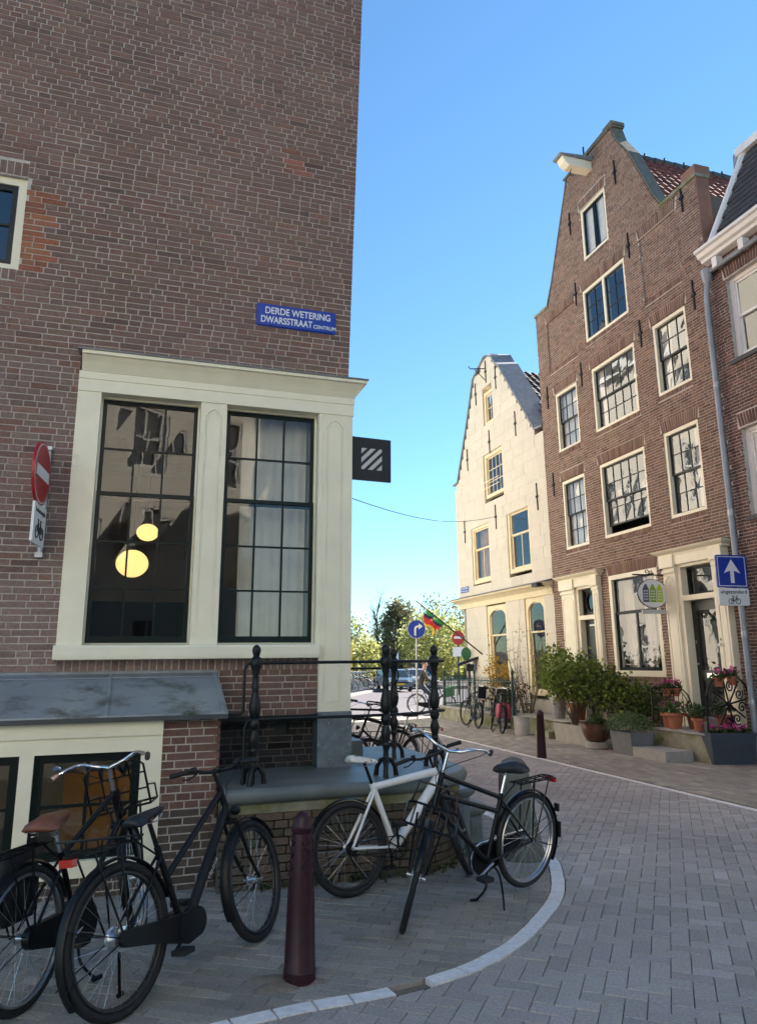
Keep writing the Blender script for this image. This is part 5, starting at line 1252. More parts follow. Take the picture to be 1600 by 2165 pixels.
        for y in (-.06, .06): m.tube([(wb + .05, y * 1.6, z), FA + Vector((0, y, .03))], rr * .8, 6, M=MS)
        B(m, 'front_rack', 'bike_black')
    elif fk == 'big':
        m = MB(); z = 2 * r + .10; x0, x1, w_ = wb - .10, wb + .22, .19; rr = .0075; h = .30
        m.tube([Vector(p) for p in ((x0, -w_, z), (x0, w_, z), (x1, w_, z), (x1, -w_, z))], rr, 6, closed=True, M=MS)
        m.tube([Vector(p) for p in ((x0, -w_, z), (x0 - .08, -w_, z + h - .04), (x0 - .09, -w_ + .04, z + h), (x0 - .09, w_ - .04, z + h), (x0 - .08, w_, z + h - .04), (x0, w_, z))], rr, 6, M=MS)
        for k_ in (.35, .7): m.tube([(x0 - .08 * k_, -w_, z + h * k_), (x0 - .08 * k_, w_, z + h * k_)], rr * .8, 6, M=MS)
        for y in (-.09, 0, .09): m.tube([(x0 - .085, y, z + h - .01), (x0, y, z), (x1, y, z)], rr * .8, 6, M=MS)
        for y in (-1, 1): m.tube([(x1, y * w_, z), (x1 - .02, y * w_, z + .10), (x0, y * w_, z + .12)], rr * .8, 6, M=MS); m.tube([(wb + .03, y * .1, z), FA + Vector((0, y * .06, .02))], rr, 6, M=MS); m.tube([stem + Vector((.02, y * .06, -.01)), stem + Vector((.10, y * .07, -.07)), Vector((x0 - .06, y * .08, z + h - .02))], .012, 6, M=MS)
        B(m, 'front_rack', 'bike_black')
    if S['stand'] == 'double':
        m = MB(); c = BB + Vector((-.06, 0, -.05)); g = -S.get('stand_drop', .0)
        for s in (-1, 1): m.tube(smooth_path3([c + Vector((0, s * .02, 0)), c + Vector((-.01, s * .06, -.05)), Vector((c.x - .02, s * .085, .10 + g)), Vector((c.x + .02, s * .13, .02 + g)), Vector((c.x + .03, s * .15, .004 + g))], 4), .0085, 6); m.tube([Vector((c.x, s * .145, .004 + g)), Vector((c.x + .06, s * .165, .004 + g))], .013, 6)
        B(m, 'kickstand', 'bike_black')
    elif S['stand'] == 'side':
        m = MB(); y = .02; q = S.get('stand_y', .20); m.tube([Vector((.06, .055, r - .04)), Vector((.08, .08, r - .08)), Vector((.16, q, S.get('stand_z', .03)))], .009, 6); m.tube([Vector((.15, q, S.get('stand_z', .03))), Vector((.19, q + .01, S.get('stand_z', .03)))], .013, 6); B(m, 'kickstand', 'bike_black')
    if detail:
        m = MB()
        for s in (-1, 1):
            p = smooth_path3(pts(s), 5)[-8]; m.tube(smooth_path3([MS @ p, MS @ (p + Vector((.10, -s * .06, -.02))), MS @ (stem + Vector((.10, s * .02, -.10))), ht + Vector((.05, s * .02, -.05)), hb.lerp(BB, .25) + Vector((0, s * .02, 0))], 5), .0028, 5)
        B(m, 'cable', 'rubber', None, 60)
    S['_st'] = (rt, RA, FA, BB, sc, sp, MS, st)
    if style is not None: style['_out'] = S['_st']
    return rt
def pannier(rt, mat, y, x=-.10, z=.60, s=1.0, name='pannier'):
    c = Vector((x, y, z)); m = MB(); prof = []
    for k, (zz, a, b) in enumerate(((-.19, .12, .035), (-.17, .145, .055), (0, .16, .065), (.14, .15, .05), (.17, .14, .03))):
        for j in range(12): t = 2 * math.pi * j / 12; prof.append(c + Vector((a * s * (abs(math.cos(t)) ** .5) * (1 if math.cos(t) > 0 else -1), b * s * (abs(math.sin(t)) ** .6) * (1 if math.sin(t) > 0 else -1) + random.gauss(0, .004), zz * s)))
    m.add(prof, [(k * 12 + j, k * 12 + (j + 1) % 12, (k + 1) * 12 + (j + 1) % 12, (k + 1) * 12 + j) for k in range(4) for j in range(12)] + [tuple(range(12)), tuple(48 + j for j in range(12))])
    return m.build(name, mat, rt, smooth=50, world=False)

# B2: black e-bike in front
st2 = dict(frame='ebike', paint='bike_matte', t=.0165, saddle='saddle_black', sport=True, stilt=-9, saddle_h=.94, bar='flat', bar_mat='bike_matte', bar_y=.22, bar_z=1.08, rack_big=True, motor=True, case='bike_matte', fender='bike_matte', rim='rim_black', hub=.05, tyre=.025, r=.365, wb=1.20, ccf=.07, cc=.04, post='bike_matte', crank=-150, crank_mat='bike_matte', bb=(.48, .29), stand_y=.17, stand_z=.05, head=.20)
p_r, p_f = Vector((-1.18, 3.80)), Vector((-.69, 4.82)); hd = math.atan2(p_f.y - p_r.y, p_f.x - p_r.x)
b2 = bike('matte black electric bicycle with wire rear rack parked beside the maroon bollard', (p_r.x, p_r.y, 0), hd, R(-9), R(8), st2)
S2 = st2['_out']; hbp = S2[3]
# frame lettering
vs, fs = text_mesh('cortina', .042, .0004, 'CENTER', 1.1); m = MB()
sdv = Vector((-math.cos(R(69)), 0, math.sin(R(69)))); a_ = S2[7](.76); b_ = S2[3] + Vector((.06, 0, .02)); ax = (a_ - b_).normalized(); upv = Vector((0, -1, 0)).cross(ax); mid = a_.lerp(b_, .52)
m.add([mid + ax * v.x - upv * (v.y - .018) + Vector((0, -.0315 - v.z, 0)) for v in vs], fs); m.build('lettering', 'sign_grey', b2, world=False)
# B1: bicycle with brown saddle, big front rack and pannier
st1 = dict(frame='dutch', saddle='saddle_brown', springs=True, sscale=1.12, saddle_h=.90, bar='dutch', bar_mat='chrome', grip='grip_brown', rim='rim_steel', front_rack='big', bar_z=1.09, bar_y=.27, bell=1, crank=200, stand='double', t=.017, stilt=-4, wb=1.15)
p_r = Vector((-1.67, 3.86)); hd1 = hd + R(14)
b1 = bike('dark city bicycle with brown leather saddle, black pannier and tall front rack under basement window', (p_r.x, p_r.y, 0), hd1, R(-5), R(22), st1)
pannier(b1, 'bag_black', .10, .06, .60, 1.0)
# B3: white mountain bike against the stoop
st3 = dict(frame='mtb', paint='bike_white', saddle='saddle_white', sport=True, saddle_h=1.0, bar='flat', bar_mat='bike_black', bar_y=.20, bar_z=.98, rack=False, chaincase=False, fender='bike_black', short=True, lamp=False, tail=False, stand=None, rim='rim_black', tyre=.027, r=.345, wb=1.12, t=.025, post='bike_black', bb=(.42, .31), sa=70., head=.13, fork='bike_black', stilt=8, crank=95, crank_mat='bike_black')
p_r = Vector((-.19, 5.62)); p_f = Vector((.66, 6.16)); hd3 = math.atan2(p_f.y - p_r.y, p_f.x - p_r.x)
b3 = bike('white mountain bike with ripped pale saddle leaning against the stoop', (p_r.x, p_r.y, 0), hd3, R(-7), R(46), st3)
# B4: black roadster with double top tube
st4 = dict(frame='dutch', double=True, saddle='saddle_black', sscale=1.15, saddle_h=.94, bar='dutch', bar_mat='chrome', bar_z=1.13, bar_y=.29, bars_back=.12, rim='rim_steel', front_rack='tray', stand='double', case_trim=True, t=.0175, r=.352, wb=1.22, lamp=False, crank=160, post='chrome', stand_drop=.05, head=.22)
p_f = Vector((.165, 4.93)); p_r = Vector((1.055, 5.68)); hd4 = math.atan2(p_f.y - p_r.y, p_f.x - p_r.x)
b4 = bike('black roadster bicycle with double top tube, front tray rack and chrome handlebar on centre stand', (p_r.x, p_r.y, .055), hd4, R(-4.5), R(44), st4, lift=-R(2.6))
m = MB(); f = lambda a, b, c: Vector((a, b, c)); m.box(f, -.40, -.385, -.03, .03, .30, .42); m.build('mud_flap', 'rubber', b4, world=False); m = MB(); m.box(f, -.392, -.375, -.02, .02, .50, .56); m.build('reflector', 'saddle_black', b4, world=False)
# bicycles on the far side of the stoop
q = L(1.25, -.95, 0)
bike('black bicycle parked behind stoop with its rear fender showing above the platform', (.62, 10.9, 0), R(176), R(4), R(20), dict(wb=1.14, saddle_h=1.0, stand='side', rim='rim_black', bar_mat='bike_black', crank=70))
bike('third dark bicycle with tray rack standing furthest behind the stoop railing', (-.12, 10.25, 0), R(183), R(5), R(25), dict(wb=1.12, saddle_h=1.0, stand='double', front_rack='tray', bar_mat='bike_black', crank=120))
bike('second black bicycle with chrome bars behind the stoop railing', (.28, 11.6, 0), R(171), R(3), R(-15), dict(wb=1.14, saddle_h=1.02, bar_mat='chrome', stand='side', front_rack='tray', crank=10))
# bicycles by the fence opposite
def rghead(du, dw): v = RG.u * du + RG.w * dw; return math.atan2(v.y, v.x)
q = rg(-.55, 1.80); b6 = bike('black bicycle with rear child seat leaning against the low wall and green fence', (q.x, q.y, 0), rghead(-1, -.10), R(5), R(12), dict(stand='double', wb=1.1))
m = MB(); m.box(lambda a, b, c: Vector((a, b, c)), -.18, .06, -.10, .10, .82, .88); m.box(lambda a, b, c: Vector((a, b, c)), -.22, -.17, -.12, .12, .84, 1.14); m.build('child_seat', 'bag_black', b6, world=False)
q = rg(.95, 1.86); b7 = bike('dark bicycle with dusky red panniers beside the white bucket', (q.x, q.y, 0), rghead(-1, -.22), R(4), R(-14), dict(stand='side', wb=1.12, front_rack='big', bar_mat='chrome'))
pannier(b7, 'bag_red', -.12, -.08, .58, 1.0); pannier(b7, 'bag_red', .12, -.08, .58, 1.0)
q = rg(-2.3, .7); bike('white bicycle standing behind the green fence of the front garden', (q.x, q.y, .05), rghead(-1, .05), R(3), 0, dict(paint='bike_white', fender='bike_white', rack=False, stand='side', rim='rim_steel', chaincase=False), detail=False)
# row of parked bicycles along the canal rail, far away
names = ['bike_black', 'bike_green', 'bike_black', 'bike_silver', 'bike_blue', 'bike_white', 'bike_black', 'bike_green', 'bike_black', 'bike_silver']
protos = {}
row = PathFrame(IDN3, [(-2.05, 39.2), (-1.2, 43.5), (-.3, 48.5)])
for i in range(12):
    q = row(.1 + i * .78, .0, 0); pn = names[i % len(names)]
    if pn in protos:
        o = copy_tree(protos[pn]); o['label'] = protos[pn]['label']; o.location = (q.x, q.y, .10); o.rotation_euler = (0, R(0), R(200 + random.uniform(-14, 14)))
    else:
        o = bike(pn.split('_')[1] + ' city bicycle parked in the row along the distant canal rail', (q.x, q.y, .10), R(200 + random.uniform(-14, 14)), R(4), R(20), dict(paint=pn, fender=pn, rim='rim_steel', stand='side', rack=(i % 2 == 0), chaincase=(i % 2 == 0)), 'bicycles along the canal rail', detail=False); protos[pn] = o

# ------------------------------------------------------------------ signs in the street
def RU(u, w):            # frame whose plates face down the street towards the camera side (+u)
    o = RG(u, w, 0); return Frame((o.x, o.y), (-RG.w.x * -1, -RG.w.y * -1))
ow = root('one_way_sign', 'square blue one-way sign with white arrow clamped to the drainpipe', 'road sign', RF(7.02, .36, 2.9))
# plate axes: a to the viewer's right = towards the facade (-w), b = towards viewer (+u)
def face(u0, w0, yaw=0.):
    cy, sy = math.cos(yaw), math.sin(yaw); A_ = (-RG.w) * cy + RG.u * sy; B_ = RG.u * cy + RG.w * sy
    o = RG(u0, w0, 0); return lambda a, b, c: o + A_ * a + B_ * b + Vector((0, 0, c))
OF = face(7.05, .37, R(8))
m = MB(); m.prism(rrect(-.285, .285, 2.905, 3.475, .03), OF, -.03, .0); m.build('plate', 'sign_blue', ow)
m = MB()
for a0, a1, b0, b1 in ((-.262, .262, 3.438, 3.45), (-.262, .262, 2.93, 2.942), (-.262, -.25, 2.942, 3.438), (.25, .262, 2.942, 3.438)): m.box(OF, a0, a1, .0, .002, b0, b1)
m.build('border', 'sign_white', ow)
m = MB(); m.prism([(-.035, 2.985), (.035, 2.985), (.035, 3.20), (.155, 3.155), (.0, 3.40), (-.155, 3.155), (-.035, 3.20)], OF, .0005, .003); m.build('arrow', 'sign_white', ow)
m = MB(); m.prism(rrect(-.285, .285, 2.60, 2.895, .02), OF, -.03, .0); sp2 = m.build('sub_plate', 'sign_white', ow)
lettering(sp2, OF, 'uitgezonderd', .088, 0, .0008, 2.805, 'sign_black', 'CENTER', bold=.0015, space=1.06); bike_symbol(sp2, OF, .0, 2.672, .22, .003)
m = MB(); m.box(OF, .20, .32, -.08, -.03, 3.1, 3.14); m.box(OF, .20, .34, -.08, -.03, 2.70, 2.76); m.build('clamp', 'galv', ow)
# hanging oval sign on a wrought-iron bracket
hs_ = root('hanging_sign', 'round white hanging sign with three coloured canal houses on wrought-iron bracket', 'shop sign', RF(5.02, .4, 3.2))
HFc = face(5.02, .47, R(4)); HZ = 2.985
m = MB(); m.prism(circ(0, HZ, .335, 36, .86), HFc, -.025, 0); m.build('plate', 'sign_black', hs_)
m = MB(); m.prism(circ(0, HZ, .322, 36, .855), HFc, 0, .002); m.build('face', 'sign_white', hs_)
for x, mt, h in ((-.155, 'slate_violet', .0), (-.0, 'leaf_green', -.005), (.15, 'lime', .0)):
    m = MB(); m.prism([(x - .068, HZ - .17), (x + .068, HZ - .17), (x + .068, HZ + .085 + h), (x + .02, HZ + .185 + h), (x - .012, HZ + .185 + h), (x - .068, HZ + .085 + h)], HFc, .002, .004); hh = m.build('house_motif', mt, hs_)
    m = MB()
    for r_ in range(4):
        for c_ in range(3): m.box(HFc, x - .045 + c_ * .034, x - .027 + c_ * .034, .004, .0055, HZ - .13 + r_ * .055, HZ - .10 + r_ * .055)
    m.build('motif_windows', 'sign_white', hh)
m = MB(); m.prism(rrect(-.26, .26, HZ - .40, HZ - .32, .012), HFc, -.02, 0); sub = m.build('name_board', 'sign_grey', hs_)
lettering(sub, HFc, 'Realtor Amsterdam', .045, 0, .0008, HZ - .362, 'sign_black', 'CENTER') if False else None
m = MB(); m.tube([HFc(-.12, -.01, HZ - .32), HFc(-.12, -.01, HZ - .27)], .005, 5); m.tube([HFc(.12, -.01, HZ - .32), HFc(.12, -.01, HZ - .27)], .005, 5); m.build('hanger', 'iron', hs_)
m = MB(); zz = HZ + .37
m.tube([HFc(-.42, -.01, zz), HFc(.42, -.01, zz)], .014, 6); m.box(HFc, .395, .425, -.03, .01, zz - .62, zz + .1); m.tube([HFc(-.12, -.01, HZ + .28), HFc(-.12, -.01, zz)], .006, 5); m.tube([HFc(.12, -.01, HZ + .28), HFc(.12, -.01, zz)], .006, 5)
def scroll(mb, f, cx, cz, r, turns, a0, sgn, tr=.009, w=-.01):
    mb.tube([f(cx + r * (1 - t / 22) * math.cos(a0 + sgn * t / 22 * turns * 2 * math.pi), w, cz + r * (1 - t / 22) * math.sin(a0 + sgn * t / 22 * turns * 2 * math.pi)) for t in range(21)], tr, 5)
for cx, r_, s_ in ((-.10, .06, 1), (.0, .05, -1), (.26, .08, 1), (.36, .05, -1)): scroll(m, HFc, cx, zz + r_, r_, 1.4, -1.5, s_)
scroll(m, HFc, .33, zz - .14, .07, 1.4, 1.5, -1); scroll(m, HFc, .33, zz - .52, .06, 1.4, -1.5, 1); m.tube([HFc(.26, -.01, zz - .05), HFc(.34, -.01, zz - .3), HFc(.40, -.01, zz - .55)], .009, 5)
m.build('bracket', 'iron', hs_, smooth=60)
# turn-right sign on its pole
ts = root('turn_sign', 'round blue turn-right sign with white arrow on a slim grey pole', 'road sign', (1.17, 23.08, 0))
m = MB(); m.tube([(1.17, 23.08, 0), (1.17, 23.08, 2.95)], .03, 8); m.build('pole', 'galv', ts, smooth=60)
TF = lambda a, b, c: Vector((1.17 + a, 23.04 - b, c))
m = MB(); m.prism(circ(0, 2.68, .285, 32), TF, -.02, 0); m.build('plate', 'sign_grey', ts); m = MB(); m.prism(circ(0, 2.68, .27, 32), TF, 0, .003); m.build('face', 'sign_blue', ts)
m = MB(); m.prism([(-.07, 2.48), (-.015, 2.48), (-.015, 2.68), (.0, 2.72), (.04, 2.735), (.07, 2.735), (.07, 2.665), (.19, 2.765), (.07, 2.86), (.07, 2.79), (.03, 2.79), (-.03, 2.77), (-.065, 2.72), (-.07, 2.66)], TF, .003, .006); m.build('arrow', 'sign_white', ts)
# far no-entry sign
fs_ = root('far_no_entry_sign', 'small red no-entry sign with white sub-plate on post before the willow trees', 'road sign', (4.35, 41, 0)); fs_.name = 'no_entry_sign.001'
c0 = Vector((4.35, 41, 0)); FF = lambda a, b, c: c0 + Vector((a, -b, c))
m = MB(); m.tube([c0, c0 + Vector((0, 0, 3.4))], .05, 8); m.build('pole', 'sash_grey', fs_)
m = MB(); m.prism(circ(0, 3.05, .34, 24, 1.15), FF, .06, .08); m.build('plate', 'sign_red', fs_); m = MB(); m.box(FF, -.22, .22, .08, .085, 3.0, 3.12); m.build('bar', 'sign_white', fs_)
m = MB(); m.box(FF, -.3, .3, .05, .07, 2.05, 2.55); m.build('sub_plate', 'sign_white', fs_)
# overhead cable
m = MB(); a, b = L(.0, -2.6, 4.02), RF(-2.51, .05, 6.0); m.tube([a.lerp(b, t / 14) - Vector((0, 0, .35 * math.sin(math.pi * t / 14))) for t in range(15)], .007, 5); tag(m.build('overhead_cable', 'sash_grey'), 'thin dark cable spanning the street to the cream house', 'cable')
# lamp posts by the canal
def lamp_post(x, y, h, label):
    rt = root('lamp_post', label, 'lamp post', (x, y, 0)); m = MB(); m.tube([(x, y, 0), (x, y, h)], [.07, .035], 8); m.build('pole', 'sash_grey', rt); m = MB(); m.box(lambda a, b, c: Vector((x + a, y + b, c)), -.1, .1, -.06, .0, 1.9, 2.5); m.build('notice', 'sign_white', rt)
lamp_post(-2.15, 50, 5.7, 'tall thin pole with white notice beside the distant canal trees'); lamp_post(1.45, 58, 4.0, 'short grey pole in front of the dark ivy tree')
# raised dark lectern box and green sign at the cream house corner
q = RG(-4.5, .24, 0); rt = root('menu_stand', 'black slanted menu stand on a thin leg at cream house corner', 'menu stand', (q.x, q.y, 0)); m = MB(); m.tube([q, q + Vector((0, 0, 1.65))], .03, 6); m.build('leg', 'iron', rt)
f = lambda a, b, c: q + Vector((a, b, 1.68 + c + a * .35)); m = MB(); m.box(f, -.38, .42, -.2, .2, 0, .09); m.build('lid', 'sign_black', rt); m = MB(); m.box(lambda a, b, c: q + Vector((a, b, c)), -.1, .14, -.1, .1, 1.4, 1.62); m.build('box', 'sash_grey', rt)
q = RF(-5.3, .05, 0); m = MB(); m.prism(circ(0, 1.95, .17, 16, 1.2), lambda a, b, c: RF(-4.75 + b, .20 + a, c), 0, .03); tag(m.build('green_sign', 'bag_green'), 'bright green round sign projecting from cream house corner', 'sign')

# ------------------------------------------------------------------ stoops, planters and pots on the right
RS = root('door_stoop', 'worn concrete stoop with one loose step below the right-hand door', 'stoop', rg(6.1, .6))
def vbox(f, a0, a1, b0, b1, c0, c1, t=.012):
    m = MB(); m.box(f, a0, a1, b0, b1, c0, c1); return m
vbox(RG, 5.44, 6.90, .145, 1.02, 0, .447).build('landing', 'moss_stone', RS); m = MB(); m.box(RG, 5.42, 6.92, .145, 1.045, .4471, .475); m.build('tread', 'concrete', RS)
vbox(RG, 5.62, 6.52, 1.046, 1.60, 0, .17).build('step', 'concrete', RS)
LSP = root('left_stoop', 'low mossy platform along the left door with pots on it', 'stoop', rg(1.2, .5))
vbox(RG, -.35, 2.62, .02, .98, 0, .34).build('base', 'moss_stone', LSP); m = MB(); m.box(RG, -.38, 2.66, .02, 1.02, .341, .385); m.build('slab', 'concrete', LSP); vbox(RG, 1.75, 2.35, 1.03, 1.42, 0, .15).build('step', 'moss_stone', LSP)
GREEN = [(.14, .21, .03), (.19, .26, .04), (.10, .155, .025), (.26, .31, .06)]
DKG = [(.045, .08, .022), (.065, .11, .03), (.085, .13, .035)]
GREY_G = [(.11, .18, .075), (.14, .21, .09), (.08, .135, .05)]
def shrub(label, base, h, rad, n, cols, stems=7, leafs=.07, cat='shrub', name='shrub', spread=.07, parts_only=None, stemh=.55, group=None, per=9):
    rt = parts_only or root(name, label, cat, base, group); b = Vector(base); m = MB(); tips = []
    for k in range(stems):
        a = random.uniform(0, 2 * math.pi); rr = random.uniform(.2, .85); top = b + Vector((rad[0] * rr * math.cos(a), rad[1] * rr * math.sin(a), h * random.uniform(.6, .98))); md = b.lerp(top, .5) + Vector((random.gauss(0, .04), random.gauss(0, .04), 0)); m.tube([b + Vector((random.gauss(0, .03), random.gauss(0, .03), 0)), md, top], [.010, .007, .003], 5); tips.append(top)
    m.build('stem', 'twig', rt); m = MB(); c = b + Vector((0, 0, h * stemh))
    pts = clumps(c, (rad[0], rad[1], h * (1 - stemh)), n, per, spread)
    for t in tips: pts += [t + Vector((random.gauss(0, spread), random.gauss(0, spread), random.gauss(0, spread * 1.3))) for _ in range(per * 2)]
    leaves(m, [p for p in pts if p.z > b.z + .02], leafs, cols); m.build('foliage', 'leaf', rt); return rt
def pot(name, label, base, r0, r1, h, mat, n=18, soil=True, cat='plant pot', rim=.02):
    rt = root(name, label, cat, base); m = MB(); m.lathe([(r0, 0), (r0 + (r1 - r0) * .8, h * .8), (r1 * .96, h * .8), (r1 + rim, h * .82), (r1 + rim, h), (r1 - .005, h), (r1 - .02, h * .9)], n, base); m.build('pot', mat, rt, smooth=35)
    m = MB(); m.lathe([(r1 - .015, h * .9), (.001, h * .92)], n, base); m.build('soil', 'soil', rt); return rt
def flowers(rt, c, rad, n, cols=((.55, .05, .28), (.62, .10, .36), (.45, .03, .16)), size=.028):
    m = MB()
    for _ in range(n):
        p = Vector(c) + Vector((random.gauss(0, rad[0]), random.gauss(0, rad[1]), abs(random.gauss(0, rad[2])))); leaves(m, [p + Vector((random.gauss(0, .012), random.gauss(0, .012), random.gauss(0, .008))) for _ in range(5)], size, cols, ln=1.1)
    return m.build('blossom', 'flower', rt)
def trough(name, label, f, a0, a1, b0, b1, h, mat, flare=.03):
    rt = root(name, label, 'planter', f((a0 + a1) / 2, (b0 + b1) / 2, 0)); m = MB(); k = flare
    o0 = [f(a0 + k, b0 + k, 0), f(a1 - k, b0 + k, 0), f(a1 - k, b1 - k, 0), f(a0 + k, b1 - k, 0)]; o1 = [f(a0, b0, h), f(a1, b0, h), f(a1, b1, h), f(a0, b1, h)]
    t = .035; i1 = [f(a0 + t, b0 + t, h), f(a1 - t, b0 + t, h), f(a1 - t, b1 - t, h), f(a0 + t, b1 - t, h)]; i0 = [f(a0 + t, b0 + t, h - .06), f(a1 - t, b0 + t, h - .06), f(a1 - t, b1 - t, h - .06), f(a0 + t, b1 - t, h - .06)]
    m.add(o0 + o1 + i1 + i0, [(0, 3, 2, 1)] + [(i, (i + 1) % 4, 4 + (i + 1) % 4, 4 + i) for i in range(4)] + [(4 + i, 4 + (i + 1) % 4, 8 + (i + 1) % 4, 8 + i) for i in range(4)] + [(8 + i, 8 + (i + 1) % 4, 12 + (i + 1) % 4, 12 + i) for i in range(4)])
    m.build('box', mat, rt); m = MB(); m.add(i0, [(0, 1, 2, 3)]); m.build('soil', 'soil', rt); return rt
# buckets and pots by the left door
def bucket(label, base, r0, r1, h, mat):
    rt = root('bucket', label, 'bucket', base); m = MB(); m.lathe([(r0, 0), (r0 + .004, .03), (r1, h - .02), (r1 + .014, h - .01), (r1 + .012, h), (r1 - .006, h), (r1 - .012, h - .1)], 20, base); m.build('body', mat, rt, smooth=35)
    m = MB(); m.lathe([(r1 - .01, h - .08), (.001, h - .07)], 16, base); m.build('soil', 'soil', rt)
    m = MB(); m.tube([Vector(base) + Vector((r1 * math.cos(t), r1 * math.sin(t) * .35 - .02, h - .05 - .12 * math.sin(t))) for t in [math.pi * k / 8 for k in range(9)]], .006, 5); m.build('handle', 'galv', rt); return rt
bucket('worn whitish bucket standing on the pavement beside the red panniers', tuple(rg(1.30, 1.52)), .155, .195, .42, 'bucket_white')
bz = .386
k1 = bucket('grey zinc bucket holding a tall leafy shrub on the low platform', tuple(rg(1.62, .72) + Vector((0, 0, bz))), .15, .20, .46, 'galv')
shrub('', rg(1.62, .72) + Vector((0, 0, bz + .4)), 1.25, (.42, .42, .6), 90, GREEN, 10, .055, parts_only=k1, spread=.08)
k2 = pot('flower_pot', 'terracotta pot with dark leafy shrub beside the zinc bucket', tuple(rg(2.30, .62) + Vector((0, 0, bz))), .14, .20, .36, 'terracotta')
shrub('', rg(2.30, .62) + Vector((0, 0, bz + .3)), .95, (.40, .40, .5), 80, GREEN + DKG, 9, .052, parts_only=k2)
t1 = trough('planter', 'pale concrete trough with a big many-stemmed leafy bush', RG, 2.72, 4.02, 1.06, 1.50, .38, 'concrete')
shrub('', rg(3.2, 1.25) + Vector((0, 0, .32)), 1.42, (.70, .55, .7), 190, GREEN, 30, .06, parts_only=t1, stemh=.70, spread=.09)
shrub('', rg(3.75, 1.05) + Vector((0, 0, .32)), 1.15, (.60, .55, .6), 120, GREEN + DKG, 20, .058, parts_only=t1, stemh=.72, spread=.09)
t1b = shrub('darker leafy shrub spreading under the shop window beside iron stair rail', rg(4.35, .55), 1.25, (.75, .40, .6), 150, GREEN + DKG, 16, .06, stemh=.72, spread=.09)
bw = root('glazed_bowl', 'brown glazed bowl with small leafy plant on round stone plinth', 'plant pot', rg(4.32, 1.48)); b = rg(4.32, 1.48)
m = MB(); m.lathe([(.21, 0), (.225, .02), (.225, .125), (.21, .13)], 20, b); m.build('plinth', 'concrete', bw, smooth=35)
m = MB(); m.lathe([(.15, .131), (.20, .17), (.255, .27), (.275, .38), (.27, .44), (.29, .455), (.29, .475), (.265, .475), (.25, .43)], 24, b); m.build('bowl', 'glaze_brown', bw, smooth=40)
m = MB(); m.lathe([(.25, .43), (.001, .44)], 16, b); m.build('soil', 'soil', bw); m = MB(); leaves(m, clumps(b + Vector((0, 0, .52)), (.17, .17, .10), 26, 7, .03), .06, DKG); m.build('foliage', 'leaf', bw)
t3 = trough('planter', 'dark grey square planter with bushy grey-green lavender', RG, 4.98, 5.62, 1.12, 1.62, .40, 'planter_grey', .04)
m = MB(); pts = []
c = rg(5.25, 1.38) + Vector((0, 0, .46))
for _ in range(900):
    d = Vector((random.gauss(0, 1), random.gauss(0, 1), abs(random.gauss(0, 1)))).normalized(); pts.append(c + Vector((d.x * .46, d.y * .46, d.z * .34 - .05)) * random.uniform(.55, 1.05))
leaves(m, pts, .022, GREY_G, ln=4.2); m.build('foliage', 'leaf', t3)
t4 = trough('planter', 'blue-grey tapered planter with pink flowers at the foot of the drainpipe', face(7.10, .72, R(12)), -.38, .42, -.38, .0, .50, 'planter_blue', .05)
PF4 = face(7.10, .72, R(12))
for a in (-.22, .0, .26): flowers(t4, PF4(a, -.18, .55), (.07, .05, .05), 26); 
m = MB(); leaves(m, [PF4(random.uniform(-.33, .37), random.uniform(-.33, -.05), random.uniform(.46, .58)) for _ in range(260)], .04, DKG); m.build('foliage', 'leaf', t4)
# terracotta pots on the right stoop
for lab, u, w, r1, h, fl_ in (('terracotta pot of pink flowers nearest the lavender on the stoop', 5.62, .78, .125, .26, 1), ('larger terracotta pot with one pink bloom in middle of stoop', 5.86, .84, .15, .28, 1), ('terracotta pot of plain green leaves against the door pilaster', 5.92, .48, .13, .25, 0), ('small terracotta pot at the foot of the iron wheel panel', 6.42, .80, .10, .22, 0), ('dark terracotta pot behind the iron wheel panel', 6.66, .45, .14, .28, 0)):
    b = rg(u, w) + Vector((0, 0, .476)); rt = pot('flower_pot', lab, tuple(b), r1 * .68, r1, h, 'terracotta'); m = MB(); leaves(m, clumps(b + Vector((0, 0, h + .08)), (r1 * 1.2, r1 * 1.2, .12), 24, 7, .03), .05, GREY_G + DKG); m.build('foliage', 'leaf', rt)
    if fl_: flowers(rt, b + Vector((0, 0, h + .12)), (r1 * .6, r1 * .6, .04), 22 if 'nearest' in lab else 8)
# iron railing on the left side of the stoop
ir = root('stair_rail', 'thin black iron stair rail with spindles left of the right-hand door', 'railing', rg(5.46, .55)); m = MB(); f = lambda w, z: RG(5.46, w, z)
m.tube([f(1.0, .475), f(1.0, 1.18)], .016, 6); m.tube([f(1.02, 1.18), f(.35, 1.18), f(.20, 1.05), f(.12, .85)], .012, 6); m.tube([f(1.0, 1.08), f(.32, 1.08), f(.12, .80)], .008, 6); m.build('handrail', 'iron', ir, smooth=60)
for k in range(9):
    w = .12 + k * .098; m = MB(); m.tube([f(w, .476), f(w, 1.08 if w > .32 else .80 + (w - .12) * 1.4)], .007, 5); m.build('spindle', 'iron', ir)
m = MB()
for k in range(8): c_ = .36 + k * .085; m.tube([f(c_ + .035 * math.cos(t), 1.13 + .04 * math.sin(t)) for t in [2 * math.pi * i / 10 for i in range(10)]], .005, 4, closed=True)
m.build('ring', 'iron', ir)
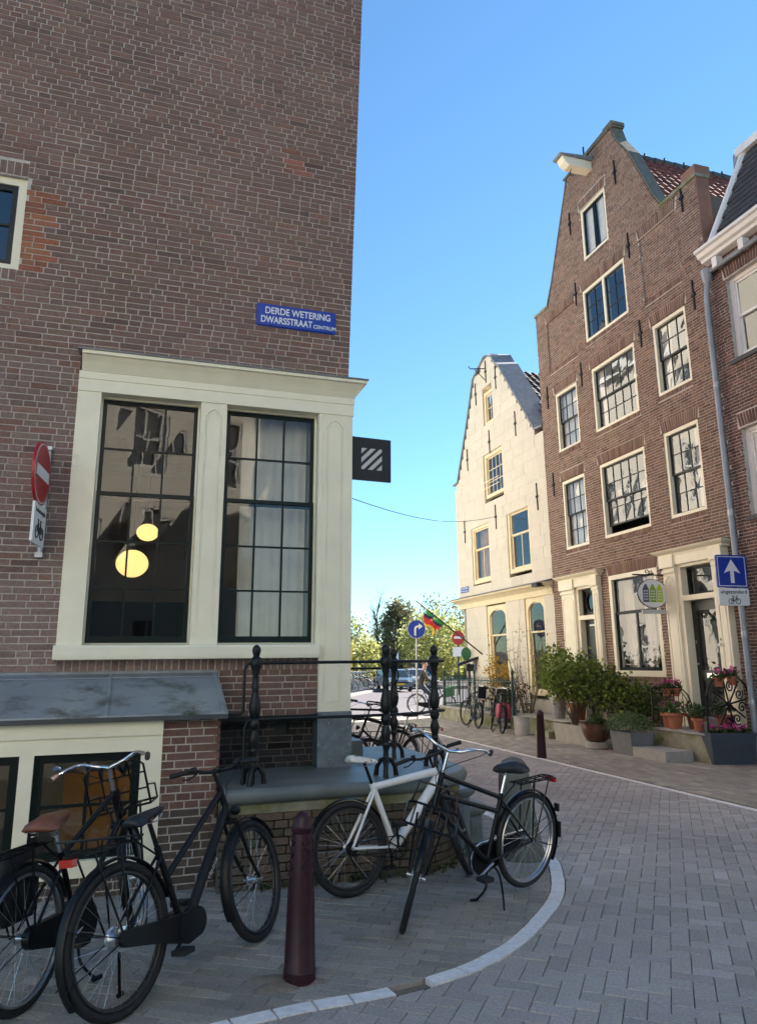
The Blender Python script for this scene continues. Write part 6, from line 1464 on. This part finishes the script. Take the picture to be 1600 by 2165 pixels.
for lab, u, w, z in (('pink flower pot hung on the thin stair rail by the shop window', 5.40, .62, 1.02), ('second pink flower pot hung on stair rail nearer the door', 5.40, .42, 1.02), ('pink flower pot hung on top of the iron wheel panel', 6.90, .72, 1.24), ('second pink flower pot on the wheel panel beside the drainpipe', 6.90, .45, 1.26)):
    b = RG(u, w, z); rt = pot('hanging_pot', lab, tuple(b), .06, .085, .15, 'terracotta', 12); flowers(rt, b + Vector((0, 0, .22)), (.07, .07, .05), 24); m = MB(); leaves(m, clumps(b + Vector((0, 0, .17)), (.13, .13, .08), 16, 6, .03), .045, DKG); m.build('foliage', 'leaf', rt)
# ornamental wheel panel on the right side of the stoop
wp = root('iron_wheel_panel', 'ornate black iron railing panel with wheel arch and scrolls beside right-hand door', 'railing', rg(6.88, .55)); WF = lambda a, b, c: RG(6.88 + b, 1.0 - a, .476 + c * 1.18)
m = MB(); m.tube([WF(0, 0, 0), WF(0, 0, .52)], .018, 6); m.tube([WF(.92, 0, 0), WF(.92, 0, .80)], .016, 6); m.tube([WF(0, 0, .03), WF(.92, 0, .03)], .012, 6)
m.tube([WF(.46 - .46 * math.cos(t), 0, .42 + .40 * math.sin(t)) for t in [math.pi * i / 18 for i in range(19)]], .018, 7); m.build('arch', 'iron', wp, smooth=60)
for k in range(8):
    a = 2 * math.pi * k / 8 + .2; m = MB(); m.tube([WF(.46, 0, .40), WF(.46 + .38 * math.cos(a), 0, .40 + .35 * math.sin(a))], .015, 6); m.build('spoke', 'iron', wp)
    m = MB(); a2 = a + .39; scroll(m, WF, .46 + .27 * math.cos(a2), .40 + .25 * math.sin(a2), .085, 1.7, a2, 1 if k % 2 else -1, .0125, 0); m.build('scroll', 'iron', wp, smooth=60)
m = MB(); m.lathe([(.05, -.02), (.06, 0), (.05, .02)], 12, WF(.46, 0, .40), Matrix.Rotation(R(90), 4, 'Y')); m.build('boss', 'iron', wp)

# ------------------------------------------------------------------ front garden fence
GW = root('garden_wall', 'low mossy wall under the green iron fence of the cream house', 'wall', rg(-2.4, 1.2)); m = MB(); m.box(RG, -4.45, -.36, 1.05, 1.30, 0, .34); m.box(RG, -4.45, -4.2, .1, 1.05, 0, .34); m.build('base', 'moss_stone', GW); m = MB(); m.box(RG, -4.48, -.36, 1.02, 1.33, .341, .385); m.box(RG, -4.48, -4.17, .1, 1.02, .341, .385); m.build('coping', 'concrete', GW)
GF_ = root('garden_fence', 'green iron bar fence with ball-topped posts before cream house', 'fence', rg(-2, 1.18) + Vector((0, 0, .385)))
fpts = [(-4.33, .15), (-4.33, 1.18), (.55, 1.18)]; fp = PathFrame(RG, fpts)
n = int(fp.len / .095)
for k in range(n):
    q = fp(k * .095 + .03, 0, .386); m = MB(); m.tube([q, q + Vector((0, 0, .86)), q + Vector((0, 0, .92))], [.009, .009, .002], 5); m.build('bar', 'green_iron', GF_)
for z in (.46, 1.18): m = MB(); m.tube([fp(s, 0, z) for s in (0, 1.03, fp.len)], .013, 6); m.build('rail', 'green_iron', GF_)
for s in (1.03, 3.3, 5.6): q = fp(s, .0, .2); m = MB(); m.lathe([(.05, 0), (.05, .3), (.035, .32), (.04, .5), (.03, .7), (.045, .85), (.03, 1.0), (.025, 1.15), (.04, 1.18), (.03, 1.24), (.001, 1.30)], 10, q); m.build('post', 'green_iron', GF_, smooth=50)
yb = shrub('bright yellow flowering forsythia behind the green fence', rg(-1.7, .62) + Vector((0, 0, .1)), 1.75, (.40, .30, .6), 70, [(.55, .36, .02), (.62, .43, .04), (.45, .28, .02)], 10, .05, name='forsythia', spread=.07, stemh=.62)
hg = shrub('dense dark hedge plant behind the fence beside the forsythia', rg(-.55, .70) + Vector((0, 0, .1)), 1.10, (.62, .26, .6), 90, [(.04, .05, .022), (.06, .055, .025), (.05, .06, .03)], 8, .04, name='hedge_plant', spread=.05, stemh=.5)
tw = root('bare_shrub', 'leafless twiggy shrub reaching up before the cream ground floor', 'shrub', rg(-.1, .6)); m = MB(); b = rg(-.1, .6)
for k in range(16):
    a = random.uniform(0, 6.28); top = b + Vector((math.cos(a) * random.uniform(.2, .8), math.sin(a) * .5, random.uniform(1.6, 2.9))); md = b.lerp(top, .55) + Vector((random.gauss(0, .08), random.gauss(0, .08), 0)); m.tube([b, md, top], [.012, .007, .002], 5)
    for _ in range(3): e = md.lerp(top, random.random()); m.tube([e, e + Vector((random.gauss(0, .2), random.gauss(0, .2), random.uniform(.05, .3)))], [.004, .0015], 4)
m.build('stem', 'twig', tw); m = MB(); leaves(m, [b + Vector((random.gauss(0, .4), random.gauss(0, .3), random.uniform(1.2, 2.6))) for _ in range(90)], .035, DKG); kind(m.build('buds', 'leaf', tw), 'stuff')
m = MB(); q = rg(-.9, 1.5); f = lambda a, b, c: rg(-1.05 + a, .75 + b) + Vector((0, 0, c)); rt = root('slatted_tub', 'brown slatted wooden tub behind the garden fence', 'tub', f(0, 0, .1))
for k in range(14): a = 2 * math.pi * k / 14; m = MB(); m.box(lambda x, y, z: f(.28 * math.cos(a) - x * math.sin(a), .28 * math.sin(a) + x * math.cos(a), z), -.055, .055, 0, .02, .1, .95); m.build('slat', 'basket', rt)

# ------------------------------------------------------------------ cyclist
bp = Vector((1.28, 25.6, 0)); stc = dict(frame='step', wb=1.1, stand=None, rim='rim_steel', bar_mat='bike_black', tail=False, crank=80, front_rack=None)
cb = bike('black step-through bicycle being ridden past the fence with green front crate', (bp.x, bp.y, 0), 0.0, 0, 0, stc); cb['label'] = 'black step-through bicycle ridden by a person in a brown jacket'
m = MB(); m.box(lambda a, b, c: Vector((1.10 + a, b, .70 + c + a * .25)), -.08, .26, -.20, .20, -.12, .22); m.build('front_bag', 'bag_green', cb, world=False)
def skin_mesh(name, mat, joints, edges, parent, sub=2):
    me = bpy.data.meshes.new(name); me.from_pydata([j[0] for j in joints], edges, []); o = bpy.data.objects.new(name, me); COL.objects.link(o)
    md = o.modifiers.new('s', 'SKIN'); 
    for i, j in enumerate(joints): me.skin_vertices[0].data[i].radius = (j[1] * 1.15, (j[2] if len(j) > 2 else j[1]) * 1.15)
    me.skin_vertices[0].data[0].use_root = True; md.use_smooth_shade = True
    o.modifiers.new('d', 'SUBSURF').levels = sub; o.modifiers['d'].render_levels = sub
    dg = bpy.context.evaluated_depsgraph_get(); m2 = bpy.data.meshes.new_from_object(o.evaluated_get(dg)); bpy.data.objects.remove(o)
    m2.materials.clear(); 
    for t in (mat if isinstance(mat, list) else [mat]): m2.materials.append(MATS[t])
    o = bpy.data.objects.new(name, m2); COL.objects.link(o); o.parent = parent; return o
pr = root('person', 'person in brown jacket and blue jeans riding a bicycle with a green bag', 'person', bp); pr.scale = (.92, .92, .92)
J = [((.16, 0, 1.00), .15, .13), ((.20, 0, 1.22), .14, .12), ((.25, 0, 1.45), .17, .11), ((.28, 0, 1.56), .06), ((.31, 0, 1.68), .085, .075), ((.32, 0, 1.79), .085, .08), ((.33, 0, 1.85), .05),
     ((.26, .19, 1.47), .065), ((.40, .24, 1.22), .05), ((.66, .24, 1.12), .04), ((.75, .25, 1.13), .035), ((.26, -.19, 1.47), .065), ((.40, -.24, 1.22), .05), ((.66, -.24, 1.12), .04), ((.75, -.25, 1.13), .035),
     ((.20, .10, .96), .095), ((.55, .11, .80), .07), ((.46, .12, .42), .05), ((.44, .12, .32), .04), ((.56, .13, .29), .035), ((.20, -.10, .96), .095), ((.52, -.11, .66), .07), ((.48, -.12, .24), .05), ((.46, -.12, .14), .04), ((.58, -.13, .12), .035)]
Ed = [(0, 1), (1, 2), (2, 3), (3, 4), (4, 5), (5, 6), (2, 7), (7, 8), (8, 9), (9, 10), (2, 11), (11, 12), (12, 13), (13, 14), (0, 15), (15, 16), (16, 17), (17, 18), (18, 19), (0, 20), (20, 21), (21, 22), (22, 23), (23, 24)]
bo = skin_mesh('body', ['jacket', 'jeans', 'skin', 'sign_black'], J, Ed, pr)
for p in bo.data.polygons:
    c = p.center; p.material_index = 2 if (c.z > 1.57 or (c.x > .70 and c.z > 1.0)) else (3 if (c.z < .36 and c.x > .40 and (c.y > 0 or c.z < .19)) else (1 if c.z < 1.0 or (c.z < 1.02 and c.x > .3 and abs(c.y) < .18) else 0))
m = MB(); m.ball((.29, 0, 1.80), .105, 12, 8, (1.0, .85, .85)); m.build('hair', 'hair', pr, smooth=60, world=False)
m = MB(); m.ball((.415, 0, 1.73), .02, 6, 5); m.build('nose', 'skin', pr, smooth=60, world=False); m = MB(); m.ball((.395, .03, 1.755), .009, 6, 4); m.ball((.395, -.03, 1.755), .009, 6, 4); m.build('eyes', 'sign_black', pr, world=False); m = MB(); m.box(IDN, .385, .402, -.025, .025, 1.685, 1.695); m.build('mouth', 'sign_red', pr, world=False)

# ------------------------------------------------------------------ parked cars far off
def car(label, loc, heading, mat, van=False):
    rt = root('parked_car', label, 'car', loc, None, (0, 0, heading)); rt.scale = (.92, .92, .92); h = 1.45 if not van else 1.95
    body = [(2.05, .35), (2.08, .62), (1.95, .78), (1.1, .92), (-1.9, .95), (-2.1, .8), (-2.12, .35)]
    cab = [(1.15, .90), (.45, h - .06), (.2, h), (-1.3, h), (-1.85, .94)] if not van else [(1.55, .90), (1.0, h - .1), (.7, h), (-1.95, h), (-2.05, .93)]
    m = MB(); f = lambda a, d, b: Vector((a, d, b)); m.prism(body, f, -.86, .86); b = m.build('body', mat, rt, world=False)
    m = MB(); n = len(cab); lo = [(x, z) for x, z in cab]; vs = [f(x, -.86 if z < 1 else -.70, z) for x, z in lo] + [f(x, .86 if z < 1 else .70, z) for x, z in lo]; m.add(vs, [tuple(range(n)), tuple(range(n, 2 * n))] + [(i, i + 1, n + i + 1, n + i) for i in range(n - 1)]); m.build('cabin', mat, rt, world=False)
    m = MB(); c0, c1 = (cab[0], cab[1]); 
    def onw(t, y): x = c0[0] + (c1[0] - c0[0]) * t; z = c0[1] + (c1[1] - c0[1]) * t; return Vector((x + .012, y * (.80 - .14 * t), z + .01))
    m.add([onw(.06, -1), onw(.06, 1), onw(.95, 1), onw(.95, -1)], [(0, 1, 2, 3)]); m.build('windscreen', 'car_glass', rt, world=False)
    for s in (-1, 1):
        m = MB(); m.add([Vector((x, s * (.865 - .16 * (z - .9) / (h - .9)) + s * .012, z)) for x, z in ((.95, .98), (.42, h - .14), (-1.25, h - .10), (-1.6, 1.0))], [(0, 1, 2, 3)]); m.build('side_window', 'car_glass', rt, world=False)
        m = MB(); m.box(lambda a, b_, c: Vector((2.02 + a, s * .62 + b_, .68 + c)), -.02, .05, -.16, .16, -.07, .07); m.build('headlight', 'lamp_lens', rt, world=False)
        for x in (1.3, -1.3): m = MB(); m.lathe([(.31, -.1), (.33, 0), (.31, .1)], 16, (x, s * .8, .33), Matrix.Rotation(R(90), 4, 'X')); w_ = m.build('wheel', 'rubber', rt, world=False); m = MB(); m.lathe([(.2, -.105), (.2, .105)], 12, (x, s * .8, .33), Matrix.Rotation(R(90), 4, 'X')); m.build('rim', 'rim_steel', w_, world=False)
        m = MB(); m.ball((.95, s * .98, 1.0), .1, 8, 6, (.6, 1, .8)); m.build('mirror', mat, rt, world=False)
    m = MB(); m.box(IDN, 2.06, 2.10, -.26, .26, .44, .55); m.build('number_plate', 'plate_yellow', rt, world=False); m = MB(); m.box(IDN, 2.05, 2.09, -.55, .55, .56, .66); m.build('grille', 'sign_black', rt, world=False)
    return rt
car('pale blue car with yellow plate parked beyond the stoop railing', (.95, 47.5, 0), R(-78), 'car_blue'); car('white car parked just behind the pale blue car', (2.6, 53, 0), R(-76), 'car_white'); car('dark van parked behind the cyclist and pole', (3.3, 59, 0), R(-78), 'car_dark', True)

# ------------------------------------------------------------------ trees beyond the canal
def tree(label, x, y, h, rad, cols, n, leafs, trunk=.16, ch=.55, bare=False, per=14, spread=.35, lean=0, name='tree', low=.25, zb=0):
    rt = root(name, label, 'tree', (x, y, zb)); m = MB(); b = Vector((x, y, zb)); top = b + Vector((lean, 0, h * .8)); m.tube([b, b.lerp(top, .5) + Vector((.1, 0, 0)), top], [trunk, trunk * .6, trunk * .15], 8)
    for k in range(12 if not bare else 40):
        s = b.lerp(top, random.uniform(.25, .9)); a = random.uniform(0, 6.28); r_ = random.uniform(.4, .95) * (1 - .4 * (s.z - b.z) / h); e = s + Vector((math.cos(a) * rad * r_, math.sin(a) * rad * r_, h * random.uniform(.08, .28))); md = s.lerp(e, .5) + Vector((0, 0, .1)); m.tube([s, md, e], [trunk * .32, trunk * .18, trunk * .04], 5)
        if bare:
            for _ in range(4): q = s.lerp(e, random.uniform(.3, 1)); m.tube([q, q + Vector((random.gauss(0, .35), random.gauss(0, .35), random.uniform(.2, .9)))], [.018, .006], 3)
    m.build('trunk', 'bark', rt); m = MB()
    pts = clumps(b + Vector((lean * .7, 0, h * (low + (1 - low) / 2))), (rad, rad, h * (1 - low) / 2), n, per, spread); leaves(m, [p for p in pts if p.z > zb + .3], leafs, cols); m.build('crown', 'leaf', rt); return rt
YG = [(.33, .35, .11), (.38, .40, .14), (.28, .30, .09), (.43, .43, .17)]
BR = [(.15, .145, .06), (.19, .17, .07), (.22, .20, .08)]; IV = [(.15, .15, .085), (.18, .175, .095), (.21, .20, .11)]
tree('broad yellow-green willow behind the turn-right sign', 4.6, 62, 5.7, 3.0, YG, 440, .17, .2, low=.12)
tree('yellow-green willow right of the small no-entry sign', 9.2, 58, 6.3, 2.9, YG, 440, .17, .2, low=.12)
tree('dark ivy-clad tree with rounded top rising above the willows', 2.0, 70, 7.6, 1.8, IV, 420, .20, .3, low=.1, spread=.28)
tree('grey-brown budding tree behind the willows', 6.4, 76, 8.6, 3.0, BR, 150, .18, .2, per=10, spread=.5, low=.3, bare=True)
tree('thinly leaved tree behind the flag', 10.6, 74, 8.2, 3.0, BR, 150, .18, .2, per=10, spread=.5, low=.3, bare=True)
tree('tall bare feathery poplar against the sky', -.15, 72, 8.9, 1.2, BR, 40, .10, .13, per=7, spread=.35, bare=True, low=.2)
tree('pale green spring tree beside the thin pole', -2.6, 72, 6.2, 2.0, YG + BR, 120, .18, .16, per=10, spread=.45, bare=True, low=.25)
tree('light green tree at the edge of the corner building', -5.6, 66, 6.4, 2.4, BR + YG, 150, .2, .16, per=10, spread=.45, bare=True, low=.25)
tree('small bright bush by the canal rail', -1.3, 62, 3.6, 1.6, YG, 110, .2, .12, low=.1)
tree('leafy bush right of the willow by cream house', 14.2, 60, 6.0, 3.0, YG + BR, 260, .22, .16, low=.1)
m = MB()
for k in range(2600):
    p = Vector((random.uniform(-40, 60), random.uniform(80, 96), 0)); leaves(m, [p + Vector((random.gauss(0, .5), random.gauss(0, .5), random.uniform(.2, 4.2))) for _ in range(5)], .6, BR + IV + YG)
tag(kind(m.build('far_greenery', 'leaf'), 'stuff'), 'hazy line of distant bushes and trees beyond the canal', 'greenery')
# canal rail
cr = root('canal_rail', 'low dark iron rail along the distant canal quay', 'railing', (-2.4, 40, 0)); rp = PathFrame(IDN3, [(-4.5, 33), (-2.6, 39.0), (-1.6, 44), (-.7, 50), (1.0, 58), (4, 70)])
for k in range(18):
    q = rp(k * 2.0, .6, .1); m = MB(); m.tube([q, q + Vector((0, 0, 1.05))], .04, 6); m.build('post', 'iron', cr)
for z in (.6, 1.1): m = MB(); m.tube([rp(k * 2.0, .6, z + .05) for k in range(18)], .025, 5); m.build('rail', 'iron', cr)
m = MB(); q = Vector((-2.25, 47, 0)); f = lambda a, b, c: q + Vector((a, b, c)); m.box(f, -.6, .6, -.1, .1, 1.2, 2.9); m.tube([q + Vector((-.5, 0, 0)), q + Vector((-.5, 0, 1.2))], .04, 6); tag(m.build('yellow_board', 'plate_yellow'), 'yellow information board beside the corner pilaster', 'sign board')
m = MB(); q = Vector((-5.0, 64, 0)); f = lambda a, b, c: q + Vector((a, b, c)); m.box(f, -3, 2.5, 0, 6, 0, 2.5); bh = root('distant_kiosk', 'pale low building behind the parked bicycles', 'building', q); m.build('wall', 'pale_plaster', bh); m = MB(); m.box(f, -3.2, 2.7, -.2, 6.2, 2.5, 2.75); m.build('roof', 'tar', bh)
# labels of the loose masses
for o in bpy.data.objects:
    if o.parent is None and o.get('kind') == 'stuff' and 'label' not in o:
        tag(o, {'weeds': 'small green weeds growing along the foot of the stoop', 'sand_heap': 'thin spill of sand around the maroon bollard foot'}.get(o.name, o.name), o.name.split('_')[0])
